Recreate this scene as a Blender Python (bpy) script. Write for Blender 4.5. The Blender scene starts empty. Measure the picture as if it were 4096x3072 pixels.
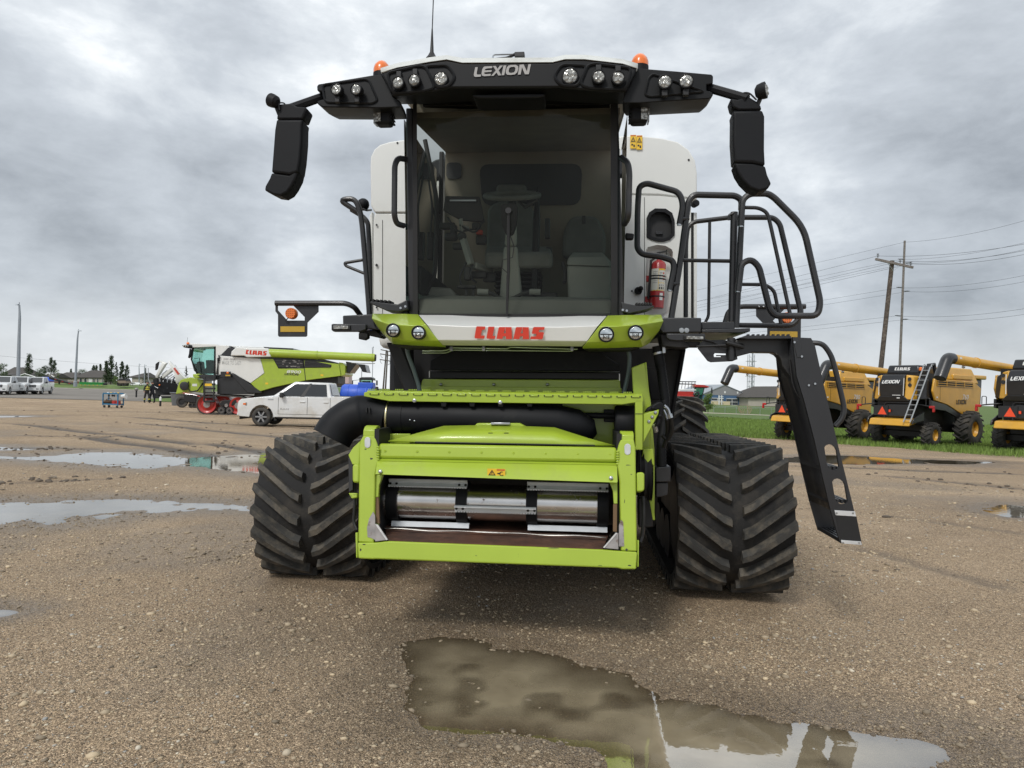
import bpy, bmesh, math, random
import numpy as np
from mathutils import Vector, Matrix, Euler

random.seed(7)
scene = bpy.context.scene
col = scene.collection
R = math.radians

# ------------------------------------------------------------------ camera
FPX, CX, CY = 2840.6, 2048.0, 1536.0            # focal length and centre in photograph pixels
CAM_H, PITCH, ROLL = 1.55, R(0.58), R(1.5)
_fw = Vector((0, math.cos(PITCH), math.sin(PITCH)))
_r0 = Vector((1, 0, 0)); _u0 = Vector((0, -math.sin(PITCH), math.cos(PITCH)))
_rt = _r0*math.cos(ROLL) + _u0*math.sin(ROLL)
_up = -_r0*math.sin(ROLL) + _u0*math.cos(ROLL)
CAM = Vector((0, 0, CAM_H))
cam = bpy.data.cameras.new('camera')
cam.sensor_width = 36; cam.lens = 36*FPX/4096; cam.clip_end = 3000; cam.clip_start = .05
camo = bpy.data.objects.new('camera', cam); col.objects.link(camo)
camo.matrix_world = Matrix(((_rt.x, _up.x, -_fw.x, 0), (_rt.y, _up.y, -_fw.y, 0), (_rt.z, _up.z, -_fw.z, CAM_H), (0, 0, 0, 1)))
scene.camera = camo

# ------------------------------------------------------------------ sky, sun, exposure
SUN_EL, SUN_AZ = R(46), R(-152)                 # the veiled sun stands high, behind the viewer's left shoulder
world = bpy.data.worlds.new('World'); scene.world = world; world.use_nodes = True
def build_sky():
    nt = world.node_tree; N = nt.nodes; L = nt.links
    N.clear()
    out = N.new('ShaderNodeOutputWorld'); bg = N.new('ShaderNodeBackground'); L.new(bg.outputs[0], out.inputs[0])
    tc = N.new('ShaderNodeTexCoord')
    sky = N.new('ShaderNodeTexSky'); sky.sky_type = 'NISHITA'; sky.sun_disc = False
    sky.sun_elevation = SUN_EL; sky.sun_rotation = SUN_AZ
    def math_(op, a, b=None, c=None, clamp=False):
        n = N.new('ShaderNodeMath'); n.operation = op; n.use_clamp = clamp
        for i, v in enumerate((a, b, c)):
            if v is None: continue
            if hasattr(v, 'is_output'): L.new(v, n.inputs[i])
            else: n.inputs[i].default_value = v
        return n.outputs[0]
    sep = N.new('ShaderNodeSeparateXYZ'); L.new(tc.outputs['Generated'], sep.inputs[0])
    z = math_('MAXIMUM', sep.outputs[2], 0.0)
    zz = math_('ADD', z, SKY['flat'])           # flattened cloud deck seen from below
    u = math_('DIVIDE', sep.outputs[0], zz); v = math_('DIVIDE', sep.outputs[1], zz)
    cmb = N.new('ShaderNodeCombineXYZ'); L.new(u, cmb.inputs[0]); L.new(v, cmb.inputs[1])
    def noise(scale, detail, rough, off, dist=0.0, deck=True):
        m = N.new('ShaderNodeMapping'); m.inputs['Location'].default_value = off
        if not deck: m.inputs['Scale'].default_value = (1, 1, 2.1)
        L.new(cmb.outputs[0] if deck else tc.outputs['Generated'], m.inputs[0])
        n = N.new('ShaderNodeTexNoise'); n.inputs['Scale'].default_value = scale; n.inputs['Detail'].default_value = detail
        n.inputs['Roughness'].default_value = rough; n.inputs['Distortion'].default_value = dist
        L.new(m.outputs[0], n.inputs['Vector']); return n.outputs[0]
    n0 = noise(SKY['s0'], 2, .45, SKY['o0'], .3)
    n1 = noise(SKY['s1'], 7, .55, SKY['o1'], .25, False)
    n2 = noise(SKY['s2'], 7, .62, SKY['o2'], .2, False)
    mix = math_('ADD', math_('MULTIPLY', n0, .44), math_('ADD', math_('MULTIPLY', n1, .38), math_('MULTIPLY', n2, .18)))
    # brightness of the deck: thick (dark) to thin (bright)
    cr = N.new('ShaderNodeValToRGB'); L.new(mix, cr.inputs[0])
    e = cr.color_ramp.elements
    e[0].position = .37; e[0].color = (.295, .322, .355, 1)
    e[1].position = .615; e[1].color = (1.0, 1.02, 1.03, 1)
    for p, c in ((.44, (.43, .465, .505, 1)), (.50, (.54, .58, .625, 1)), (.56, (.72, .76, .795, 1))):
        x = e.new(p); x.color = c
    # overcast luminance law: the deck overhead is about three times as bright as at the skyline
    lum = math_('ADD', math_('MULTIPLY', z, SKY['zen']), SKY['hor'])
    hz = N.new('ShaderNodeMapRange'); L.new(z, hz.inputs[0]); hz.inputs[1].default_value = 0; hz.inputs[2].default_value = .12
    hz.inputs[3].default_value = .45; hz.inputs[4].default_value = 0
    m1 = N.new('ShaderNodeMixRGB'); m1.inputs[2].default_value = (1.0, 1.02, 1.03, 1); L.new(hz.outputs[0], m1.inputs[0]); L.new(cr.outputs[0], m1.inputs[1])
    m2 = N.new('ShaderNodeMixRGB'); m2.blend_type = 'MULTIPLY'; m2.inputs[0].default_value = 1
    L.new(m1.outputs[0], m2.inputs[1]); L.new(lum, m2.inputs[2])
    m3 = N.new('ShaderNodeMixRGB'); m3.blend_type = 'ADD'; m3.inputs[0].default_value = .006   # a trace of the clear sky above the deck
    L.new(m2.outputs[0], m3.inputs[1]); L.new(sky.outputs[0], m3.inputs[2])
    L.new(m3.outputs[0], bg.inputs[0]); bg.inputs[1].default_value = 1.0
SKY = dict(flat=.38, s0=.66, o0=(2.212, 4.352, 0), s1=3.2, o1=(5.313, 7.964, 0), s2=9.0, o2=(7.3, 2.2, 0), zen=.16, hor=.82)
build_sky()
sun = bpy.data.lights.new('sun', 'SUN'); sun.energy = 1.5; sun.angle = R(14); sun.color = (1, .97, .92)
suno = bpy.data.objects.new('sun', sun); col.objects.link(suno)
sd = Vector((math.sin(SUN_AZ)*math.cos(SUN_EL), math.cos(SUN_AZ)*math.cos(SUN_EL), math.sin(SUN_EL)))
suno.rotation_euler = sd.to_track_quat('Z', 'Y').to_euler(); suno.location = (0, 0, 30)
vs = scene.view_settings; vs.view_transform = 'Standard'; vs.look = 'None'; vs.gamma = 1; vs.exposure = 0.35; vs.use_curve_mapping = False
scene.render.engine = 'CYCLES'
scene.cycles.transparent_max_bounces = 16

# ------------------------------------------------------------------ pixel helpers (photograph pixel -> point at a real distance)
def ray(px, py): return _fw + _rt*((px-CX)/FPX) + _up*((CY-py)/FPX)
def at(px, py, d):
    r = ray(px, py); return CAM + r*(d/r.y)
def atz(px, py, z=0.0):
    r = ray(px, py); return CAM + r*((z-CAM_H)/r.z)

# ------------------------------------------------------------------ materials
_mc = {}
def pm(name, base, rough=.5, metal=0.0, var=.12, scale=6.0, bump=0.0, bscale=60.0, coat=0.0, dirt=None, dscale=3.0, dlo=.5, dhi=.62, spec=.5, damt=.8, ior=None):
    if name in _mc: return _mc[name]
    m = bpy.data.materials.new(name); m.use_nodes = True; _mc[name] = m
    nt = m.node_tree; N = nt.nodes; L = nt.links; b = N['Principled BSDF']
    tc = N.new('ShaderNodeTexCoord')
    n = N.new('ShaderNodeTexNoise'); n.inputs['Scale'].default_value = scale; n.inputs['Detail'].default_value = 5
    L.new(tc.outputs['Object'], n.inputs['Vector'])
    cr = N.new('ShaderNodeValToRGB'); L.new(n.outputs[0], cr.inputs[0])
    c = base
    cr.color_ramp.elements[0].position = .3; cr.color_ramp.elements[1].position = .7
    cr.color_ramp.elements[0].color = tuple(x*(1-var) for x in c) + (1,)
    cr.color_ramp.elements[1].color = tuple(min(1, x*(1+var)) for x in c) + (1,)
    o = cr.outputs[0]
    rv = N.new('ShaderNodeMapRange'); L.new(n.outputs[0], rv.inputs[0])
    rv.inputs[3].default_value = max(0, rough*(1-.18)); rv.inputs[4].default_value = min(1, rough*(1+.18))
    ro = rv.outputs[0]
    if dirt:
        n2 = N.new('ShaderNodeTexNoise'); n2.inputs['Scale'].default_value = dscale; n2.inputs['Detail'].default_value = 9; n2.inputs['Roughness'].default_value = .68
        L.new(tc.outputs['Object'], n2.inputs['Vector'])
        mr = N.new('ShaderNodeMapRange'); L.new(n2.outputs[0], mr.inputs[0]); mr.inputs[1].default_value = dlo; mr.inputs[2].default_value = dhi; mr.inputs[4].default_value = damt
        mx = N.new('ShaderNodeMixRGB'); L.new(mr.outputs[0], mx.inputs[0]); L.new(o, mx.inputs[1]); mx.inputs[2].default_value = tuple(dirt)+(1,)
        o = mx.outputs[0]
        r2 = N.new('ShaderNodeMix'); r2.data_type = 'FLOAT'; L.new(mr.outputs[0], r2.inputs[0]); L.new(ro, r2.inputs[2]); r2.inputs[3].default_value = .85
        ro = r2.outputs[0]
    L.new(o, b.inputs['Base Color']); L.new(ro, b.inputs['Roughness'])
    b.inputs['Metallic'].default_value = metal; b.inputs['Coat Weight'].default_value = coat; b.inputs['Coat Roughness'].default_value = .08
    b.inputs['Specular IOR Level'].default_value = spec
    if ior: b.inputs['IOR'].default_value = ior
    if bump:
        nb = N.new('ShaderNodeTexNoise'); nb.inputs['Scale'].default_value = bscale; nb.inputs['Detail'].default_value = 4
        L.new(tc.outputs['Object'], nb.inputs['Vector'])
        bp = N.new('ShaderNodeBump'); bp.inputs['Strength'].default_value = bump; bp.inputs['Distance'].default_value = .01
        L.new(nb.outputs[0], bp.inputs['Height']); L.new(bp.outputs[0], b.inputs['Normal'])
    return m
def glass(name, tint, refl_ior=1.5, rough=.0):
    if name in _mc: return _mc[name]
    m = bpy.data.materials.new(name); m.use_nodes = True; _mc[name] = m
    nt = m.node_tree; N = nt.nodes; L = nt.links; N.clear()
    out = N.new('ShaderNodeOutputMaterial'); mx = N.new('ShaderNodeMixShader'); tr = N.new('ShaderNodeBsdfTransparent'); gl = N.new('ShaderNodeBsdfGlossy')
    fr = N.new('ShaderNodeFresnel'); fr.inputs[0].default_value = refl_ior
    tc = N.new('ShaderNodeTexCoord'); ns = N.new('ShaderNodeTexNoise'); ns.inputs['Scale'].default_value = 3; L.new(tc.outputs['Object'], ns.inputs['Vector'])
    cr = N.new('ShaderNodeValToRGB'); L.new(ns.outputs[0], cr.inputs[0])
    cr.color_ramp.elements[0].color = tuple(x*.93 for x in tint)+(1,); cr.color_ramp.elements[1].color = tuple(min(1, x*1.05) for x in tint)+(1,)
    L.new(cr.outputs[0], tr.inputs[0]); gl.inputs[1].default_value = rough
    L.new(fr.outputs[0], mx.inputs[0]); L.new(tr.outputs[0], mx.inputs[1]); L.new(gl.outputs[0], mx.inputs[2]); L.new(mx.outputs[0], out.inputs[0])
    return m

# ------------------------------------------------------------------ mesh building
def V(*a): return Vector(a)
class MB:
    def __init__(s): s.v = []; s.f = []
    def add(s, vs, fs):
        o = len(s.v); s.v += [tuple(p) for p in vs]; s.f += [tuple(i+o for i in f) for f in fs]; return s
    def hull(s, lo, hi):
        n = len(lo)
        return s.add(list(lo)+list(hi), [tuple(range(n-1, -1, -1)), tuple(range(n, 2*n))] + [(i, (i+1) % n, n+(i+1) % n, n+i) for i in range(n)])
    def prism(s, poly, off):
        off = Vector(off); return s.hull([Vector(p) for p in poly], [Vector(p)+off for p in poly])
    def box(s, a, b):
        x0, y0, z0 = a; x1, y1, z1 = b
        return s.hull([(x0, y0, z0), (x1, y0, z0), (x1, y1, z0), (x0, y1, z0)], [(x0, y0, z1), (x1, y0, z1), (x1, y1, z1), (x0, y1, z1)])
    def cbox(s, c, sz): return s.box([c[i]-sz[i]/2 for i in range(3)], [c[i]+sz[i]/2 for i in range(3)])
    def bar(s, a, b, w, h, up=(0, 0, 1)):
        a = Vector(a); b = Vector(b); d = (b-a).normalized(); u = Vector(up); r = d.cross(u)
        if r.length < 1e-4: r = d.cross(Vector((1, 0, 0)))
        r.normalize(); u = r.cross(d); r *= w/2; u *= h/2
        return s.hull([a-r-u, a+r-u, a+r+u, a-r+u], [b-r-u, b+r-u, b+r+u, b-r+u])
    def tube(s, pts, r, n=8, closed=False):
        pts = [Vector(p) for p in pts]; m = len(pts)
        rr = r if isinstance(r, (list, tuple)) else [r]*m
        rings = []; pu = None
        for i, p in enumerate(pts):
            a = pts[(i-1) % m] if (i > 0 or closed) else p; b = pts[(i+1) % m] if (i < m-1 or closed) else p
            d = (b-a)
            if d.length < 1e-9: d = Vector((0, 0, 1))
            d.normalize()
            if pu is None:
                pu = Vector((0, 0, 1)) if abs(d.z) < .9 else Vector((1, 0, 0))
            x = d.cross(pu)
            if x.length < 1e-6: x = d.cross(Vector((.3, 1, .2)))
            x.normalize(); pu = x.cross(d)
            rings.append([p + (x*math.cos(2*math.pi*k/n) + pu*math.sin(2*math.pi*k/n))*rr[i] for k in range(n)])
        return s.loft(rings, closed_path=closed)
    def loft(s, rings, closed_path=False, caps=True):
        n = len(rings[0]); m = len(rings); vs = [p for r in rings for p in r]; fs = []
        for i in range(m if closed_path else m-1):
            j = (i+1) % m
            for k in range(n):
                l = (k+1) % n; fs.append((i*n+k, i*n+l, j*n+l, j*n+k))
        if caps and not closed_path: fs += [tuple(range(n-1, -1, -1)), tuple((m-1)*n+k for k in range(n))]
        return s.add(vs, fs)
    def lathe(s, c, axis, prof, n=24, caps=True):
        c = Vector(c); a = Vector(axis).normalized(); u = a.cross(Vector((0, 0, 1)))
        if u.length < 1e-4: u = a.cross(Vector((1, 0, 0)))
        u.normalize(); w = a.cross(u)
        return s.loft([[c + a*t + (u*math.cos(2*math.pi*k/n) + w*math.sin(2*math.pi*k/n))*r for k in range(n)] for t, r in prof], caps=caps)
    def cyl(s, a, b, r, n=12): return s.tube([a, b], r, n)
    def grid(s, P):
        m = len(P); n = len(P[0])
        return s.add([p for r in P for p in r], [(i*n+k, i*n+k+1, (i+1)*n+k+1, (i+1)*n+k) for i in range(m-1) for k in range(n-1)])
    def ball(s, c, r, n=12, m=8, sz=(1, 1, 1)):
        c = Vector(c); rings = []
        for i in range(1, m):
            t = math.pi*i/m
            rings.append([c + Vector((math.sin(t)*math.cos(2*math.pi*k/n)*r*sz[0], math.sin(t)*math.sin(2*math.pi*k/n)*r*sz[1], -math.cos(t)*r*sz[2])) for k in range(n)])
        return s.loft(rings)
    def build(s, name, m, parent=None, smooth=35, bevel=0, bseg=2, solid=0, xf=None, recalc=True):
        me = bpy.data.meshes.new(name)
        vs = s.v if xf is None else [tuple(xf @ Vector(p)) for p in s.v]
        me.from_pydata(vs, [], s.f)
        if recalc:
            bm = bmesh.new(); bm.from_mesh(me); bmesh.ops.recalc_face_normals(bm, faces=bm.faces); bm.to_mesh(me); bm.free()
        if m: me.materials.append(m)
        if smooth:
            me.shade_smooth(); me.set_sharp_from_angle(angle=R(smooth))
        o = bpy.data.objects.new(name, me); col.objects.link(o)
        if parent is not None: o.parent = parent
        if solid:
            md = o.modifiers.new('solid', 'SOLIDIFY'); md.thickness = solid; md.offset = 0
        if bevel:
            md = o.modifiers.new('bevel', 'BEVEL'); md.width = bevel; md.segments = bseg; md.limit_method = 'ANGLE'; md.angle_limit = R(40)
        return o
def tag(o, label=None, cat=None, group=None, kind=None):
    if label: o['label'] = label
    if cat: o['category'] = cat
    if group: o['group'] = group
    if kind: o['kind'] = kind
    return o
def empty(name, loc=(0, 0, 0), rz=0.0, rot=None, label=None, cat=None, group=None):
    o = bpy.data.objects.new(name, None); col.objects.link(o); o.location = loc
    o.rotation_euler = rot if rot else (0, 0, rz); o.empty_display_size = .2
    return tag(o, label, cat, group)
def mesh_copy(o, parent, loc=None, rot=None, name=None):
    c = o.copy(); col.objects.link(c); c.parent = parent
    if loc is not None: c.location = loc
    if rot is not None: c.rotation_euler = rot
    return c
def copy_tree(o, parent=None):
    c = o.copy(); col.objects.link(c); c.parent = parent
    for ch in o.children: copy_tree(ch, c)
    return c
def fillet(pts, r, n=5, closed=False):
    pts = [Vector(p) for p in pts]; out = []; m = len(pts)
    for i, p in enumerate(pts):
        if not closed and i in (0, m-1): out.append(p); continue
        a = pts[(i-1) % m]; b = pts[(i+1) % m]
        da = a-p; db = b-p
        t = min(r, da.length*.48, db.length*.48)
        p0 = p + da.normalized()*t; p1 = p + db.normalized()*t
        for k in range(n+1):
            s_ = k/n; out.append(p0*(1-s_)**2 + p*2*s_*(1-s_) + p1*s_*s_)
    return out
def text_mesh(body, size, extrude=.002, shear=0.0, offset=0.0, sx=1.0, space=1.0):
    c = bpy.data.curves.new('text', 'FONT'); c.body = body; c.size = size; c.shear = shear; c.extrude = extrude; c.offset = offset
    c.align_x = 'CENTER'; c.align_y = 'CENTER'; c.resolution_u = 3; c.space_character = space
    o = bpy.data.objects.new('text', c); col.objects.link(o)
    bpy.context.view_layer.update()
    me = bpy.data.meshes.new_from_object(o.evaluated_get(bpy.context.evaluated_depsgraph_get()))
    bpy.data.objects.remove(o); bpy.data.curves.remove(c)
    vs = np.array([v.co[:] for v in me.vertices]) if len(me.vertices) else np.zeros((0, 3)); fs = [tuple(p.vertices) for p in me.polygons]
    bpy.data.meshes.remove(me)
    if len(vs): vs[:, 0] *= sx
    return vs, fs
def text_on(name, body, w, h, c, xdir, up, m, parent, extrude=.002, shear=.0, bold=.0, space=1.0):
    """lettering that fills w x h, centred at c, reading along xdir"""
    vs, fs = text_mesh(body, 1.0, .0, shear, bold, space=space)
    mn = vs.min(0); mx = vs.max(0)
    X = Vector(xdir).normalized(); U = Vector(up).normalized(); Nn = X.cross(U)
    P = []
    for p in vs:
        a = ((p[0]-mn[0])/(mx[0]-mn[0])-.5)*w; b = ((p[1]-mn[1])/(mx[1]-mn[1])-.5)*h
        P.append(Vector(c)+X*a+U*b+Nn*extrude)
    b = MB(); b.add(P, fs); return b.build(name, m, parent, smooth=0)
# ================================================================== ground
def sm(a, b, x):
    t = np.clip((np.asarray(x, float)-a)/(b-a), 0, 1); return t*t*(3-2*t)
def _hash(ix, iy, s):
    h = (ix*374761393 + iy*668265263 + s*144665) & 0x7fffffff
    h = ((h ^ (h >> 13))*1274126177) & 0x7fffffff
    return ((h ^ (h >> 16)) & 0xffff)/65535.0
def vnoise(x, y, s=0):
    x = np.asarray(x, float); y = np.asarray(y, float)
    ix = np.floor(x).astype(np.int64); iy = np.floor(y).astype(np.int64); fx = x-ix; fy = y-iy
    fx = fx*fx*(3-2*fx); fy = fy*fy*(3-2*fy)
    return (_hash(ix, iy, s)*(1-fx)+_hash(ix+1, iy, s)*fx)*(1-fy) + (_hash(ix, iy+1, s)*(1-fx)+_hash(ix+1, iy+1, s)*fx)*fy
def fbm(x, y, s=0, o=4):
    r = 0; a = .5
    for k in range(o): r = r + a*vnoise(x*2**k, y*2**k, s+k*17); a *= .5
    return r/(1-.5**o)
def base_z(x, y):
    x = np.asarray(x, float); y = np.asarray(y, float)
    zr = -np.interp(y, [0, 9, 22, 37, 45, 80, 150, 350, 900], [0, 0, .40, .80, 1.0, 1.5, 2.1, 2.6, 3])
    zl = -np.interp(y, [0, 16, 32, 50, 85, 135, 300, 900], [0, 0, .27, .28, .2, .15, .3, .3])
    w = sm(-.05, .38, x/np.maximum(y, 2.))
    return zl*(1-w)+zr*w
def ground_hit(px, py):
    r = ray(px, py); t = (0-CAM_H)/r.z if r.z < 0 else 500
    for _ in range(30):
        p = CAM+r*t; z = float(base_z(p.x, p.y)); t = t*.5 + .5*((z-CAM_H)/r.z)
    return CAM+r*t
def at_ground(px, d):
    """ground point under image column px at distance d"""
    py = CY
    for _ in range(4):
        p = at(px, py, d); z = float(base_z(p.x, d)); py = py + (p.z-z)/d*FPX
    p = at(px, py, d); return Vector((p.x, p.y, float(base_z(p.x, d))))
zq = lambda ox, oy, s, L_: [(ox+a/s, oy+b/s) for a, b in L_]
PUD = [
 dict(p=[(1608,2553),(1771,2532),(1893,2539),(2015,2580),(2212,2614),(2314,2661),(2517,2688),(2585,2729),(2721,2776),(2800,2800),(2976,2826),(3175,2867),(3269,2879),(3386,2908),(3532,2943),(3737,2955),(3925,2993),(3796,3032),(3532,3085),(3300,3180),(2420,3180),(2440,3050),(2420,3010),(2380,2965),(2180,2955),(2050,2935),(1860,2922),(1717,2898),(1636,2824),(1629,2742),(1615,2634)], k=.35, nz=.012),
 dict(p=zq(0, 1500, 1.8436, [(-400,940),(0,935),(160,930),(430,930),(520,912),(1140,912),(1400,935),(1850,955),(1860,1000),(1500,985),(1150,1015),(900,1020),(740,1072),(600,1030),(520,1040),(470,1095),(290,1108),(200,1060),(0,1100),(-400,1130)]), k=.5, nz=.014),
 dict(p=zq(0, 1500, 1.8436, [(-300,592),(0,588),(180,598),(400,585),(600,565),(960,565),(1250,590),(1420,607),(1700,590),(1960,575),(2060,570),(2040,722),(1860,722),(1500,672),(1300,660),(1100,690),(850,672),(500,640),(200,622),(0,612),(-300,612)]), k=.7, nz=.016),
 dict(p=zq(0, 1500, 1.8436, [(-300,520),(0,523),(90,535),(270,540),(220,550),(0,552),(-300,556)]), k=.6, nz=.012),
 dict(p=zq(0, 1500, 1.8436, [(-300,298),(0,299),(180,300),(260,303),(170,306),(0,310),(-300,312)]), k=.9, nz=.012),
 dict(p=[(3130,1830),(3300,1824),(3480,1830),(3640,1838),(3900,1846),(4010,1850),(3880,1854),(3600,1850),(3480,1852),(3300,1848),(3160,1842)], k=.7, nz=.012),
 dict(p=[(3930,2030),(4020,2020),(4180,2025),(4180,2065),(4030,2058),(3960,2045)], k=.4, nz=.012),
 dict(p=[(-150,2425),(30,2432),(80,2440),(60,2450),(0,2455),(-150,2460)], k=.2, nz=.012),
 dict(p=[(1950,1640),(1960,1641),(1955,1642)], k=.1, nz=.0),
]
PUD = PUD[:-1]
for q in PUD:
    W = [ground_hit(px, py) for px, py in q['p']]
    q['w'] = np.array([(p.x, p.y) for p in W]); q['z'] = float(np.mean([p.z for p in W]))
def sdist(X, Y, poly):
    n = len(poly); d = np.full(X.shape, 1e9); ins = np.zeros(X.shape, bool)
    for i in range(n):
        a = poly[i]; b = poly[(i+1) % n]; e = b-a
        wx = X-a[0]; wy = Y-a[1]; t = np.clip((wx*e[0]+wy*e[1])/max(1e-12, e@e), 0, 1)
        d = np.minimum(d, np.hypot(wx-e[0]*t, wy-e[1]*t))
        c = ((a[1] > Y) != (b[1] > Y)) & (X < e[0]*(Y-a[1])/(e[1] if abs(e[1]) > 1e-12 else 1e-12)+a[0])
        ins ^= c
    return np.where(ins, d, -d)
def rut(X, Y, ax, ay, bx, by, w, depth):
    """wheel rut between two points, wandering a little"""
    e = np.array([bx-ax, by-ay]); L_ = np.hypot(*e); e = e/L_
    u = (X-ax)*e[0]+(Y-ay)*e[1]; v = -(X-ax)*e[1]+(Y-ay)*e[0]
    v = v+(fbm(u*.25, u*0+ax, 5, 2)-.5)*w*3
    m = np.exp(-(v/w)**2)*sm(0, L_*.15, u)*sm(0, L_*.15, L_-u)
    rim = np.exp(-((np.abs(v)-w*1.6)/(w*.6))**2)*sm(0, L_*.15, u)*sm(0, L_*.15, L_-u)
    lug = .6+.4*np.sin(u*2*math.pi/.32)*np.exp(-(v/w)**2)
    return -m*depth*lug + rim*depth*.5, m
RUTS = []
for (a, b_, w_, dp) in (((0, 1690), (900, 1790), .30, .06), ((300, 1740), (1100, 1860), .30, .06), ((600, 1640), (1500, 1690), .34, .07), ((500, 1690), (1250, 1760), .30, .06), ((0, 1745), (500, 1750), .28, .05), ((-100, 1640), (700, 1650), .3, .05), ((450, 1665), (1400, 1725), .32, .06), ((850, 1770), (1250, 1850), .28, .06), ((0, 1790), (420, 1800), .2, .04), ((0, 1930), (500, 1910), .16, .02),
                        ((3330, 2170), (4150, 2380), .16, .022), ((3500, 2060), (4150, 2150), .16, .02), ((2780, 1850), (4200, 1900), .35, .06), ((3480, 1900), (4150, 1960), .3, .04),
                        ((1500, 2480), (1250, 2330), .12, .012), ((1560, 2540), (1420, 2330), .12, .012)):
    A = ground_hit(*a); B2 = ground_hit(*b_); RUTS.append((A.x, A.y, B2.x, B2.y, w_, dp))
def ground_z(X, Y, full=False):
    X = np.asarray(X, float); Y = np.asarray(Y, float)
    z = base_z(X, Y); wet = np.zeros(X.shape); mud = np.zeros(X.shape)
    near = 1-sm(25, 70, np.hypot(X, Y))
    nz = (fbm(X*.8, Y*.8, 3, 3)-.5)*.030 + (fbm(X*5, Y*5, 11, 3)-.5)*.018
    z = z + nz*near
    for r in RUTS:
        dz, m = rut(X, Y, *r); z = z+dz; mud = np.maximum(mud, m*min(1, r[5]/.055)); wet = np.maximum(wet, m*.65*min(1, r[5]/.05))
    damp = fbm(X*.45+3.3, Y*.45, 63, 4); wet = np.maximum(wet, .55*sm(.52, .70, damp)*(1-sm(20, 60, np.hypot(X, Y))))
    for q in PUD:
        mn = q['w'].min(0)-3; mx = q['w'].max(0)+3
        sel = (X > mn[0]) & (X < mx[0]) & (Y > mn[1]) & (Y < mx[1])
        if not sel.any(): continue
        xs = X[sel]; ys = Y[sel]; sd = sdist(xs, ys, q['w']); k = q['k']
        edge = (fbm(xs*2.2/k*.35, ys*2.2/k*.35, 29, 3)-.5)*k*.35
        sd = sd+edge
        fl = sm(-2.2*k, -.1*k, sd)
        zz = z[sel]*(1-fl) + (q['z']+ (fbm(xs*6, ys*6, 41, 3)-.5)*q['nz'] + nz[sel]*.25)*fl
        zz = zz - .030*sm(-.55*k, .55*k, sd) - .02*sm(0, 2*k, sd)
        # small islands of stones
        isl = fbm(xs*5.2, ys*5.2, 77, 2); zz = zz + (.015 if k < .4 else .020)*sm(.58, .80, isl)*sm(-.2*k, .3*k, sd)
        z[sel] = zz; wet[sel] = np.maximum(wet[sel], sm(-2.2*k, .1*k, sd))
    return (z, wet, mud) if full else z
for q in PUD: q['lvl'] = q['z']-.0155
def axis(lo, hi, f0, f1, step, g):
    """fine spacing between f0 and f1, growing outside"""
    a = list(np.arange(f0, f1, step)); s = step; v = f1
    while v < hi: a.append(v); s *= g; v += s
    a.append(hi); s = step; v = f0; L_ = []
    while v > lo: s *= g; v -= s; L_.append(max(v, lo))
    return np.array(L_[::-1]+a)
gx = axis(-900, 900, -3.0, 3.2, .03, 1.024); gy = axis(-12, 1500, 2.3, 4.6, .03, 1.0105)
GX, GY = np.meshgrid(gx, gy)
GZ, GWET, GMUD = ground_z(GX, GY, True)
def field_mesh(name, X, Y, Zv, m, attrs):
    ny, nx = X.shape
    co = np.stack([X.ravel(), Y.ravel(), Zv.ravel()], 1).astype(np.float32)
    i = np.arange(ny*nx).reshape(ny, nx); f = np.stack([i[:-1, :-1], i[:-1, 1:], i[1:, 1:], i[1:, :-1]], -1).reshape(-1, 4)
    me = bpy.data.meshes.new(name); me.vertices.add(len(co)); me.vertices.foreach_set('co', co.ravel())
    me.loops.add(f.size); me.loops.foreach_set('vertex_index', f.ravel().astype(np.int32))
    me.polygons.add(len(f)); me.polygons.foreach_set('loop_start', np.arange(0, f.size, 4, dtype=np.int32)); me.polygons.foreach_set('loop_total', np.full(len(f), 4, np.int32))
    me.update()
    for k, v in attrs.items():
        at_ = me.attributes.new(k, 'FLOAT', 'POINT'); at_.data.foreach_set('value', v.ravel().astype(np.float32))
    me.shade_smooth(); me.materials.append(m)
    o = bpy.data.objects.new(name, me); col.objects.link(o); return o
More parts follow.
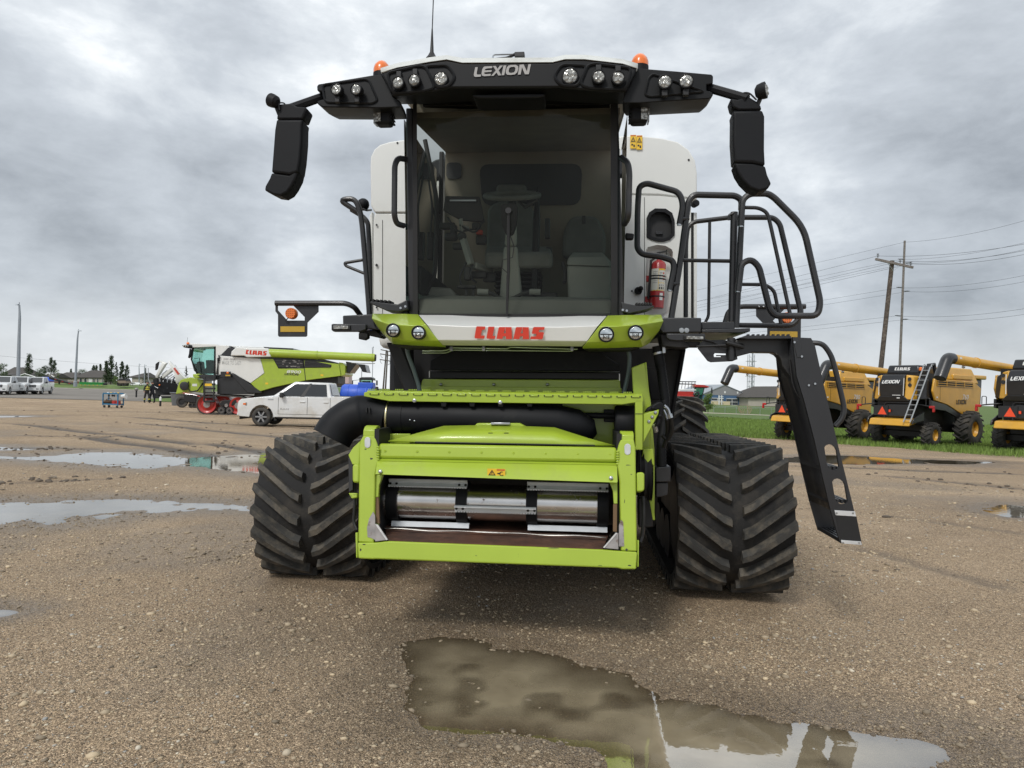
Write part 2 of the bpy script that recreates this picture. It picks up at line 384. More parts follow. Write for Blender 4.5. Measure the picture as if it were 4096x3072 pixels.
def gravel_mat():
    m = bpy.data.materials.new('wet_gravel'); m.use_nodes = True
    nt = m.node_tree; N = nt.nodes; L = nt.links; b = N['Principled BSDF']
    tc = N.new('ShaderNodeTexCoord')
    def vor(s, rnd=1.0):
        v = N.new('ShaderNodeTexVoronoi'); v.inputs['Scale'].default_value = s; v.inputs['Randomness'].default_value = rnd; L.new(tc.outputs['Object'], v.inputs['Vector']); return v
    def noi(s, d=5, r=.6):
        n = N.new('ShaderNodeTexNoise'); n.inputs['Scale'].default_value = s; n.inputs['Detail'].default_value = d; n.inputs['Roughness'].default_value = r; L.new(tc.outputs['Object'], n.inputs['Vector']); return n
    def ramp(src, els):
        c = N.new('ShaderNodeValToRGB'); L.new(src, c.inputs[0]); e = c.color_ramp.elements
        e[0].position, e[0].color = els[0][0], els[0][1]+(1,); e[1].position, e[1].color = els[-1][0], els[-1][1]+(1,)
        for p, cc in els[1:-1]: x = e.new(p); x.color = cc+(1,)
        return c.outputs[0]
    def mix(f, a, b_, t='MIX'):
        x = N.new('ShaderNodeMixRGB'); x.blend_type = t
        for i, v in enumerate((f, a, b_)):
            if hasattr(v, 'is_output'): L.new(v, x.inputs[i])
            else: x.inputs[i].default_value = v
        return x.outputs[0]
    def mr(src, a, b_, c, d):
        x = N.new('ShaderNodeMapRange'); L.new(src, x.inputs[0]); x.inputs[1].default_value = a; x.inputs[2].default_value = b_; x.inputs[3].default_value = c; x.inputs[4].default_value = d; return x.outputs[0]
    v1 = vor(75); v2 = vor(160); v3 = vor(33)
    sep = N.new('ShaderNodeSeparateColor'); L.new(v1.outputs['Color'], sep.inputs[0])
    sep2 = N.new('ShaderNodeSeparateColor'); L.new(v2.outputs['Color'], sep2.inputs[0])
    sep3 = N.new('ShaderNodeSeparateColor'); L.new(v3.outputs['Color'], sep3.inputs[0])
    soil = ramp(noi(2.2, 8, .7).outputs[0], [(.3, (.150, .118, .080)), (.5, (.215, .172, .120)), (.7, (.285, .232, .165))])
    peb = ramp(sep.outputs[0], [(0, (.085, .066, .046)), (.28, (.19, .15, .10)), (.52, (.34, .275, .185)), (.72, (.52, .425, .285)), (.86, (.23, .23, .215)), (.93, (.62, .53, .385)), (1, (.78, .70, .55))])
    peb2 = ramp(sep2.outputs[0], [(0, (.085, .066, .045)), (.45, (.20, .158, .108)), (.8, (.37, .30, .205)), (1, (.58, .49, .36))])
    dens = mr(noi(.9, 6, .65).outputs[0], .34, .64, .35, .98)
    m1 = N.new('ShaderNodeMath'); m1.operation = 'LESS_THAN'; L.new(sep.outputs[1], m1.inputs[0]); L.new(dens, m1.inputs[1])
    core = mr(v1.outputs['Distance'], .28, .50, 1, 0)
    mm = N.new('ShaderNodeMath'); mm.operation = 'MULTIPLY'; L.new(m1.outputs[0], mm.inputs[0]); L.new(core, mm.inputs[1])
    c0 = mix(.75, soil, peb2)
    c1 = mix(mm.outputs[0], c0, peb)
    # pale patches of fresh stone and broad stains
    pale = mr(noi(.35, 4, .6).outputs[0], .52, .75, 0, .35); c1 = mix(pale, c1, (.50, .42, .32, 1))
    tint = ramp(noi(.16, 5, .6).outputs[0], [(.3, (1.26, 1.12, 1.02)), (.5, (1.54, 1.39, 1.27)), (.7, (1.58, 1.43, 1.30))]); c1 = mix(1, c1, tint, 'MULTIPLY')
    aw = N.new('ShaderNodeAttribute'); aw.attribute_name = 'wet'; am = N.new('ShaderNodeAttribute'); am.attribute_name = 'mud'; ag = N.new('ShaderNodeAttribute'); ag.attribute_name = 'green'
    wn = N.new('ShaderNodeMath'); wn.operation = 'MULTIPLY_ADD'; L.new(noi(3, 5, .7).outputs[0], wn.inputs[0]); wn.inputs[1].default_value = .9; wn.inputs[2].default_value = -.42
    wa = N.new('ShaderNodeMath'); wa.operation = 'ADD'; wa.use_clamp = True; L.new(aw.outputs['Fac'], wa.inputs[0])
    wsc = N.new('ShaderNodeMath'); wsc.operation = 'MULTIPLY'; L.new(wn.outputs[0], wsc.inputs[0]); L.new(aw.outputs['Fac'], wsc.inputs[1]); L.new(wsc.outputs[0], wa.inputs[1])
    c2 = mix(mr(wa.outputs[0], 0, 1, 0, .50), c1, (.085, .067, .048, 1))
    c3 = mix(mr(am.outputs['Fac'], .12, .8, 0, .85), c2, (.075, .060, .046, 1))
    c4 = mix(ag.outputs['Fac'], c3, ramp(noi(.8, 6, .7).outputs[0], [(.3, (.065, .105, .022)), (.6, (.105, .165, .030)), (.8, (.15, .19, .055))]))
    L.new(c4, b.inputs['Base Color'])
    L.new(mr(wa.outputs[0], 0, 1, .85, .30), b.inputs['Roughness']); b.inputs['Specular IOR Level'].default_value = .45
    h = N.new('ShaderNodeMath'); h.operation = 'MULTIPLY_ADD'; L.new(mm.outputs[0], h.inputs[0]); h.inputs[1].default_value = 1.0
    h2 = mr(v2.outputs['Distance'], 0, .6, .55, 0); L.new(h2, h.inputs[2])
    bp = N.new('ShaderNodeBump'); bp.inputs['Strength'].default_value = 1.0; bp.inputs['Distance'].default_value = .010; L.new(h.outputs[0], bp.inputs['Height'])
    bp2 = N.new('ShaderNodeBump'); bp2.inputs['Strength'].default_value = .8; bp2.inputs['Distance'].default_value = .035; L.new(noi(9, 6, .65).outputs[0], bp2.inputs['Height']); L.new(bp2.outputs[0], bp.inputs['Normal'])
    L.new(bp.outputs[0], b.inputs['Normal'])
    return m
GRAVEL = gravel_mat()
# where grass has taken over (beyond the yard on the right and far land)
def green_mask(X, Y):
    e = fbm(X*.35, Y*.35, 91, 3)
    an = X/np.maximum(Y, 1.)
    edge_r = np.interp(an, [.15, .27, .405, .513, .597, .72, .9], [48, 46.5, 42.5, 36.6, 33, 30, 28]) + (e-.5)*4
    gr = sm(-1.2, 1.2, Y-edge_r)*sm(.14, .18, an)
    far = sm(133, 135, Y)*(X < 3)
    return np.maximum(gr, far)
GGREEN = green_mask(GX, GY)
# the machine's tracks stand on a slightly pressed-in yard
ground = field_mesh('ground', GX, GY, GZ, GRAVEL, dict(wet=GWET, mud=GMUD, green=GGREEN)); tag(ground, kind='structure')

# puddles
def water_mat():
    m = bpy.data.materials.new('muddy_water'); m.use_nodes = True
    nt = m.node_tree; N = nt.nodes; L = nt.links; N.clear()
    out = N.new('ShaderNodeOutputMaterial'); mx = N.new('ShaderNodeMixShader'); df = N.new('ShaderNodeBsdfDiffuse'); gl = N.new('ShaderNodeBsdfGlossy'); fr = N.new('ShaderNodeFresnel')
    fr.inputs[0].default_value = 3.2; gl.inputs[1].default_value = .015
    tc = N.new('ShaderNodeTexCoord'); n = N.new('ShaderNodeTexNoise'); n.inputs['Scale'].default_value = 3.5; n.inputs['Detail'].default_value = 6; L.new(tc.outputs['Object'], n.inputs['Vector'])
    cr = N.new('ShaderNodeValToRGB'); L.new(n.outputs[0], cr.inputs[0]); cr.color_ramp.elements[0].position = .3; cr.color_ramp.elements[1].position = .65
    cr.color_ramp.elements[0].color = (.31, .25, .160, 1); cr.color_ramp.elements[1].color = (.50, .415, .275, 1)
    L.new(cr.outputs[0], df.inputs[0])
    n2 = N.new('ShaderNodeTexNoise'); n2.inputs['Scale'].default_value = 9; n2.inputs['Detail'].default_value = 3; L.new(tc.outputs['Object'], n2.inputs['Vector'])
    bp = N.new('ShaderNodeBump'); bp.inputs['Strength'].default_value = .05; bp.inputs['Distance'].default_value = .01; L.new(n2.outputs[0], bp.inputs['Height'])
    L.new(bp.outputs[0], gl.inputs['Normal']); L.new(bp.outputs[0], fr.inputs['Normal'])
    at_ = N.new('ShaderNodeAttribute'); at_.attribute_name = 'depth'; dm = N.new('ShaderNodeMapRange'); L.new(at_.outputs['Fac'], dm.inputs[0]); dm.inputs[1].default_value = .0; dm.inputs[2].default_value = .024; dm.inputs[3].default_value = .15; dm.inputs[4].default_value = .95
    tr = N.new('ShaderNodeBsdfTransparent'); tr.inputs[0].default_value = (.90, .86, .78, 1); mt = N.new('ShaderNodeMixShader'); L.new(dm.outputs[0], mt.inputs[0]); L.new(tr.outputs[0], mt.inputs[1]); L.new(df.outputs[0], mt.inputs[2])
    lw = N.new('ShaderNodeLayerWeight'); lw.inputs[0].default_value = .5; L.new(bp.outputs[0], lw.inputs['Normal'])
    pw = N.new('ShaderNodeMath'); pw.operation = 'POWER'; L.new(lw.outputs['Facing'], pw.inputs[0]); pw.inputs[1].default_value = 1.75
    ma = N.new('ShaderNodeMath'); ma.operation = 'MULTIPLY_ADD'; L.new(pw.outputs[0], ma.inputs[0]); ma.use_clamp = True; ma.inputs[1].default_value = .95; ma.inputs[2].default_value = .10
    L.new(ma.outputs[0], mx.inputs[0]); L.new(mt.outputs[0], mx.inputs[1]); L.new(gl.outputs[0], mx.inputs[2]); L.new(mx.outputs[0], out.inputs[0])
    return m
WATER = water_mat()
for q in PUD:
    mn = q['w'].min(0)-q['k']*.8; mx_ = q['w'].max(0)+q['k']*.8; mn[1] = max(mn[1], 1.6)
    st_ = max(.028, .0045*q['w'][:, 1].mean()); nx_ = int(min(260, (mx_[0]-mn[0])/st_))+2; ny_ = int(min(200, (mx_[1]-mn[1])/st_))+2
    Xw, Yw = np.meshgrid(np.linspace(mn[0], mx_[0], nx_), np.linspace(mn[1], mx_[1], ny_))
    dep = q['lvl']-ground_z(Xw, Yw); sdw = sdist(Xw, Yw, q['w'])
    ok = (dep > -.012) & (sdw > -q['k']*.7); i0 = np.arange(nx_*ny_).reshape(ny_, nx_)
    keep = (ok[:-1, :-1] | ok[:-1, 1:] | ok[1:, 1:] | ok[1:, :-1]); F4 = np.stack([i0[:-1, :-1], i0[:-1, 1:], i0[1:, 1:], i0[1:, :-1]], -1)[keep]
    me = bpy.data.meshes.new('puddle'); me.from_pydata(np.stack([Xw.ravel(), Yw.ravel(), np.full(Xw.size, q['lvl'])], 1).tolist(), [], F4.tolist())
    dep = dep*(1 if q['k'] < .4 else 4); a_ = me.attributes.new('depth', 'FLOAT', 'POINT'); a_.data.foreach_set('value', dep.ravel().astype(np.float32)); me.materials.append(WATER)
    bm = bmesh.new(); bm.from_mesh(me); bmesh.ops.delete(bm, geom=[v for v in bm.verts if not v.link_faces], context='VERTS'); bm.to_mesh(me); bm.free()
    o = bpy.data.objects.new('puddle', me); col.objects.link(o); tag(o, kind='structure')

# loose stones: thousands of pebbles in one scatter
def stones():
    rng = np.random.default_rng(5)
    shapes = []
    for k in range(6):
        bm = bmesh.new(); bmesh.ops.create_icosphere(bm, subdivisions=1, radius=1)
        v = np.array([p.co[:] for p in bm.verts]); f = np.array([[q.index for q in fa.verts] for fa in bm.faces]); bm.free()
        v = v*(1+rng.uniform(-.22, .22, (len(v), 1))); v[:, 2] *= rng.uniform(.45, .7); v[:, 0] *= rng.uniform(1.0, 1.5); shapes.append((v, f))
    n = 100000
    d = 2.4+ (rng.random(n)**1.9)*13; a = rng.uniform(-.78, .78, n); X = d*np.tan(a)*.98; Y = d
    dens = fbm(X*.9, Y*.9, 55, 3); keep = rng.random(n) < np.clip((dens-.30)*2.6, .12, 1); X, Y = X[keep], Y[keep]
    bare = ~((np.abs(X-1.85) < .45) & (Y > 5.3) | (np.abs(X+1.5) < .45) & (Y > 5.5)); X, Y = X[bare], Y[bare]
    Z, WT, _m = ground_z(X, Y, True); n = len(X)
    size = 0.0042*np.exp(rng.normal(0, .45, n)); big = rng.random(n) < .02; size[big] *= rng.uniform(1.6, 3.2, big.sum()); size = np.clip(size, .0025, .022)*np.where(Y > 6, 1.35, 1)
    ang = rng.uniform(0, 6.28, n); tone = rng.random(n)*(1-.62*np.clip(WT, 0, 1)); sh = rng.integers(0, 6, n)
    VV = []; FF = []; TT = []; off = 0
    for k in range(6):
        i = np.where(sh == k)[0]; v, f = shapes[k]
        ca, sa = np.cos(ang[i])[:, None], np.sin(ang[i])[:, None]
        px = (v[None, :, 0]*ca-v[None, :, 1]*sa)*size[i][:, None]+X[i][:, None]; py = (v[None, :, 0]*sa+v[None, :, 1]*ca)*size[i][:, None]+Y[i][:, None]; pz_ = v[None, :, 2]*size[i][:, None]+(Z[i]+size[i]*.18)[:, None]
        VV.append(np.stack([px, py, pz_], -1).reshape(-1, 3)); FF.append((f[None]+(np.arange(len(i))*len(v))[:, None, None]+off).reshape(-1, 3)); TT.append(np.repeat(tone[i], len(v))); off += len(i)*len(v)
    co = np.concatenate(VV).astype(np.float32); f = np.concatenate(FF).astype(np.int32); t = np.concatenate(TT).astype(np.float32)
    me = bpy.data.meshes.new('stones'); me.vertices.add(len(co)); me.vertices.foreach_set('co', co.ravel()); me.loops.add(f.size); me.loops.foreach_set('vertex_index', f.ravel())
    me.polygons.add(len(f)); me.polygons.foreach_set('loop_start', np.arange(0, f.size, 3, dtype=np.int32)); me.polygons.foreach_set('loop_total', np.full(len(f), 3, np.int32)); me.update()
    at_ = me.attributes.new('tone', 'FLOAT', 'POINT'); at_.data.foreach_set('value', t); me.shade_smooth()
    m = bpy.data.materials.new('pebble'); m.use_nodes = True; N = m.node_tree.nodes; L = m.node_tree.links; b = N['Principled BSDF']
    a_ = N.new('ShaderNodeAttribute'); a_.attribute_name = 'tone'; cr = N.new('ShaderNodeValToRGB'); L.new(a_.outputs['Fac'], cr.inputs[0]); e = cr.color_ramp.elements
    e[0].color = (.15, .12, .085, 1); e[1].color = (.62, .56, .44, 1)
    for p, c in ((.3, (.30, .24, .165, 1)), (.55, (.46, .37, .25, 1)), (.75, (.58, .46, .30, 1)), (.88, (.29, .295, .29, 1)), (.95, (.64, .56, .43, 1))): x = e.new(p); x.color = c
    L.new(cr.outputs[0], b.inputs['Base Color']); b.inputs['Roughness'].default_value = .7
    me.materials.append(m); o = bpy.data.objects.new('loose_stones', me); col.objects.link(o)
    tag(o, 'small brown and pale stones strewn over the wet gravel yard', 'gravel', kind='stuff')
stones()
def clods():
    rng = np.random.default_rng(8); b = MB()
    src = []
    for r in RUTS:
        for k in range(26): t = rng.random(); src.append((r[0]+(r[2]-r[0])*t+rng.normal(0, r[4]*1.2), r[1]+(r[3]-r[1])*t+rng.normal(0, r[4]*1.2), rng.uniform(.015, .05)))
    for q in PUD[:3]:
        for k in range(70): i = rng.integers(0, len(q['w'])); p = q['w'][i]*rng.uniform(.0, 1)+q['w'][(i+1) % len(q['w'])]*0; p = q['w'][i]+(q['w'][(i+1) % len(q['w'])]-q['w'][i])*rng.random(); src.append((p[0]+rng.normal(0, q['k']*.35), p[1]+rng.normal(0, q['k']*.35), rng.uniform(.008, .03)*(1 if q['k'] > .4 else .6)))
    S = np.array(src); S = S[(S[:, 1] > 9.5) | (S[:, 2] < .012)]; Z = ground_z(S[:, 0], S[:, 1])
    for (x, y, s), z in zip(S, Z): b.ball((x, y, z+s*.2), s, 7, 5, (rng.uniform(.8, 1.5), rng.uniform(.8, 1.4), rng.uniform(.4, .7)))
    o = b.build('mud_clods', pm('wet_mud', (.115, .090, .066), .8, var=.35, scale=9, bump=.6, bscale=60), None, recalc=False); tag(o, 'dark clods of mud scattered along wheel ruts and puddle rims', 'mud', kind='stuff')
clods()
# ================================================================== logos (flat outlines)
LOGO_C = [[(320,205),(508,210),(497,274),(436,274),(410,394),(497,396),(486,458),(290,455),(270,435),(305,225)],
 [(575,212),(710,212),(672,402),(732,405),(720,462),(552,460),(535,440)],
 [(820,218),(948,218),(947,238),(912,346),(960,346),(951,238),(950,218),(1085,220),(1098,466),(966,466),(960,408),(900,408),(888,462),(755,462),(800,240)],
 [(1195,218),(1322,218),(1321,238),(1286,348),(1334,348),(1325,238),(1324,218),(1460,220),(1472,466),(1336,466),(1333,408),(1273,408),(1261,464),(1127,464),(1175,240)],
 [(1575,216),(1810,216),(1795,274),(1690,274),(1680,322),(1780,322),(1795,340),(1768,450),(1750,466),(1497,466),(1512,410),(1622,408),(1635,358),(1545,356),(1530,338),(1555,235)]]
LOGO_L = [[(325,225),(390,225),(365,395),(380,420),(478,420),(470,478),(335,480),(300,460),(290,420)],
 [(560,215),(765,212),(755,265),(620,268),(575,290),(570,318),(748,315),(738,362),(558,368),(560,400),(590,415),(728,412),(718,465),(560,470),(505,450),(488,400),(505,290),(530,240)],
 [(775,210),(850,210),(895,290),(950,208),(1035,205),(925,330),(992,462),(918,462),(870,385),(800,467),(735,467),(850,330)],
 [(1045,207),(1118,207),(1068,460),(1000,460)],
 [(1180,210),(1250,200),(1360,203),(1415,240),(1425,300),(1395,400),(1340,450),(1240,462),(1150,455),(1110,415),(1105,360),(1130,260),(1179,211),
  (1234,256),(1195,280),(1178,350),(1190,395),(1240,410),(1310,400),(1340,360),(1350,285),(1320,252),(1235,255)],
 [(1455,203),(1555,200),(1640,385),(1675,200),(1740,200),(1690,458),(1590,458),(1515,270),(1485,458),(1413,460)]]
def logo_on(name, polys, w, h, c, xdir, up, m, parent, off=.002):
    xs = [p[0] for q in polys for p in q]; ys = [p[1] for q in polys for p in q]
    x0, x1, y0, y1 = min(xs), max(xs), min(ys), max(ys)
    X = Vector(xdir).normalized(); U = Vector(up).normalized(); Nn = X.cross(U)
    b = MB()
    for q in polys:
        b.add([Vector(c)+X*((p[0]-x0)/(x1-x0)-.5)*w+U*(.5-(p[1]-y0)/(y1-y0))*h+Nn*off for p in q], [tuple(range(len(q)))])
    return b.build(name, m, parent, smooth=0, recalc=False)
def plate(name, outer, holes, th, m, parent, bevel=0.0):
    """flat plate with holes; outer/holes are coplanar 3D loops, th = thickness vector away from the front face"""
    O = Vector(outer[0]); th = Vector(th)
    Nn = th.normalized(); X = (Vector(outer[1])-O); X = (X - Nn*X.dot(Nn)).normalized(); U = Nn.cross(X)
    c = bpy.data.curves.new('plate', 'CURVE'); c.dimensions = '2D'; c.fill_mode = 'BOTH'; c.extrude = th.length/2
    for lp in [outer]+list(holes):
        s = c.splines.new('POLY'); s.points.add(len(lp)-1); s.use_cyclic_u = True
        for i, p in enumerate(lp):
            d = Vector(p)-O; s.points[i].co = (d.dot(X), d.dot(U), 0, 1)
    o = bpy.data.objects.new('plate', c); col.objects.link(o); bpy.context.view_layer.update()
    me = bpy.data.meshes.new_from_object(o.evaluated_get(bpy.context.evaluated_depsgraph_get()))
    bpy.data.objects.remove(o); bpy.data.curves.remove(c)
    b = MB(); b.add([O + X*v.co.x + U*v.co.y + Nn*(v.co.z + th.length/2) for v in me.vertices], [tuple(p.vertices) for p in me.polygons])
    bpy.data.meshes.remove(me)
    return b.build(name, m, parent, smooth=0, recalc=True)

# ================================================================== materials of the machines
LIME = pm('lime_paint', (.345, .462, .036), .38, var=.05, scale=2.5, coat=.35, bump=.03, bscale=180, dirt=(.27, .30, .075), dscale=2.6, dlo=.50, dhi=.74, damt=.5)
LIMEW = pm('lime_paint_worn', (.345, .462, .036), .42, var=.06, scale=3, coat=.2, bump=.05, bscale=140, dirt=(.045, .045, .04), dscale=7.5, dlo=.685, dhi=.695, damt=.95)
WHITE = pm('white_paint', (.72, .725, .70), .35, var=.03, scale=2, coat=.3, dirt=(.45, .44, .40), dscale=1.5, dlo=.55, dhi=.8, damt=.3)
DGREY = pm('dark_grey_paint', (.019, .0195, .022), .42, var=.12, scale=4, coat=.1, bump=.03, bscale=150, dirt=(.10, .095, .085), dscale=3, dlo=.58, dhi=.75, damt=.35)
BLK = pm('black_plastic', (.008, .0085, .0102), .55, spec=.22, var=.15, scale=5, bump=.06, bscale=300, dirt=(.06, .058, .052), dscale=3, dlo=.55, dhi=.75, damt=.3)
ROOFB = pm('roof_black', (.007, .0075, .0085), .5, spec=.25, var=.15, scale=5, bump=.04, bscale=300)
DARK = pm('black_metal', (.011, .011, .012), .55, var=.2, scale=5)
ROOFW = pm('roof_white', (.58, .59, .56), .5, var=.05, scale=5, dirt=(.30, .29, .25), dscale=4, dlo=.5, dhi=.7, damt=.6)
RUB = pm('track_rubber', (.0105, .010, .0098), .8, var=.3, scale=3, bump=.3, bscale=45, dirt=(.060, .052, .042), dscale=4, dlo=.50, dhi=.68, damt=.6)
RUBL = pm('lug_rubber', (.043, .042, .039), .78, var=.3, scale=5, bump=.35, bscale=70, dirt=(.155, .132, .10), dscale=8, dlo=.45, dhi=.66, damt=.75)
STEEL = pm('zinc_steel', (.48, .50, .52), .32, metal=1, var=.1, scale=12)
GALV = pm('galvanised_slat', (.62, .65, .68), .42, metal=.15, var=.08, scale=14)
DRUM = pm('worn_drum_steel', (.62, .60, .58), .24, metal=1, var=.1, scale=6, dirt=(.12, .055, .03), dscale=11, dlo=.60, dhi=.68, damt=.9, bump=.03, bscale=40)
RUST = pm('rusty_floor', (.105, .048, .030), .6, var=.4, scale=6, dirt=(.05, .028, .022), dscale=4, dlo=.45, dhi=.6, bump=.1, bscale=60)
WORN = pm('bare_worn_steel', (.30, .28, .27), .5, metal=.6, var=.2, scale=15, dirt=(.14, .08, .05), dscale=9, dlo=.55, dhi=.65)
BARE = pm('scraped_steel', (.62, .60, .57), .35, metal=.7, var=.15, scale=30)
ORANGE = pm('amber_plastic', (.80, .17, .015), .25, var=.08, scale=8, coat=.6)
AMBER2 = pm('amber_lens', (.42, .12, .015), .3, var=.3, scale=40, coat=.5)
YEL = pm('yellow_reflector', (.52, .33, .035), .35, var=.05, scale=10)
YDEC = pm('yellow_decal', (.80, .50, .03), .45, var=.03, scale=10)
ODEC = pm('orange_decal', (.55, .13, .03), .45, var=.03, scale=10)
BDEC = pm('black_print', (.03, .025, .02), .5, var=.05)
WDEC = pm('white_print', (.72, .73, .72), .5, var=.03)
REDL = pm('red_lettering', (.58, .035, .012), .4, var=.05, scale=6)
GREYL = pm('grey_lettering', (.36, .35, .34), .5, var=.04)
HOSE = pm('teal_grey_hose', (.10, .135, .14), .5, var=.1)
CABG = pm('cab_grey_plastic', (.33, .345, .325), .6, var=.08, scale=4)
CABT = pm('cab_liner', (.27, .245, .20), .85, var=.1, scale=3, bump=.08, bscale=200)
SEAT = pm('seat_fabric', (.15, .158, .15), .9, var=.15, scale=8, bump=.15, bscale=250)
CABD = pm('cab_dark_plastic', (.05, .052, .055), .6, var=.1)
GLASSW = glass('windscreen_glass', (.64, .65, .60), 1.26)
GLASSS = glass('side_glass', (.42, .62, .56), 1.45)
def lens_mat():
    m = bpy.data.materials.new('lamp_lens'); m.use_nodes = True
    nt = m.node_tree; N = nt.nodes; L = nt.links; b = N['Principled BSDF']
    tc = N.new('ShaderNodeTexCoord'); v = N.new('ShaderNodeTexVoronoi'); v.inputs['Scale'].default_value = 55
    L.new(tc.outputs['Object'], v.inputs['Vector'])
    cr = N.new('ShaderNodeValToRGB'); L.new(v.outputs['Distance'], cr.inputs[0])
    cr.color_ramp.elements[0].color = (.52, .52, .48, 1); cr.color_ramp.elements[1].color = (.20, .20, .19, 1); cr.color_ramp.elements[1].position = .7
    L.new(cr.outputs[0], b.inputs['Base Color']); b.inputs['Metallic'].default_value = .35; b.inputs['Roughness'].default_value = .16; b.inputs['Coat Weight'].default_value = .8
    bp = N.new('ShaderNodeBump'); bp.inputs['Strength'].default_value = .6; bp.inputs['Distance'].default_value = .01
    L.new(v.outputs['Distance'], bp.inputs['Height']); L.new(bp.outputs[0], b.inputs['Normal'])
    return m
LENS = lens_mat()
CHROME = pm('reflector_chrome', (.75, .76, .76), .08, metal=1, var=.05)

# ================================================================== the harvester in front
MO = Vector((0.065, 5.25, 0.0)); MROT = Euler((0, R(-.7), R(-5.5)))
MM = Matrix.Translation(MO) @ MROT.to_matrix().to_4x4(); MMI = MM.inverted()
_cl = MMI @ CAM
def M(px, py, y):
    """photograph pixel -> point of the machine lying in the plane y of its own frame"""
    d = MMI.to_3x3() @ ray(px, py); t = (y-_cl.y)/d.y
    return _cl + d*t
def MX(px, py, y): return M(px, py, y).x
root = empty('combine_harvester', MO, rot=MROT, label='large lime green and white tracked harvester facing the viewer with its feeder intake open', cat='harvester')
def pz(name, m, pts, y, depth, bevel=.006, parent=None, smooth=35, bseg=2, yf=None):
    P = [M(px, py, (yf(py) if yf else y)) for px, py in pts]
    return MB().prism(P, (0, depth, 0)).build(name, m, parent or root, smooth=smooth, bevel=bevel, bseg=bseg)
def tb(name, m, pts, r, fr=.06, n=10, parent=None, closed=False):
    P = [M(*p) for p in pts]
    return MB().tube(fillet(P, fr, 5, closed) if fr else P, r, n, closed).build(name, m, parent or root)
YB = (0, 1, 0)

# ---------------------------------------------------------------- tracks
def belt_path():
    R1, R2, y1, z1, y2, z2 = .515, .505, .585, .575, 2.55, .565
    pts = []
    n = 40
    for k in range(n+1):                       # front half circle, from the top forwards and down
        a = math.pi/2 + math.pi*k/n
        pts.append((y1+R1*math.cos(a), z1+R1*math.sin(a)))
    for k in range(1, 24): t = k/24; pts.append((y1+(y2-y1)*t, z1-R1 + (z2-R2-(z1-R1))*t))
    for k in range(n+1):
        a = -math.pi/2 + math.pi*k/n
        pts.append((y2+R2*math.cos(a), z2+R2*math.sin(a)))
    for k in range(1, 24): t = k/24; pts.append((y2+(y1-y2)*t, z2+R2 + (z1+R1-(z2+R2))*t))
    P = np.array(pts); d = np.r_[0, np.cumsum(np.linalg.norm(np.diff(np.r_[P, P[:1]], axis=0), axis=1))]
    return P, d
BP, BD = belt_path()
def belt_at(s):
    s = s % BD[-1]; i = int(np.searchsorted(BD, s, side='right')-1); i = min(i, len(BP)-1); t = (s-BD[i])/max(1e-9, BD[i+1]-BD[i])
    a = BP[i]; b = BP[(i+1) % len(BP)]; p = a*(1-t)+b*t; d = (b-a)/np.linalg.norm(b-a)
    # smooth tangent
    nrm = np.array([d[1], -d[0]])
    return p, nrm
def belt_pt(x, s, h):
    p, n = belt_at(s); c = BP.mean(0)
    if np.dot(n, p-c) < 0: n = -n
    q = p+n*h; return Vector((x, q[0], q[1]))
def make_track(x0, x1, phase):
    t = bpy.data.objects.new('track', None); col.objects.link(t); t.parent = root; t.empty_display_size = .2
    b = MB(); n = len(BP); rings = []
    for i in range(n):
        s = BD[i]
        rings.append([belt_pt(x0, s, -.05), belt_pt(x0, s, -.008), belt_pt(x0+.02, s, 0), belt_pt(x1-.02, s, 0), belt_pt(x1, s, -.008), belt_pt(x1, s, -.05)])
    b.loft(rings, closed_path=True)
    b.build('belt', RUB, t, smooth=50)
    xc = (x0+x1)/2; N_ = 43; pitch = BD[-1]/N_
    for half in (0, 1):
        for k in range(N_):
            s0 = k*pitch + (phase if half == 0 else phase+pitch*.5)
            xo = x0 if half == 0 else x1; xi = xc-.042 if half == 0 else xc+.042
            L_ = MB(); rr = []; m = 7
            jit = random.uniform(-.003, .003)
            for q in range(m):
                u = q/(m-1); x = xo+(xi-xo)*u
                s = s0 + .26*u - (.02 if u > .99 else 0)
                wb = .094-.014*u; wt = .045-.002*u; h = .062+jit
                rr.append([belt_pt(x, s-wb/2, -.004), belt_pt(x+(0 if q else .004*(1 if half == 0 else -1)), s-wt/2, h), belt_pt(x, s+wt/2, h), belt_pt(x, s+wb/2, -.004)])
            # bevelled inner end
            L_.loft(rr); L_.build('lug', RUBL, t, smooth=30)
    # drive wheel, idler and rollers inside
    for (yy, zz, rr_) in ((.585, .575, .46), (2.55, .565, .45)):
        w = MB(); w.lathe((x0+.05, yy, zz), (1, 0, 0), [(0, .12), (0, rr_*.8), (.02, rr_), (x1-x0-.1-.02, rr_), (x1-x0-.1, rr_*.8), (x1-x0-.1, .12)], 40); w.build('wheel', DARK, t)
    for yy in (1.25, 1.6, 1.95):
        w = MB(); w.lathe((x0+.06, yy, .27), (1, 0, 0), [(0, .05), (0, .2), (x1-x0-.12, .2), (x1-x0-.12, .05)], 28); w.build('roller', DARK, t)
    w = MB(); w.box((x0+.1, .5, .45), (x1-.1, 2.6, .8)); w.build('track_frame', DARK, t, bevel=.02)
    return t
make_track(1.185, 2.02, .03)
make_track(-2.055, -1.215, .115)

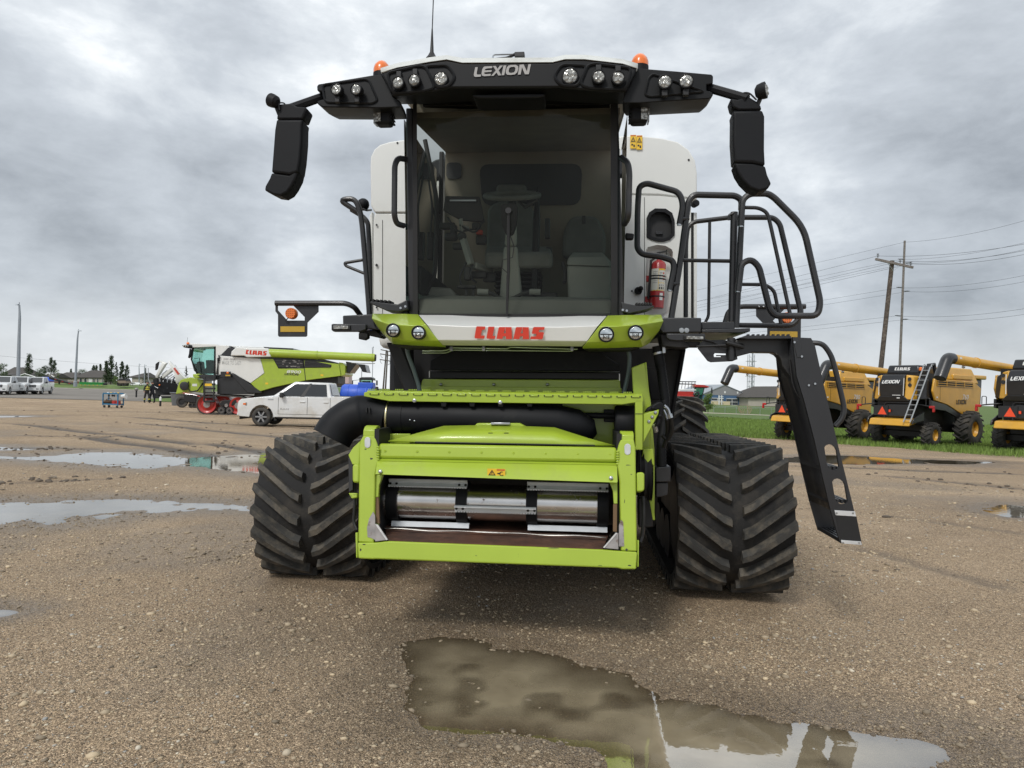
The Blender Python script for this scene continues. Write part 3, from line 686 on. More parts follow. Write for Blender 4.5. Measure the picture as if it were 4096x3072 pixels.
# rear steering wheels
def rear_wheel(xc, yc, rad, w, side):
    t = bpy.data.objects.new('rear_wheel', None); col.objects.link(t); t.parent = root
    b = MB(); c = (xc-w/2, yc, rad)
    b.lathe(c, (1, 0, 0), [(.0, rad*.5), (.0, rad*.72), (.03, rad*.88), (.08, rad*.93), (w-.08, rad*.93), (w-.03, rad*.88), (w, rad*.72), (w, rad*.5)], 48); b.build('tyre', RUB, t, smooth=50)
    b = MB()
    for half in (0, 1):
        for k in range(22):
            a0 = 2*math.pi*(k+.5*half)/22; rr = []
            for q in range(6):
                u = q/5; x = (xc-w/2-.005+u*(w/2+.03)) if half == 0 else (xc+w/2+.005-u*(w/2+.03))
                a = a0 + .34*u
                cr = rad*(.90+.10*min(1, u*3+.45)) if q == 0 else rad
                def pt(da, r): return Vector((x, yc-math.cos(a+da)*r, rad+math.sin(a+da)*r))
                rr.append([pt(-.055, rad*.90), pt(-.035, cr), pt(.035, cr), pt(.055, rad*.90)])
            lb = MB(); lb.loft(rr); lb.build('lug', RUBL, t, smooth=30)
    b = MB(); b.lathe((xc-w/2+.02, yc, rad), (1, 0, 0), [(0, .1), (.1, rad*.4), (0, rad*.52), (w-.04, rad*.52), (w-.14, rad*.4), (w-.04, .1)], 32); b.build('rim', REDL, t)
rear_wheel(1.80, 4.75, .76, .62, 1)
rear_wheel(-1.80, 4.75, .76, .62, -1)

# ---------------------------------------------------------------- chassis and body behind
b = MB(); b.box((-1.08, .35, .75), (1.08, 5.6, 1.9)); b.build('chassis', DARK, root, bevel=.05)
b = MB(); b.box((-.75, 4.6, .55), (.75, 4.9, .9)); b.build('rear_axle', DARK, root, bevel=.02)
b = MB(); b.hull([(-1.5, 1.45, 1.95), (1.42, 1.45, 1.95), (1.42, 6.3, 1.85), (-1.5, 6.3, 1.85)], [(-1.45, 1.5, 3.6), (1.38, 1.5, 3.6), (1.38, 6.0, 3.2), (-1.45, 6.0, 3.2)]); b.build('body_shell', WHITE, root, bevel=.08, bseg=3)
b = MB(); b.hull([(-1.3, 1.5, 3.6), (1.25, 1.5, 3.6), (1.25, 4.0, 3.6), (-1.3, 4.0, 3.6)], [(-1.0, 1.7, 3.86), (1.0, 1.7, 3.86), (1.0, 3.8, 3.86), (-1.0, 3.8, 3.86)]); b.build('grain_tank_cover', BLK, root, bevel=.04)
b = MB(); b.hull([(-1.2, 6.3, 1.2), (1.15, 6.3, 1.2), (1.15, 7.3, 1.5), (-1.2, 7.3, 1.5)], [(-1.2, 6.0, 3.0), (1.15, 6.0, 3.0), (1.1, 7.1, 2.5), (-1.15, 7.1, 2.5)]); b.build('rear_hood', LIME, root, bevel=.08)

# white front panels beside the cab
YP = 1.05
def rounded(pts, r, n=4): return [p for p in fillet(pts, r, n, True)]
pl = [(1481, 660), (1483, 625), (1497, 597), (1520, 578), (1560, 566), (1660, 552), (1660, 850), (1498, 850), (1483, 822)]
pz('panel', WHITE, pl, YP, .08, .012)
pz('panel', WHITE, [(1499, 853), (1660, 853), (1660, 1285), (1493, 1285), (1494, 880)], YP+.012, .08, .01)
pz('panel', WHITE, [(1478, 862), (1488, 845), (1489, 1285), (1480, 1285)], YP+.06, .08, .006)
prc = [(2462, 545), (2545, 540), (2650, 552), (2712, 567), (2755, 598), (2780, 640), (2788, 690), (2788, 800), (2745, 792), (2640, 780), (2462, 776)]
pz('panel', WHITE, prc, YP, .08, .012)
store = [(2586, 950), (2586, 873), (2596, 851), (2620, 835), (2662, 836), (2688, 853), (2698, 883), (2698, 942), (2680, 960), (2654, 968), (2630, 967), (2606, 960)]
extr = [(2584, 1262), (2584, 1000), (2592, 988), (2630, 979), (2662, 983), (2688, 998), (2692, 1010), (2692, 1215), (2680, 1245), (2655, 1265), (2625, 1268)]
outer = [(2462, 779), (2640, 783), (2745, 795), (2764, 800), (2764, 1290), (2462, 1290)]
_P = lambda L_, y: [M(px, py, y) for px, py in L_]
plate('panel', _P(outer, YP), [_P(store, YP), _P(extr, YP)], (0, .03, 0), WHITE, root)
pz('panel', WHITE, [(2776, 850), (2788, 850), (2788, 1290), (2776, 1290)], YP+.02, .1, .003)
pz('panel_seam', DARK, [(2764, 850), (2776, 850), (2776, 1290), (2764, 1290)], YP+.05, .1, .0)
sp = bpy.data.objects.new('storage_pocket', None); col.objects.link(sp); sp.parent = root
cS = Vector((0, 0, 0))
for p in _P(store, YP): cS += p
cS /= len(store)
sin = [cS+(p-cS)*.80 for p in _P(store, YP)]
plate('rim', [p+V(0, -.014, 0) for p in _P(store, YP)], [[p+V(0, -.014, 0) for p in sin]], (0, .035, 0), BLK, sp)
MB().prism([p+V(0, .05, 0) for p in _P(store, YP)], (0, .01, 0)).build('pocket_back', DARK, sp)
pz('latch', DGREY, [(2623, 925), (2651, 925), (2651, 937), (2623, 937)], YP+.03, .02, .002, sp)
b = MB(); E_ = _P(extr, YP)
cE = Vector((0, 0, 0))
for p in E_: cE += p
cE /= len(E_)
b.loft([[p+V(0, .002, 0) for p in E_], [cE+(p-cE)*.93+V(0, .09, 0) for p in E_], [cE+(p-cE)*.5+V(0, .10, 0) for p in E_], [cE+(p-cE)*.01+V(0, .10, 0) for p in E_]], caps=False); b.build('extinguisher_niche', WHITE, root, smooth=60)
# small fittings on the right hand panel
tb('filler_cap', BLK, [(2553, 1163, YP), (2553, 1163, YP-.05)], .034, 0, 14)
MB().ball(M(2563, 1154, YP-.06), .022).build('filler_handle', BLK, root)
b = MB().lathe(M(2554, 1126, YP-.001), (0, -1, 0), [(0, .017), (.002, .017)], 20).build('round_decal', WDEC, root)
MB().lathe(M(2528, 1164, YP-.001), (0, -1, 0), [(0, .008), (.002, .008)], 12).build('keyhole', DARK, root)
MB().lathe(M(1507, 1061, YP), (0, -1, 0), [(0, .012), (.008, .012)], 12).build('panel_bolt', DARK, root)
def warn(px0, py0, px1, py1, y, n=1, parent=None, horiz=False):
    """yellow warning sticker with its printed signs"""
    a = M(px0, py0, y); c = M(px1, py1, y); w = c.x-a.x; h = a.z-c.z; o = a.x, a.z
    d = MB().box((a.x, y-.0025, c.z), (c.x, y, a.z)).build('warning_decal', YDEC, parent or root, smooth=0)
    def q(u0, v0, u1, v1, m, nm):
        MB().box((a.x+w*u0, y-.0035, a.z-h*v1), (a.x+w*u1, y-.0027, a.z-h*v0)).build(nm, m, d, smooth=0)
    def tri(cu, cv, su, sv, nm='warning_sign'):
        X = lambda u, v: V(a.x+w*(cu+su*u), y-.0035, a.z-h*(cv+sv*v))
        b = MB(); k = .16
        O_ = [X(0, -.5), X(.5, .5), X(-.5, .5)]; I_ = [X(0, -.5+k*1.7), X(.5-k*1.4, .5-k), X(-.5+k*1.4, .5-k)]
        b.add(O_+I_, [(0, 1, 4, 3), (1, 2, 5, 4), (2, 0, 3, 5)])
        b.add([X(-.06, -.05), X(.08, -.08), X(.03, .22), X(-.1, .24)], [(0, 1, 2, 3)])
        b.build(nm, BDEC, d, smooth=0)
    if horiz:
        q(.52, .05, .97, .24, ODEC, 'decal_header'); tri(.26, .5, .42, .72)
        b = MB().tube([V(a.x+w*(.80+.11*math.cos(t)), y-.004, a.z-h*(.62+.24*math.sin(t))) for t in np.linspace(.6, 5.2, 12)], .0022, 4); b.build('warning_sign', BDEC, d)
        q(.56, .52, .74, .68, BDEC, 'warning_sign')
    else:
        q(.06, .02, .94, .10, ODEC, 'decal_header')
        tri(.5, .32, .8, .36)
        q(.06, .53, .94, .545, BDEC, 'decal_line'); q(.2, .66, .5, .78, BDEC, 'warning_sign'); q(.55, .72, .8, .9, BDEC, 'warning_sign')
warn(2521, 540, 2544, 594, YP-.012); warn(2546, 542, 2569, 598, YP-.012)
MB().lathe(M(2775, 818, YP-.02), (0.3, -1, 0), [(0, .03), (.05, .03), (.06, .025)], 16).build('work_lamp', BLK, root)

# ---------------------------------------------------------------- cab
cab = bpy.data.objects.new('cab', None); col.objects.link(cab); cab.parent = root
xl, xr = -.745, .725
def WSY(px, py):
    u = (px-2060)/420.; v = (1262-py)/866.
    return -.40 - .16*v - .09*(1-u*u)
P = []
for i in range(15):
    py = 1266+(392-1266)*i/14
    P.append([M(1652+(2470-1652)*k/20, py, WSY(1652+(2470-1652)*k/20, py)) for k in range(21)])
MB().grid(P).build('windscreen', GLASSW, cab, smooth=180)
# black printed border of the screen, following its curve
b = MB()
def strip(f, n=14, off=-.004):
    A = []
    for i in range(n+1): A.append([p+V(0, off, 0) for p in f(i/n)])
    b.grid(A)
def fp(px, py): return M(px, py, WSY(px, py))
strip(lambda t: [fp(1652, 1266-874*t), fp(1672-4*t, 1266-874*t)])
strip(lambda t: [fp(2444-2*t, 1266-874*t), fp(2470, 1266-874*t)])
strip(lambda t: [fp(1652+818*t, 392), fp(1652+818*t, 402)])
strip(lambda t: [fp(1652+818*t, 1266), fp(1652+818*t, 1256)])
b.build('screen_border', DARK, cab)
for (a0, a1, b0, b1) in (((1622, 430), (1652, 430), (1634, 1268), (1664, 1268)), ((2462, 405), (2472, 405), (2462, 1268), (2498, 1268))):
    q = [M(a0[0], a0[1], -.50), M(a1[0], a1[1], -.52), M(b1[0], b1[1], -.40), M(b0[0], b0[1], -.38)]
    MB().prism(q, (0, .10, 0)).build('pillar', DGREY, cab, bevel=.012)
MB().box((xl+.02, .78, 2.02), (xr-.02, .82, 3.66)).build('rear_wall', CABT, cab)
b = MB(); wq = rounded([M(1916, 657, .765), M(2329, 655, .765), M(2322, 819, .765), M(1930, 822, .765)], .09)
b.prism(wq, (0, .008, 0)); b.build('rear_window', CABD, cab)
wq = rounded([M(1785, 650, .765), M(1845, 650, .765), M(1845, 715, .765), M(1785, 715, .765)], .04)
MB().prism(wq, (0, .008, 0)).build('rear_vent', CABD, cab)
MB().box((xl, -.42, 2.0), (xr, 1.0, 2.05)).build('cab_floor', CABG, cab, bevel=.01)
MB().hull([(xl+.03, -.50, 3.40), (xr-.03, -.50, 3.40), (xr-.03, .82, 3.60), (xl+.03, .82, 3.60)], [(xl+.03, -.50, 3.44), (xr-.03, -.50, 3.44), (xr-.03, .82, 3.64), (xl+.03, .82, 3.64)]).build('headliner', pm('headliner_cloth', (.22, .20, .165), .9, var=.1, bump=.1, bscale=150), cab)
for x in (xl-.02, xr+.02):
    MB().grid([[V(x, -.36, 2.1), V(x, .80, 2.1)], [V(x, -.42, 2.8), V(x, .80, 2.8)], [V(x, -.50, 3.4), V(x, .80, 3.4)]]).build('side_window', GLASSS, cab, smooth=180)
    MB().box((x-.02, .80, 2.05), (x+.02, 1.0, 3.62)).build('rear_pillar', DGREY, cab, bevel=.01)
    MB().box((x-.02, -.38, 2.02), (x+.02, .98, 2.11)).build('door_sill', DGREY, cab, bevel=.01)
MB().box((xl+.02, -.2, 2.25), (xl+.05, .9, 2.45)).build('door_trim', CABD, cab, bevel=.01)
tb('door_frame', CABD, [(1700, 1180, -.05), (1740, 1100, .2), (1748, 800, .2), (1700, 560, .2)], .018, .08, parent=cab)
MB().hull([M(1672, 1258, -.40), M(2452, 1258, -.40), M(2452, 1256, .0), M(1672, 1256, .0)], [M(1672, 1195, -.36), M(2452, 1198, -.36), M(2440, 1190, .0), M(1690, 1180, .0)]).build('dash_ledge', CABG, cab, bevel=.015)
# steering column, wheel, wiper
b = MB(); b.hull([M(1996, 1228, .02), M(2094, 1228, .02), M(2094, 1215, .2), M(1996, 1215, .2)], [M(2015, 985, -.02), M(2070, 985, -.02), M(2070, 985, .10), M(2015, 985, .10)]); b.build('steering_column', CABG, cab, bevel=.02)
b = MB(); b.hull([M(2018, 985, -.03), M(2068, 985, -.03), M(2068, 985, .07), M(2018, 985, .07)], [M(2030, 850, .0), M(2066, 850, .0), M(2066, 850, .10), M(2030, 850, .10)]); b.build('column_head', CABG, cab, bevel=.02)
cw = M(2048, 782, .12); wr = .205; b = MB()
uu = V(1, 0, 0); vv = V(0, .86, .34).normalized()
b.tube([cw+uu*math.cos(t)*wr+vv*math.sin(t)*wr for t in np.linspace(0, 2*math.pi, 33)[:-1]], .019, 8, True)
b.tube([cw-uu*wr, cw-V(0, 0, .03), cw+uu*wr], .014, 6); b.tube([cw-V(0, 0, .03), cw-vv*wr], .014, 6); b.build('steering_wheel', SEAT, cab)
MB().tube([cw-V(0, 0, .02), M(2046, 880, .06)], .035, 10).build('column_tube', CABD, cab)
MB().tube([M(2075, 805, .05), M(2100, 830, .03), M(2150, 800, .0)], .012, 6).build('column_lever', CABD, cab)
b = MB().prism(rounded([M(2003, 815, -.44), M(2070, 815, -.44), M(2066, 895, -.44), M(2050, 938, -.44), M(2022, 938, -.44), M(2006, 895, -.44)], .03), (0, .05, 0)).build('wiper_motor_cover', DARK, cab)
wp = lambda px, py: M(px, py, WSY(px, py)-.03)
w = MB().tube([wp(2034, 845), wp(2034, 1080), wp(2028, 1262)], [.012, .010, .006], 8).build('wiper_arm', DARK, cab)
MB().lathe(wp(2034, 845), (0, -1, 0), [(0, .022), (.02, .02)], 14).build('pivot', DARK, w)
MB().bar(wp(2030, 1100), wp(2027, 1262), .012, .02).build('blade', DARK, w)
MB().tube([wp(2040, 940), wp(2056, 985), wp(2050, 1030), wp(2010, 1040), wp(2005, 1070), wp(2028, 1090)], .003, 5).build('washer_hose', DARK, w)
# monitor, arm, armrest
mo = MB().prism([M(1782, 783, .05), M(1918, 786, .10), M(1938, 888, .12), M(1842, 880, .09), M(1772, 842, .05)], (0, .03, 0)).build('monitor', CABD, cab, bevel=.006)
MB().bar(M(1800, 803, .06), M(1905, 803, .06), .02, .012).build('monitor_mount', STEEL, mo)
MB().bar(M(1842, 875, .05), M(1850, 935, .06), .035, .02).build('monitor_arm', CABG, cab, bevel=.003)
MB().bar(M(1848, 940, .04), M(1885, 1060, .0), .05, .04).build('monitor_arm', CABG, cab, bevel=.006)
MB().bar(M(1895, 1062, .03), M(1965, 1085, .2), .05, .05).build('armrest', CABG, cab, bevel=.01)
MB().ball(M(1848, 945, .03), .035).build('arm_joint', CABD, cab)
MB().cbox(M(1918, 930, .12), (.05, .03, .035)).build('switch_pod', pm('red_plastic', (.45, .05, .02), .4), cab, bevel=.005)
MB().cbox(M(1805, 948, .10), (.10, .06, .06)).build('switch_pod', CABD, cab, bevel=.02)
# seats
s = MB().prism(rounded([M(1944, 1045, .45), M(1950, 825, .6), M(2000, 800, .6), M(2080, 800, .6), M(2135, 830, .6), M(2165, 1045, .45)], .08), (0, .14, 0)).build('driver_seat', SEAT, cab, bevel=.03, bseg=3)
MB().prism(rounded([M(1985, 735, .62), M(2105, 735, .62), M(2110, 800, .62), M(1980, 800, .62)], .04), (0, .10, 0)).build('headrest', SEAT, s, bevel=.02)
MB().hull([M(1940, 1075, .0), M(2212, 1078, .0), M(2212, 1045, .5), M(1940, 1045, .5)], [M(1940, 1008, .0), M(2212, 1010, .0), M(2200, 985, .5), M(1945, 985, .5)]).build('seat_cushion', SEAT, s, bevel=.03)
MB().box((-.16, .1, 2.05), (.28, .5, 2.3)).build('seat_base', CABD, s, bevel=.02)
s = MB().prism(rounded([M(2248, 1030, .55), M(2252, 920, .6), M(2285, 862, .62), M(2390, 862, .62), M(2425, 935, .6), M(2420, 1030, .55)], .06), (0, .12, 0)).build('passenger_seat', SEAT, cab, bevel=.03, bseg=3)
MB().prism([M(2328, 863, .60), M(2342, 863, .60), M(2342, 895, .60), M(2328, 895, .60)], (0, .01, 0)).build('headrest_strap', CABD, s)
bx_ = MB().hull([M(2272, 1205, -.05), M(2447, 1205, -.05), M(2447, 1200, .45), M(2280, 1200, .45)], [M(2268, 1062, -.05), M(2447, 1068, -.05), M(2447, 1050, .45), M(2275, 1050, .45)]).build('cool_box', CABG, cab, bevel=.02)
MB().hull([M(2266, 1060, -.06), M(2447, 1066, -.06), M(2447, 1048, .45), M(2275, 1046, .45)], [M(2272, 1030, .0), M(2425, 1028, .0), M(2410, 1010, .45), M(2290, 1010, .45)]).build('lid', CABG, bx_, bevel=.012)
# pedals, foot rest
for px in (1865, 1893):
    p = MB().bar(M(px, 1150, .0), M(px-2, 1225, -.1), .02, .02).build('pedal', CABD, cab)
    MB().cbox(M(px-12, 1148, -.02), (.085, .05, .02)).build('pad', CABD, p, bevel=.004)
tb('foot_rest', CABD, [(1912, 1167, -.08), (1960, 1168, -.08), (2000, 1195, -.08), (2050, 1197, -.08), (2095, 1170, -.08), (2162, 1168, -.08)], .014, .05, parent=cab)
for px in (1932, 2140): tb('foot_rest_grip', CABG, [(px-22, 1167, -.08), (px+22, 1168, -.08)], .022, 0, parent=cab)
tb('floor_hose', CABD, [(2250, 1050, .1), (2262, 1090, .05), (2258, 1130, .0)], .015, .05, parent=cab)
# sun blind case and radio under the roof
MB().hull([M(2285, 470, .0), M(2300, 440, .0), M(2395, 462, .0), M(2392, 525, .0)], [M(2285, 470, .1), M(2300, 440, .1), M(2395, 462, .1), M(2392, 525, .1)]).build('roof_console', CABD, cab, bevel=.01)
MB().cbox(M(1916, 478, .0), (.025, .01, .055)).build('paper_tag', WDEC, cab)
for px, py in ((2328, 495), (2366, 507)): MB().cbox(M(px, py, -.012), (.03, .01, .02)).build('display', WDEC, cab)

# ---------------------------------------------------------------- roof with its lamp bar
roof = bpy.data.objects.new('cab_roof', None); col.objects.link(roof); roof.parent = root
YR = -.92
top = [(1524, 292), (1590, 272), (1719, 249), (1787, 240), (1850, 252), (2210, 250), (2260, 239), (2340, 239), (2492, 257), (2549, 274)]
bot = [(2505, 366), (2440, 368), (2330, 360), (2240, 350), (1800, 352), (1760, 362), (1660, 378), (1572, 384)]
fr = [M(px, py, YR) for px, py in top+bot]
bk = [M(px, py-12, YR+.45) for px, py in top] + [M(px, 418, YR+.36) for px, py in bot]
MB().hull(fr, bk).build('front_fascia', ROOFB, roof, bevel=.012, smooth=40)
lipf = [M(px, py-2, YR+.004) for px, py in top] ; lipt = [M(px, py-13, YR+.05) for px, py in top]
b = MB(); nT = len(top)
b.loft([[lipf[i], lipt[i], V(max(-.76, min(.73, lipt[i].x)), -.45, lipt[i].z+.04), V(max(-.74, min(.71, lipt[i].x)), 1.0, lipt[i].z+.11)] for i in range(nT)], caps=False)
b.build('roof_shell', ROOFW, roof, smooth=60, solid=.02)
pz('visor_lip', ROOFB, [(1890, 378), (2180, 374), (2175, 386), (2150, 391), (1920, 393), (1895, 388)], YR+.06, .2, .006, roof)
wl = [(1267, 344), (1273, 336), (1490, 300), (1527, 298), (1560, 352), (1572, 385), (1600, 405), (1606, 428), (1520, 432), (1290, 428), (1270, 416), (1267, 405), (1280, 400), (1297, 395), (1297, 368), (1268, 362)]
wr_ = [(2853, 304), (2846, 297), (2700, 284), (2547, 272), (2520, 340), (2500, 372), (2490, 400), (2495, 412), (2552, 412), (2838, 394), (2852, 382), (2853, 372), (2840, 364), (2826, 362), (2826, 338), (2852, 334)]
for nm, w_ in (('l', wl), ('r', wr_)):
    f0 = [M(px, py, YR+.06) for px, py in w_]; cc = sum(f0, Vector())/len(f0)
    f1 = [p+V(0, .17, 0)+V((cc.x-p.x)*.03, 0, (cc.z-p.z)*.10) for p in f0]; f2 = [p+V(0, .28, 0)+V((cc.x-p.x)*.1, 0, (cc.z-p.z)*.35) for p in f0]
    MB().loft([f0, f1, f2]).build('lamp_wing', ROOFB, roof, bevel=.012, smooth=40)
def loop_rim(pts, y, r, parent=roof): return MB().tube(fillet([M(px, py, y) for px, py in pts], .03, 4, True), r, 6, True).build('recess_rim', ROOFB, parent)
loop_rim([(1548, 292), (1680, 262), (1705, 270), (1740, 350), (1700, 362), (1585, 372), (1566, 360)], YR-.004, .010)
loop_rim([(1790, 260), (1822, 306), (1796, 345), (1745, 350), (1700, 264)], YR-.004, .010)
loop_rim([(2525, 272), (2380, 254), (2350, 262), (2320, 338), (2360, 352), (2490, 358), (2505, 340)], YR-.004, .010)
loop_rim([(2245, 258), (2214, 306), (2245, 342), (2310, 345), (2348, 262)], YR-.004, .010)
loop_rim([(1290, 345), (1300, 338), (1460, 316), (1476, 322), (1510, 400), (1490, 412), (1300, 408)], YR+.056, .008)
loop_rim([(2612, 296), (2595, 310), (2580, 378), (2600, 386), (2820, 366)], YR+.056, .008)
def work_lamp(px, py, y, rpx, aim=(0, -1, 0), brk=-1, parent=roof, name='work_lamp', ring=BLK, leds=4):
    c = M(px, py, y); r = 1.18*rpx*(y+_d0)/FPX; a = Vector(aim).normalized()
    h = MB().lathe(c, a, [(-.05, r*.55), (-.035, r*1.0), (-.005, r*1.14), (.012, r*1.14), (.014, r*.98), (.006, r*.97)], 24).build(name, ring, parent)
    MB().lathe(c+a*.007, a, [(0, r*.97), (.004, r*.8), (.006, .001)], 20).build('lens', LENS, h, smooth=60)
    if leds:
        for k in range(leds):
            t = 2*math.pi*(k+.5)/leds
            u = a.cross(V(0, 0, 1)).normalized(); w2 = a.cross(u)
            MB().ball(c+a*.010+(u*math.cos(t)+w2*math.sin(t))*r*.5, r*.36, 8, 6, (1, .3, 1)).build('reflector', LENS, h)
    if brk:
        MB().cbox(c+V(0, .02, brk*(r+.022)), (r*.9, .03, .04)).build('bracket', DARK, h, bevel=.004)
    return h
_d0 = 5.2
for px, py, r, br in ((1593, 332, 20, 1), (1658, 322, 20, 1), (2394, 308, 21, 1), (2472, 312, 21, 1)): work_lamp(px, py, YR-.03, r, (-.08 if px < 2000 else .08, -1, -.1), br)
for px, py, r, br in ((1347, 359, 19, -1), (1426, 359, 19, -1), (2660, 328, 22, -1), (2745, 325, 22, -1)): work_lamp(px, py, YR+.0, r, (-.15 if px < 2000 else -.12, -1, -.05), br)
for px, py, r in ((1764, 316, 23), (2280, 305, 26)): work_lamp(px, py, YR-.005, r, (0, -1, -.1), 0, leds=6)
logo_on('lettering', LOGO_L, MX(2123, 285, YR)-MX(1895, 285, YR), .066, M(2009, 283, YR-.004), (1, 0, .008), (0, 0, 1), GREYL, roof)
for px, pyt, pyb in ((1527, 241, 298), (2559, 213, 270)):
    a = M(px, pyb, -.45); h = M(px, pyt, -.45).z-a.z; r = 34*4.8/FPX
    bc = MB().lathe(a, (0, 0, 1), [(0, r), (h*.35, r), (h*.62, r*.86), (h*.85, r*.52), (h, r*.05)], 24).build('beacon', ORANGE, roof, smooth=60)
    MB().lathe(a+V(0, 0, -.05), (0, 0, 1), [(0, r*1.02), (.055, r*1.02)], 20).build('beacon_base', BLK, bc)
a = M(1727, 236, -.2)
an = MB().lathe(a, (0, 0, 1), [(0, .045), (.02, .03), (.05, .014), (.14, .009), (.22, .005)], 14).build('antenna', DARK, roof)
MB().tube([a+V(0, 0, .2), a+V(.012, 0, .75)], .004, 6).build('whip', DARK, an)
tb('roof_rail', STEEL, [(1972, 240, -.3), (1972, 219, -.3), (2055, 217, -.3)], .006, .02, 6, roof)
tb('roof_cable', DARK, [(1985, 237, -.3), (2030, 232, -.3), (2060, 217, -.3)], .01, .02, 6, roof)
MB().cbox(M(2079, 224, -.3), (.07, .06, .035)).build('roof_sensor', DGREY, roof, bevel=.005)
for px, py, s in ((1538, 470, -1), (2555, 462, 1)):
    c = M(px, py, YR+.2)
    h = MB().cbox(c, (.105, .10, .115)).build('flood_lamp', BLK, roof, bevel=.02)
    MB().prism([c+V(s*.055, -.035, -.05), c+V(s*.055, .045, -.045), c+V(s*.055, .045, .045), c+V(s*.055, -.035, .05)], (s*.008, 0, 0)).build('lens', LENS, h)
    MB().prism([c+V(s*.01, -.053, -.045), c+V(s*.05, -.045, -.045), c+V(s*.05, -.045, .045), c+V(s*.01, -.053, .045)], (0, -.006, 0)).build('lens', LENS, h)
    MB().bar(c+V(0, 0, .05), c+V(0, 0, .13), .04, .03, (0, 1, 0)).build('bracket', BLK, h)
    for k in range(4): MB().cbox(c+V(-s*.055, 0, -.036+k*.022), (.014, .09, .008)).build('cooling_fin', BLK, h)

# ---------------------------------------------------------------- mirrors
def mirror(arm, cap, body, foot, y, lamp, lamp_aim):
    m_ = bpy.data.objects.new('wing_mirror', None); col.objects.link(m_); m_.parent = root
    MB().tube([M(*p) for p in arm], .028, 8).build('arm', BLK, m_)
    for nm, pts, dy, dp in (('cap', cap, 0, .11), ('housing', body, -.012, .12), ('foot', foot, -.004, .12)):
        f0 = [M(px, py, y+dy) for px, py in pts]; cc = sum(f0, Vector())/len(f0)
        f1 = [cc+(p-cc)*1.0+V(0, .03, 0) for p in f0]; fm = [cc+(p-cc)*.95+V(0, -.010, 0) for p in f0]; f2 = [cc+(p-cc)*.97+V(0, dp, 0) for p in f0]
        MB().loft([fm, f0, f1, f2]).build(nm, BLK, m_, bevel=.008, smooth=30)
    if lamp:
        h = work_lamp(*lamp, aim=lamp_aim, brk=0, parent=m_, name='lamp')
        tb('cable', DARK, [(lamp[0]+(30 if lamp[0] < 2000 else -30), lamp[1]+38, lamp[2]), (lamp[0]+(25 if lamp[0] < 2000 else -60), lamp[1]+8, lamp[2]), (lamp[0]+(55 if lamp[0] < 2000 else -90), lamp[1]+10, lamp[2]+.02), (lamp[0]+(45 if lamp[0] < 2000 else -70), lamp[1]+60, lamp[2]+.03)], .005, .03, 6, m_)
        MB().bar(M(lamp[0]+(14 if lamp[0] < 2000 else -10), lamp[1]+20, lamp[2]+.02), M(lamp[0]+(28 if lamp[0] < 2000 else -25), lamp[1]+55, lamp[2]+.03), .02, .02).build('lamp_bracket', DARK, m_)
mirror([(1290, 388, YR+.12), (1165, 432, YR+.02)],
       [(1116, 418), (1165, 415), (1190, 428), (1226, 430), (1227, 440), (1212, 478), (1108, 478)],
       [(1108, 480), (1211, 480), (1208, 500), (1207, 560), (1200, 640), (1192, 690), (1160, 700), (1088, 690), (1095, 600), (1101, 520)],
       [(1088, 693), (1160, 703), (1193, 680), (1186, 710), (1168, 745), (1150, 770), (1125, 784), (1095, 780), (1060, 762), (1063, 745), (1080, 715)], YR+.0,
       (1088, 402, YR-.02, 21), (-.75, .2, .35))
mirror([(2830, 350, YR+.12), (2990, 396, YR+.0)],
       [(2921, 395), (2950, 400), (2990, 385), (3030, 410), (3042, 425), (3046, 440), (2952, 442), (2930, 430)],
       [(2931, 445), (3048, 443), (3057, 467), (3056, 600), (3059, 662), (3010, 652), (2938, 650), (2932, 560), (2933, 470)],
       [(2937, 653), (3010, 655), (3060, 666), (3068, 700), (3084, 735), (3070, 757), (3036, 766), (3000, 752), (2970, 722), (2950, 690)], YR+.0,
       (3056, 362, YR-.02, 24), (.8, -.35, .1))

# ---------------------------------------------------------------- grab handles at the cab, left rails, steps
tb('grab_handle', DGREY, [(1622, 637, -.46), (1592, 632, -.52), (1579, 660, -.54), (1577, 860, -.54), (1586, 895, -.50), (1615, 903, -.44)], .020, .06)
tb('grab_handle', DGREY, [(2484, 630, -.48), (2512, 650, -.54), (2518, 690, -.54), (2514, 870, -.54), (2498, 896, -.44)], .020, .06)
tb('railing', DGREY, [(1478, 1262, .1), (1470, 1150, .1), (1449, 900, .1), (1440, 840, .1), (1418, 793, .1), (1358, 800, .1), (1428, 846, .12)], .021, .05)
tb('railing', DGREY, [(1405, 838, .3), (1452, 866, .3), (1472, 890, .3), (1478, 1000, .3), (1481, 1262, .3)], .020, .06)
tb('railing', DGREY, [(1449, 1040, .1), (1378, 1052, .1), (1384, 1064, .1), (1458, 1094, .1)], .012, .02)
h = MB().ball(M(1453, 818, .35), .05).build('lamp', BLK, root)
tb('cable', DARK, [(1450, 835, .3), (1465, 842, .3), (1485, 840, .5)], .008, .02, 6)
for sgn, pts in ((-1, [(1628, 1198), (1632, 1238), (1598, 1247), (1545, 1243), (1478, 1213), (1482, 1204), (1590, 1217)]), (1, [(2484, 1208), (2490, 1246), (2515, 1254), (2590, 1238), (2618, 1226), (2616, 1222), (2545, 1222)])):
    st = pz('side_step', DGREY, pts, -.45, .18, .006)
    for k in range(6):
        t = k/6; px = (1485+t*95) if sgn < 0 else (2545+t*68); py = (1206+t*8) if sgn < 0 else (1222+t*1)
        MB().cbox(M(px, py-3, -.42+.03), (.012, .12, .014)).build('grip', DARK, st)
    for k in (0, 1):
        px = ((1603, 1232), (1622, 1226)) if sgn < 0 else ((2491, 1240), (2507, 1243))
        MB().lathe(M(px[k][0], px[k][1], -.452), (0, -1, 0), [(0, .008), (.006, .008)], 10).build('bolt', STEEL, st)

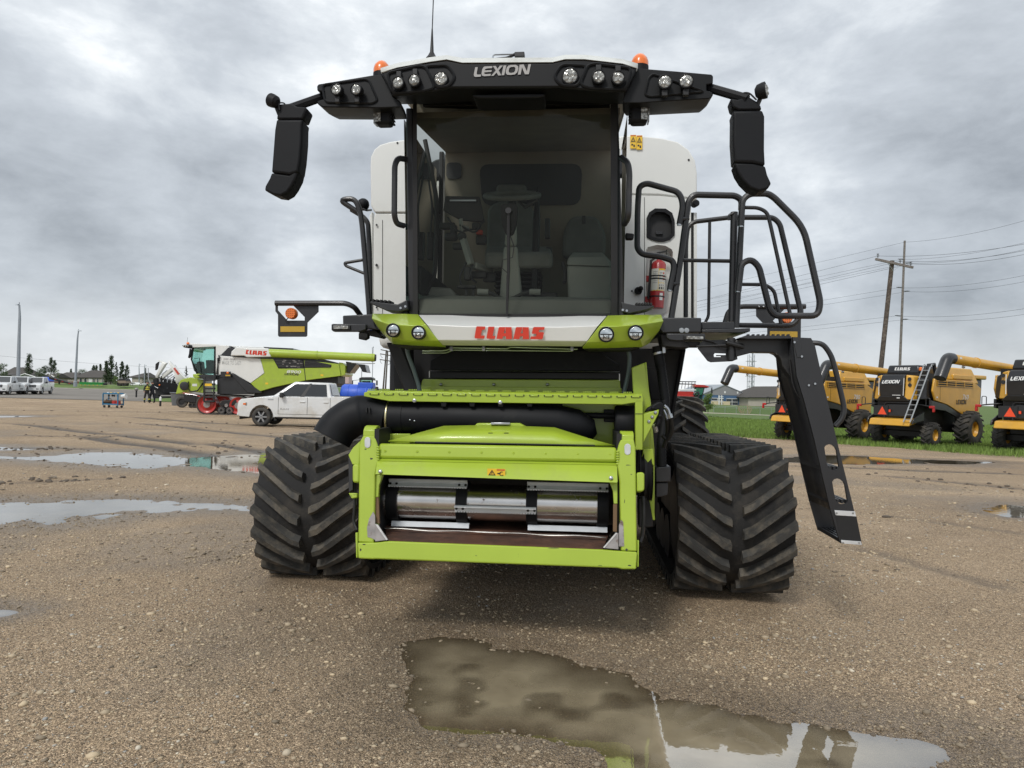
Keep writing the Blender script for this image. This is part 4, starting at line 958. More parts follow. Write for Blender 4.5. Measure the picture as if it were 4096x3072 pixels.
# ---------------------------------------------------------------- front band with headlamp pods
band = bpy.data.objects.new('front_band', None); col.objects.link(band); band.parent = root
def bandmesh(xs, prof, name, m, par, bev=.004):
    rings = []
    for px_t, px_b in xs:
        rings.append([M(px_t+(px_b-px_t)*t, py0, y0) for (t, py0, y0) in prof(px_t)])
    return MB().loft(rings).build(name, m, par, bevel=bev, smooth=30)
def slope(px): return (px-2050)*.006
prof = lambda px: [(0, 1262+slope(px), -.46), (.36, 1301+slope(px)+ (6 if 1800 < px < 2300 else 0), -.66), (.80, 1363+slope(px), -.64), (1, 1382+slope(px), -.58), (1, 1384+slope(px), -.36), (0, 1264+slope(px), -.36)]
bandmesh([(1675, 1768), (1850, 1880), (2050, 2050), (2250, 2225), (2427, 2330)], prof, 'white_panel', WHITE, band)
logo_on('lettering', LOGO_C, MX(2178, 1330, -.66)-MX(1898, 1330, -.66), .082, M(2038, 1331, -.665), (1, 0, .003), (0, -.02, 1), REDL, band, .003)
def pod(o, inner, lamps):
    """lime headlamp pod: outline, raised nose and two lamp bowls"""
    t = bpy.data.objects.new('headlamp_pod', None); col.objects.link(t); t.parent = root
    f_top = [M(px, py, y) for px, py, y in o['top']]; f_mid = [M(px, py, y) for px, py, y in o['mid']]; f_low = [M(px, py, y) for px, py, y in o['low']]; f_bot = [M(px, py, y) for px, py, y in o['bot']]
    bk = [p+V(0, .18, 0) for p in f_top]; bkb = [p+V(0, .12, 0) for p in f_bot]
    MB().grid([bk, f_top, f_mid, f_low, f_bot, bkb]).build('shell', LIME, t, smooth=28, bevel=.006, solid=.012)
    for px, py, r, y in lamps:
        c = M(px, py, y); rr = r*4.75/FPX
        c = c+V(0, -.02, 0)
        h = MB().lathe(c, (0, -1, 0), [(-.12, rr*.9), (-.02, rr*1.10), (.018, rr*1.16), (.024, rr*1.06), (.012, rr*.97)], 28).build('headlamp', DARK, t)
        MB().lathe(c+V(0, -.011, 0), (0, -1, 0), [(0, rr*.97), (.001, rr*.9), (.004, .002)], 24).build('reflector', CHROME, h, smooth=60)
        MB().box(c+V(-rr*.86, -.016, -rr*.06), c+V(rr*.86, -.020, rr*.10)).build('divider', DARK, h)
        for k in (-1, 1): MB().box(c+V(k*rr*.40-rr*.05, -.016, -rr*.7), c+V(k*rr*.40+rr*.05, -.019, -rr*.06)).build('divider', DARK, h)
        MB().ball(c+V(0, -.014, -rr*.40), rr*.26, 10, 6, (1.2, .4, .9)).build('projector', LENS, h)
        MB().lathe(c+V(0, -.020, 0), (0, -1, 0), [(0, rr*1.0), (.008, rr*.7), (.011, .002)], 24, caps=False).build('cover_glass', glass('lamp_glass', (.92, .94, .94), 1.35), h, smooth=60)
pod(dict(top=[(1490, 1258, -.34), (1560, 1259, -.46), (1620, 1259, -.5), (1672, 1261, -.47)],
         mid=[(1489, 1276, -.40), (1562, 1299, -.66), (1640, 1303, -.69), (1706, 1301, -.665)],
         low=[(1514, 1308, -.42), (1570, 1352, -.60), (1655, 1362, -.64), (1752, 1360, -.645)],
         bot=[(1536, 1335, -.40), (1572, 1372, -.52), (1660, 1377, -.58), (1770, 1381, -.585)]), None, [(1577, 1323, 24, -.645), (1678, 1332, 24, -.675)])
pod(dict(top=[(2430, 1266, -.47), (2500, 1264, -.5), (2560, 1263, -.46), (2645, 1262, -.34)],
         mid=[(2396, 1306, -.665), (2465, 1306, -.69), (2560, 1300, -.66), (2652, 1287, -.40)],
         low=[(2350, 1366, -.645), (2450, 1366, -.64), (2560, 1358, -.60), (2634, 1322, -.42)],
         bot=[(2331, 1387, -.585), (2450, 1386, -.58), (2568, 1383, -.52), (2595, 1370, -.40)]), None, [(2424, 1340, 26, -.675), (2541, 1333, 26, -.645)])
pz('pod_underside', DARK, [(1560, 1376), (1768, 1384), (1740, 1392), (1600, 1390)], -.5, .25, .01)
pz('pod_underside', DARK, [(2335, 1390), (2560, 1388), (2520, 1400), (2360, 1398)], -.5, .25, .01)
tb('pipe', STEEL, [(1690, 1402, -.2), (1780, 1402, -.2), (1810, 1390, -.2), (2030, 1394, -.2), (2040, 1388, -.2), (2310, 1396, -.2)], .007, .02, 6)
tb('pipe', STEEL, [(1690, 1411, -.2), (1785, 1411, -.2), (1812, 1399, -.2), (2000, 1401, -.2), (2290, 1404, -.2)], .006, .02, 6)
for px in (1805, 1934, 2288): pz('pipe_clamp', STEEL, [(px-6, 1385), (px+6, 1385), (px+6, 1404), (px-6, 1404)], -.22, .02, .002)

# ---------------------------------------------------------------- dark front of the chassis above the feeder
pz('front_wall', DARK, [(1600, 1340), (2560, 1345), (2545, 1640), (1625, 1640)], .30, .06, .0)
pz('cross_panel', BLK, [(1720, 1478), (1722, 1440), (1800, 1400), (2390, 1400), (2480, 1462), (2480, 1486), (1720, 1482)], -.02, .05, .008)
pz('cross_panel', DARK, [(1718, 1486), (2480, 1490), (2480, 1518), (1715, 1514)], .05, .05, .006)
tb('edge_strip', STEEL, [(1718, 1482, -.03), (2478, 1487, -.03)], .003, 0, 6)
pz('gauge', BARE, [(1716, 1484), (1719, 1484), (1719, 1510), (1716, 1510)], -.06, .01, .0)
pz('gauge', BARE, [(2476, 1495), (2480, 1495), (2480, 1523), (2476, 1523)], -.06, .01, .0)
pz('side_frame', DARK, [(1545, 1370), (1600, 1372), (1690, 1600), (1630, 1600)], -.05, .18, .008)
pz('side_frame', DARK, [(1600, 1372), (1640, 1390), (1650, 1600), (1615, 1600), (1605, 1500)], .06, .12, .006)
tb('hose', HOSE, [(1625, 1378, -.25), (1632, 1420, -.25), (1652, 1470, -.25), (1676, 1545, -.25), (1680, 1580, -.25)], .015, .05)
tb('hose', HOSE, [(2510, 1392, -.25), (2518, 1420, -.25), (2517, 1475, -.25), (2505, 1535, -.25), (2490, 1590, -.25)], .015, .05)
pz('bracket', DARK, [(2500, 1395), (2741, 1396), (2725, 1490), (2704, 1595), (2690, 1680), (2640, 1700), (2560, 1690), (2520, 1560)], .32, .05, .01)
pz('bracket', BLK, [(2728, 1396), (2744, 1396), (2728, 1490), (2706, 1600), (2690, 1700), (2676, 1700), (2700, 1560)], .26, .10, .006)
pz('inner_panel', BLK, [(2585, 1468), (2625, 1468), (2640, 1600), (2605, 1600)], .2, .05, .006)

# ---------------------------------------------------------------- feeder house
fd = bpy.data.objects.new('feeder_house', None); col.objects.link(fd); fd.parent = root
yF = lambda py: -.86-(py-1750)/520*.17
def fz(name, m, pts, dy, depth, bevel=.006, parent=None):
    P = [M(px, py, yF(py)+dy) for px, py in pts]
    return MB().prism(P, (0, depth, -depth*.2)).build(name, m, parent or fd, bevel=bevel, smooth=35)
fz('post', LIMEW, [(1437, 1782), (1440, 1764), (1452, 1742), (1500, 1742), (1506, 1765), (1514, 1795), (1514, 1838), (1501, 1900), (1497, 2060), (1495, 2172), (1432, 2168)], 0, .12, .008)
fz('post', LIMEW, [(2468, 1806), (2474, 1780), (2482, 1758), (2535, 1757), (2542, 1790), (2548, 2206), (2484, 2203), (2482, 2080), (2478, 1930), (2469, 1858)], 0, .12, .008)
def hook(px0, px1, pyb, pyt):
    a = M(px0, pyb, -.855); c = M(px1, pyb, -.855); z1 = M(px0, pyt, -.80).z; h = z1-a.z
    prof_ = [V(0, 0, 0), V(0, .005, h*.55), V(0, .03, h*.88), V(0, .07, h), V(0, .11, h*.9), V(0, .13, h*.6), V(0, .10, h*.55), V(0, .085, h*.72), V(0, .06, h*.72), V(0, .05, h*.4), V(0, .12, h*.1), V(0, .12, 0)]
    MB().hull([a+p for p in prof_], [V(c.x, a.y, a.z)+p for p in prof_]).build('hook', LIMEW, fd, bevel=.006)
hook(1452, 1500, 1744, 1701); hook(2482, 2535, 1760, 1724)
for px, py in ((1471, 1770), (2510, 1797)):
    c = M(px, py, yF(py)-.003)
    MB().prism([c+V(.019*math.cos(t), 0, .020*math.sin(t)+(.014 if math.sin(t) > 0 else -.014)) for t in np.linspace(0, 2*math.pi, 17)[:-1]], (0, -.008, 0)).build('guide_pad', pm('galvanised', (.62, .64, .66), .45, var=.08, scale=20), fd, bevel=.002)
fz('top_beam', LIMEW, [(1513, 1772), (2468, 1788), (2469, 1849), (1511, 1833)], .012, .11, .018)
P4 = [M(1507, 1842, -.885), M(2469, 1859, -.885), M(2471, 1932, -.965), M(1500, 1898, -.955)]
MB().prism(P4, (0, .02, .008)).build('guard_plate', LIME, fd, bevel=.004)
MB().prism([M(1514, 1835, -.86), M(2469, 1852, -.86), M(2469, 1860, -.89), M(1508, 1843, -.89)], (0, .02, .008)).build('guard_lip', LIME, fd, bevel=.003)
for px, py in ((1521, 1886), (2444, 1912)): MB().lathe(M(px, py, -.955), (0, -1, .3), [(-.01, .012), (.004, .012), (.008, .006)], 12).build('bolt', STEEL, fd)
fz('bottom_beam', LIMEW, [(1430, 2170), (1500, 2170), (1552, 2164), (2408, 2198), (2484, 2204), (2549, 2208), (2545, 2277), (2490, 2277), (2470, 2272), (1505, 2236), (1490, 2237), (1432, 2234)], -.004, .13, .008)
fz('side_lug', LIMEW, [(1421, 2130), (1431, 2130), (1431, 2230), (1424, 2232)], .02, .08, .004)
fz('side_lug', LIMEW, [(2549, 2160), (2556, 2160), (2555, 2268), (2549, 2268)], .02, .08, .004)
fz('ear', LIMEW, [(1409, 1862), (1417, 1856), (1436, 1856), (1436, 1930), (1417, 1930), (1409, 1925)], .0, .10, .01)
fz('ear', LIMEW, [(2547, 1890), (2570, 1888), (2578, 1895), (2578, 1958), (2570, 1966), (2547, 1966)], .0, .10, .01)
fz('side_plate', LIMEW, [(1393, 1820), (1412, 1790), (1440, 1764), (1437, 1858), (1409, 1858)], .03, .04, .004)
fz('side_plate', LIMEW, [(1394, 1972), (1428, 1972), (1428, 1990), (1406, 1994)], .03, .04, .004)
fz('pin_cover', DARK, [(1393, 1825), (1412, 1845), (1412, 1960), (1394, 1970)], .06, .04, .004)
tb('cable', DARK, [(1418, 1930, -.82), (1421, 2000, -.84), (1414, 2090, -.84), (1428, 2120, -.86)], .010, .05)
warn(1416, 1805, 1434, 1857, -.845+.0, parent=fd)
warn(1950, 1874, 2021, 1907, -.9435, parent=fd, horiz=True)
# inner cheeks, worn gussets
fz('cheek', LIME, [(1500, 1899), (1532, 1899), (1516, 1940), (1513, 1988), (1499, 1988)], .02, .03, .003)
fz('cheek', LIME, [(2438, 1928), (2470, 1931), (2470, 2015), (2455, 2015), (2452, 1965)], .02, .03, .003)
fz('seal_strip', pm('brown_rubber', (.15, .09, .045), .8, var=.2), [(1499, 1988), (1514, 1988), (1518, 2095), (1503, 2092)], .025, .02, .002)
fz('seal_strip', _mc['brown_rubber'], [(2453, 2016), (2469, 2016), (2468, 2128), (2452, 2126)], .025, .02, .002)
fz('gusset', WORN, [(1500, 2098), (1510, 2100), (1550, 2160), (1500, 2166)], -.008, .03, .002)
fz('gusset', WORN, [(2468, 2132), (2474, 2132), (2474, 2198), (2412, 2192)], -.008, .03, .002)
fz('gusset_edge', BARE, [(1500, 2096), (1511, 2098), (1551, 2158), (1545, 2161)], -.012, .006, .0)
fz('gusset_edge', BARE, [(2464, 2130), (2470, 2133), (2418, 2192), (2412, 2190)], -.012, .006, .0)
fz('worn_patch', WORN, [(1493, 2046), (1500, 2062), (1501, 2160), (1485, 2152), (1470, 2148), (1468, 2110), (1476, 2075)], -.003, .006, .0)
fz('worn_patch', WORN, [(2484, 2078), (2493, 2088), (2497, 2185), (2476, 2186), (2476, 2100)], -.003, .006, .0)
# channel
z_ = lambda px, py, y: M(px, py, y)
fl = [z_(1545, 2160, -.97), z_(2412, 2194, -.97), z_(2450, 2100, -.38), z_(1540, 2062, -.38)]
MB().prism(fl, (0, 0, -.02)).build('channel_floor', RUST, fd)
b = MB(); A, B_ = z_(1538, 2127, -.80), z_(2425, 2162, -.80)
b.grid([[A+(B_-A)*t+V(0, -.006*math.sin(t*9), .02+.004*math.sin(t*23)), A+(B_-A)*t+V(0, .012, .021+.004*math.sin(t*17))] for t in np.linspace(0, 1, 40)]); b.build('scraped_line', BARE, fd, solid=.004)
xa, xb = M(1505, 2000, -.9).x, M(2465, 2000, -.9).x
MB().box((xa-.03, -.86, .55), (xa, .3, 1.3)).build('channel_side', DARK, fd); MB().box((xb, -.86, .55), (xb+.03, .3, 1.3)).build('channel_side', DARK, fd)
MB().box((xa, .1, .6), (xb, .14, 1.4)).build('channel_back', DARK, fd)
MB().box((xa, -.84, 1.12), (xb, .1, 1.16)).build('channel_roof', DARK, fd)
# drum
d0 = M(1536, 1999, -.62); d1 = M(2440, 2023, -.62); ax = (d1-d0); Ld = ax.length; ax.normalize()
def dx(px): return (M(px, 2010, -.74).x-d0.x)
MB().lathe(d0, ax, [(.02, .03), (.02, .118), (Ld-.02, .118), (Ld-.02, .03)], 48).build('drum', DRUM, fd, smooth=50)
for p0, p1 in ((1542, 1586), (1822, 1866), (2104, 2148), (2390, 2434)):
    MB().lathe(d0+ax*dx(p0), ax, [(0, .10), (0, .136), (dx(p1)-dx(p0), .136), (dx(p1)-dx(p0), .10)], 40).build('chain_belt', BLK, fd, smooth=50)
def slat(p0, p1, ang):
    a = d0+ax*dx(p0); e = d0+ax*dx(p1); rv = V(0, -math.cos(ang), math.sin(ang)); tv = V(0, math.sin(ang), math.cos(ang))
    s_ = MB().bar(a+rv*.142, e+rv*.142, .038, .008, rv).build('slat', GALV, fd, bevel=.001)
    s2 = MB().bar(a+rv*.156+tv*.017, e+rv*.156+tv*.017, .006, .034, rv).build('rib', GALV, s_)
    t = MB(); n = int((e-a).length/.017)
    for k in range(n):
        q = a+(e-a)*((k+.5)/n)-tv*.021+rv*.142; t.cbox(q, (.010, .008, .008))
    t.build('serration', GALV, s_, smooth=0)
    for k in (.02, .10, .90, .98):
        MB().lathe(a+(e-a)*k+rv*.145, rv, [(0, .009), (.006, .008)], 8).build('bolt', DARK, s_)
slat(1548, 1864, R(55)); slat(2106, 2434, R(55)); slat(1822, 2146, R(-8)); slat(1558, 1872, R(-72)); slat(2110, 2432, R(-72))
# hood over the feeder
rows = [[(1553, 1766, -.79), (1775, 1769, -.79), (2000, 1773, -.79), (2218, 1778, -.79), (2460, 1784, -.79)],
        [(1650, 1740, -.75), (1790, 1736, -.74), (2000, 1736, -.74), (2205, 1742, -.74), (2360, 1757, -.75)],
        [(1775, 1706, -.68), (1880, 1704, -.67), (2000, 1703, -.67), (2115, 1708, -.67), (2218, 1712, -.68)]]
MB().grid([[M(*p) for p in r] for r in rows]).build('hood', LIME, fd, smooth=30, solid=.012)
pz('hood_crown', LIME, [(1889, 1712), (1908, 1693), (2078, 1693), (2112, 1712)], -.67, .1, .006, fd)
pz('catch_plate', STEEL, [(1963, 1690), (2040, 1690), (2040, 1699), (1963, 1699)], -.69, .05, .003, fd)
tb('hood_edge', DARK, [(1660, 1768, -.80), (2380, 1781, -.80)], .004, 0, 6, fd)
for px in (1962, 2025): pz('slot', DARK, [(px-9, 1731), (px+9, 1731), (px+9, 1734), (px-9, 1734)], -.745, .02, .0, fd)
pz('upper_cover', LIME, [(1690, 1516), (2480, 1520), (2483, 1575), (1675, 1570)], .02, .03, .006, fd)
pz('upper_cover', LIME, [(1672, 1545), (2485, 1552), (2490, 1580), (1668, 1575)], -.06, .02, .004, fd)
for px in (1764, 1976, 2190): MB().ball(M(px, 1538, -.0), .012).build('bolt', STEEL, fd)
pz('back_plate', LIME, [(2250, 1610), (2545, 1610), (2545, 1800), (2250, 1790)], -.30, .03, .004, fd)
pz('back_plate', LIME, [(1500, 1735), (1640, 1735), (1640, 1775), (1500, 1775)], -.60, .03, .004, fd)
# step plate
st = pz('step_plate', LIME, [(1455, 1585), (1456, 1570), (1470, 1566), (2010, 1573), (2570, 1582), (2574, 1605), (2488, 1618), (1560, 1605)], -.62, .015, .003, fd)
MB().hull([M(1468, 1561, -.60), M(2569, 1574, -.60), M(2569, 1574, -.36), M(1468, 1561, -.36)], [M(1470, 1567, -.62), M(2570, 1583, -.62), M(2570, 1583, -.36), M(1470, 1567, -.36)]).build('tread', LIME, st, bevel=.003)
for k in range(19):
    t = k/18; px = 1498+t*1045; py = 1575+t*11
    MB().prism([M(px-15, py-2, -.622), M(px+15, py-1.6, -.622), M(px+15, py+4, -.622), M(px-15, py+3.6, -.622)], (0, -.006, 0)).build('rib', LIME, st, bevel=.002)
    for e in (-17, 17): MB().prism([M(px+e-2, py-2.5, -.622), M(px+e+2, py-2.5, -.622), M(px+e+2, py+4, -.622), M(px+e-2, py+4, -.622)], (0, -.003, 0)).build('slot', DARK, st, smooth=0)
for k in range(20):
    t = k/19; px = 1490+t*1020; b = MB()
    for j in range(5): b.cbox(M(px-14+j*7, 1559+t*12.5, -.50)+V(0, 0, .003), (.006, .01, .008))
    b.build('teeth', LIME, st, smooth=0)
for px, py in ((1658, 1603), (2001, 1610)): MB().lathe(M(px, py, -.62), (0, -1, 0), [(0, .013), (.006, .013), (.008, .008), (.018, .008)], 12).build('bolt', STEEL, st)
# dust suction tube
tu = bpy.data.objects.new('suction_tube', None); col.objects.link(tu); tu.parent = root
cl = [M(1552, 1668, -.50), M(1750, 1670, -.50), M(2000, 1676, -.50), (M(2230, 1686, -.50)), M(2300, 1700, -.48), M(2350, 1722, -.46), M(2376, 1745, -.45)]
MB().tube(cl, [.108, .108, .108, .110, .108, .085, .03], 32).build('tube', BLK, tu, smooth=60)
for px in (1774, 1888, 2002, 2118): pz('clip', BLK, [(px-13, 1606), (px+13, 1608), (px+9, 1628), (px-9, 1627)], -.612, .02, .004, tu)
MB().lathe(M(1562, 1668, -.50), (-1, 0, .01), [(0, .113), (.006, .116), (.012, .113)], 36).build('clamp_band', pm('brass_band', (.55, .50, .30), .35, metal=1), tu, smooth=60)
MB().lathe(M(1566, 1668, -.50), (1, 0, 0), [(0, .112), (.09, .112), (.092, .108)], 36).build('sleeve', BLK, tu, smooth=60)
ce = fillet([M(1548, 1668, -.50), M(1478, 1652, -.50), M(1415, 1664, -.52), M(1352, 1708, -.54), M(1326, 1754, -.56)], .10, 6)
nE = len(ce); rr = [.112+.022*min(1, i/(nE*.35)) for i in range(nE)]
MB().tube(ce, rr, 32).build('elbow', BLK, tu, smooth=60)
for px in (1465, 1477): pz('emboss', DARK, [(px-2, 1631), (px+2, 1631), (px+2, 1650), (px-2, 1650)], -.637, .02, .0, tu)
for px, py in ((1640, 1680), (1658, 1684)): MB().ball(M(px, py, -.606), .007, 8, 6).build('rivet', STEEL, tu)
tb('shaft', BLK, [(2290, 1660, -.42), (2462, 1664, -.42)], .020, 0, 14)
pz('shaft_block', DARK, [(2416, 1638), (2460, 1638), (2460, 1690), (2416, 1688)], -.36, .08, .006)
b = MB().lathe(M(2458, 1690, -.45), (1, 0, 0), [(0, .03), (0, .105), (.012, .115), (.12, .115), (.135, .105), (.135, .03)], 40).build('fan_drum', BLK, root, smooth=40)
pz('column', LIME, [(2541, 1600), (2571, 1600), (2571, 1800), (2541, 1800)], -.62, .06, .005)
MB().prism([M(2541, 1654, -.622), M(2571, 1654, -.622), M(2571, 1656, -.622), M(2541, 1656, -.622)], (0, -.002, 0)).build('joint', DARK, root, smooth=0)
pz('side_cover', LIME, [(2527, 1470), (2578, 1451), (2592, 1560), (2602, 1610), (2602, 1800), (2541, 1800), (2533, 1570)], -.36, .03, .006)
pz('side_cover', LIME, [(2578, 1450), (2586, 1448), (2596, 1560), (2604, 1610), (2618, 1800), (2619, 1862), (2600, 1862), (2590, 1700)], -.345, .10, .006)
pz('side_cover', LIME, [(2571, 1795), (2612, 1795), (2618, 1862), (2565, 1862), (2565, 1830), (2571, 1815)], -.52, .04, .005)
pz('thin_guard', LIME, [(2612, 1862), (2619, 1862), (2618, 2050), (2620, 2080), (2611, 2080), (2598, 2000)], -.40, .02, .002)
brk = pz('coupler_bracket', LIME, [(2574, 1656), (2636, 1638), (2634, 1655), (2574, 1770)], -.60, .02, .004)
for px, py in ((2621, 1650), (2608, 1668), (2595, 1686)): MB().lathe(M(px, py, -.60), (0, -1, 0), [(0, .011), (.005, .011), (.01, .006)], 10).build('bolt', STEEL, brk)
pz('coupler_handle', BLK, [(2578, 1650), (2590, 1632), (2630, 1608), (2645, 1606), (2655, 1618), (2652, 1670), (2640, 1700), (2620, 1710), (2634, 1655), (2636, 1638)], -.585, .05, .010)
for px, py in ((2612, 1632), (2640, 1664)): MB().ball(M(px, py, -.59), .013).build('knob', BLK, root)
b = MB(); pts = [M(*p) for p in [(2628, 1384, -.2), (2636, 1430, -.2), (2648, 1500, -.2), (2660, 1600, -.2), (2656, 1690, -.22), (2645, 1780, -.25), (2646, 1868, -.26)]]
pp = []
for i in range(len(pts)-1):
    for k in range(14): pp.append(pts[i]+(pts[i+1]-pts[i])*(k/14))
pp.append(pts[-1])
b.tube(pp, [.036 if (i % 2 or i < 22) else .031 for i in range(len(pp))], 14).build('corrugated_hose', BLK, root, smooth=60)
tb('hose_collar', STEEL, [(2632, 1408, -.2), (2634, 1416, -.2)], .041, 0, 20)
pz('hose_bracket', STEEL, [(2648, 1380), (2662, 1380), (2663, 1412), (2650, 1414)], -.24, .03, .003)
tb('hose_fitting', STEEL, [(2656, 1622, -.5), (2672, 1636, -.5), (2678, 1660, -.5)], .011, .03, 8)
tb('hose_fitting', STEEL, [(2677, 1656, -.5), (2682, 1672, -.5)], .018, 0, 8)
tb('hose_fitting', STEEL, [(2654, 1640, -.5), (2664, 1660, -.5), (2668, 1676, -.5)], .008, .03, 8)
tb('hydraulic_hose', DARK, [(2682, 1672, -.5), (2690, 1720, -.45), (2670, 1760, -.4), (2650, 1740, -.4)], .016, .05)
tb('hydraulic_hose', DARK, [(2668, 1676, -.5), (2672, 1730, -.42), (2655, 1790, -.36)], .013, .05)
tb('coupling', STEEL, [(2616, 1700, -.52), (2624, 1726, -.5)], .016, 0, 8)
pz('sensor_box', DGREY, [(2621, 1868), (2683, 1866), (2684, 1928), (2622, 1930)], -.3, .14, .008)
pz('sensor_box', DGREY, [(2624, 1931), (2672, 1930), (2672, 1980), (2645, 1988), (2624, 1990)], -.28, .12, .006)
for k, (px, w_) in enumerate(((2552, .03), (2572, .045), (2592, .02))):
    MB().lathe(M(px, 1890+k*12, -.42), (1, 0, 0), [(0, .05), (0, .17-.01*k), (w_*.5, .15-.01*k), (w_, .17-.01*k), (w_, .05)], 40).build('pulley', DARK, root, smooth=40)
tb('cable', DARK, [(2572, 1985, -.8), (2576, 2060, -.82), (2568, 2150, -.82), (2560, 2170, -.84)], .011, .06)
pz('lower_guard', DARK, [(2552, 1990), (2610, 1985), (2612, 2110), (2555, 2112)], -.3, .1, .01)

# ---------------------------------------------------------------- left platform and marker
pz('platform', DGREY, [(1370, 1262), (1492, 1256), (1500, 1300), (1512, 1320), (1371, 1300)], -.36, .5, .008)
lb = pz('light_bracket', DGREY, [(1325, 1297), (1333, 1295), (1463, 1297), (1463, 1318), (1440, 1326), (1333, 1326), (1325, 1320)], -.44, .05, .005)
pz('strip_lamp', DARK, [(1330, 1300), (1400, 1301), (1400, 1319), (1330, 1318)], -.455, .02, .003, lb)
pz('strip_lens', LENS, [(1333, 1302), (1392, 1303), (1392, 1316), (1333, 1316)], -.461, .01, .002, lb)
pz('platform_brace', DARK, [(1430, 1326), (1500, 1318), (1530, 1345), (1520, 1352), (1440, 1334)], -.30, .12, .006)
pz('switch_box', DARK, [(1434, 1332), (1470, 1332), (1470, 1352), (1455, 1360), (1434, 1356)], -.32, .06, .004)
def marker(pts, hole, y, tube, lamp, refl):
    mk = bpy.data.objects.new('marker_board', None); col.objects.link(mk); mk.parent = root
    plate('board', _P(pts, y), [_P(hole, y)], (0, .006, 0), DGREY, mk)
    tb('arm', DGREY, tube, .021, .12, parent=mk)
    c = M(lamp[0], lamp[1], y-.01); r = lamp[2]*5.3/FPX
    l = MB().lathe(c, (0, -1, 0), [(-.03, r), (.012, r), (.02, r*.92)], 24).build('indicator', ORANGE, mk)
    b = MB()
    for ix in range(-2, 3):
        for iz in range(-2, 3):
            if ix*ix+iz*iz <= 5: b.lathe(c+V(ix*r*.36, -.020, iz*r*.36), (0, -1, 0), [(0, r*.12), (.002, r*.10)], 8)
    b.build('led', AMBER2, l)
    q = _P(refl, y-.003)
    MB().prism(q, (0, -.003, 0)).build('reflector', YEL, mk)
    for k in (0, 1): MB().ball(M((1247, 1264)[k] if lamp[0] < 2000 else (3036, 3054)[k], 1210 if lamp[0] < 2000 else 1227, y-.02), .008, 8, 6).build('bolt', STEEL, mk)
    tb('wire', DARK, [(lamp[0]-8, lamp[1]+14, y-.012), (lamp[0]-25, lamp[1]+30, y-.012), (lamp[0]-10, lamp[1]+36, y-.012)], .004, .01, 5, mk)
zc = lambda L_: [(950+x/2.212, 1150+yy/2.212) for x, yy in L_]
marker(zc([(495, 150), (716, 150), (716, 215), (618, 310), (616, 425), (606, 436), (368, 436), (358, 425), (358, 240), (335, 210), (335, 150)]),
       zc([(356, 160), (490, 157), (594, 262), (594, 292), (440, 292), (356, 200)]), .05,
       [(1442, 1262, .15), (1418, 1228, .05), (1384, 1213, .04), (1102, 1213, .04)], (1165, 1254, 23), zc([(381, 344), (595, 344), (595, 393), (381, 393)]))
zd = lambda L_: [(2450+x/2.212, 650+yy/2.212) for x, yy in L_]
marker(zd([(1270, 1290), (1500, 1290), (1690, 1290), (1690, 1350), (1668, 1390), (1666, 1550), (1370, 1550), (1370, 1430), (1330, 1420), (1272, 1360)]),
       zd([(1420, 1400), (1520, 1300), (1660, 1300), (1660, 1360), (1600, 1410), (1440, 1420)]), .75,
       [(2897, 1300, .75), (2915, 1240, .75), (2960, 1226, .75), (3222, 1226, .75)], (3147, 1271, 24), zd([(1392, 1492), (1636, 1496), (1636, 1545), (1392, 1545)]))

# ---------------------------------------------------------------- right platform, ladder
pz('platform', DGREY, [(2640, 1270), (2806, 1271), (2805, 1330), (2650, 1332), (2625, 1300)], -.36, 1.0, .008)
for px in (2726, 2746): MB().lathe(M(px, 1322, -.365), (0, -1, 0), [(0, .018), (.014, .016), (.016, .007)], 14).build('rubber_stop', pm('stop_grey', (.3, .32, .34), .5), root)
pz('platform_edge', DGREY, [(2807, 1287), (2938, 1287), (2940, 1316), (2807, 1318)], -.20, .9, .006)
pz('platform_deck', DGREY, [(2807, 1318), (3001, 1312), (3001, 1326), (2960, 1331), (2807, 1330)], -.34, 1.0, .004)
lb = pz('light_bracket', DGREY, [(2666, 1334), (2821, 1335), (2821, 1362), (2705, 1363), (2680, 1360), (2666, 1350)], -.46, .05, .005)
pz('strip_lamp', DARK, [(2736, 1341), (2818, 1343), (2818, 1361), (2736, 1359)], -.475, .02, .003, lb)
pz('strip_lens', LENS, [(2746, 1344), (2814, 1346), (2814, 1358), (2746, 1356)], -.481, .01, .002, lb)
pz('platform_brace', DARK, [(2640, 1335), (2720, 1340), (2760, 1390), (2720, 1392), (2650, 1385)], -.30, .2, .006)
pz('under_rail', DARK, [(2660, 1366), (2800, 1366), (2800, 1388), (2660, 1388)], -.25, .1, .006)
hp = plate('hinge_plate', _P([(2792, 1393), (2800, 1372), (2815, 1362), (2893, 1359), (2944, 1372), (2950, 1437), (2930, 1445), (2845, 1449), (2832, 1444)], -.28),
           [_P([(2860, 1412), (2905, 1414), (2905, 1420), (2866, 1420), (2866, 1424), (2885, 1424), (2885, 1428), (2856, 1428), (2855, 1418)], -.28)], (0, .02, 0), DGREY, root)
tb('hinge_pin', DGREY, [(2925, 1352, -.3), (2925, 1440, -.3)], .026, 0, 14)
tb('stay_rod', DARK, [(2785, 1386, -.33), (2830, 1384, -.33), (2972, 1378, -.33)], .008, 0, 8)
tb('stay_rod', DARK, [(2820, 1360, -.30), (2850, 1366, -.3), (2880, 1384, -.3), (2930, 1390, -.3)], .007, .02, 8)
tb('gas_strut', DARK, [(2905, 1370, -.34), (2975, 1388, -.34)], .016, 0, 10)
ld = bpy.data.objects.new('access_ladder', None); col.objects.link(ld); ld.parent = root
pz('arm', DGREY, [(2935, 1364), (2960, 1356), (3163, 1354), (3184, 1512), (3167, 1512), (3150, 1492), (3128, 1462), (3121, 1432), (3108, 1418), (3091, 1411), (3011, 1410), (2942, 1428)], -.30, .10, .006, ld)
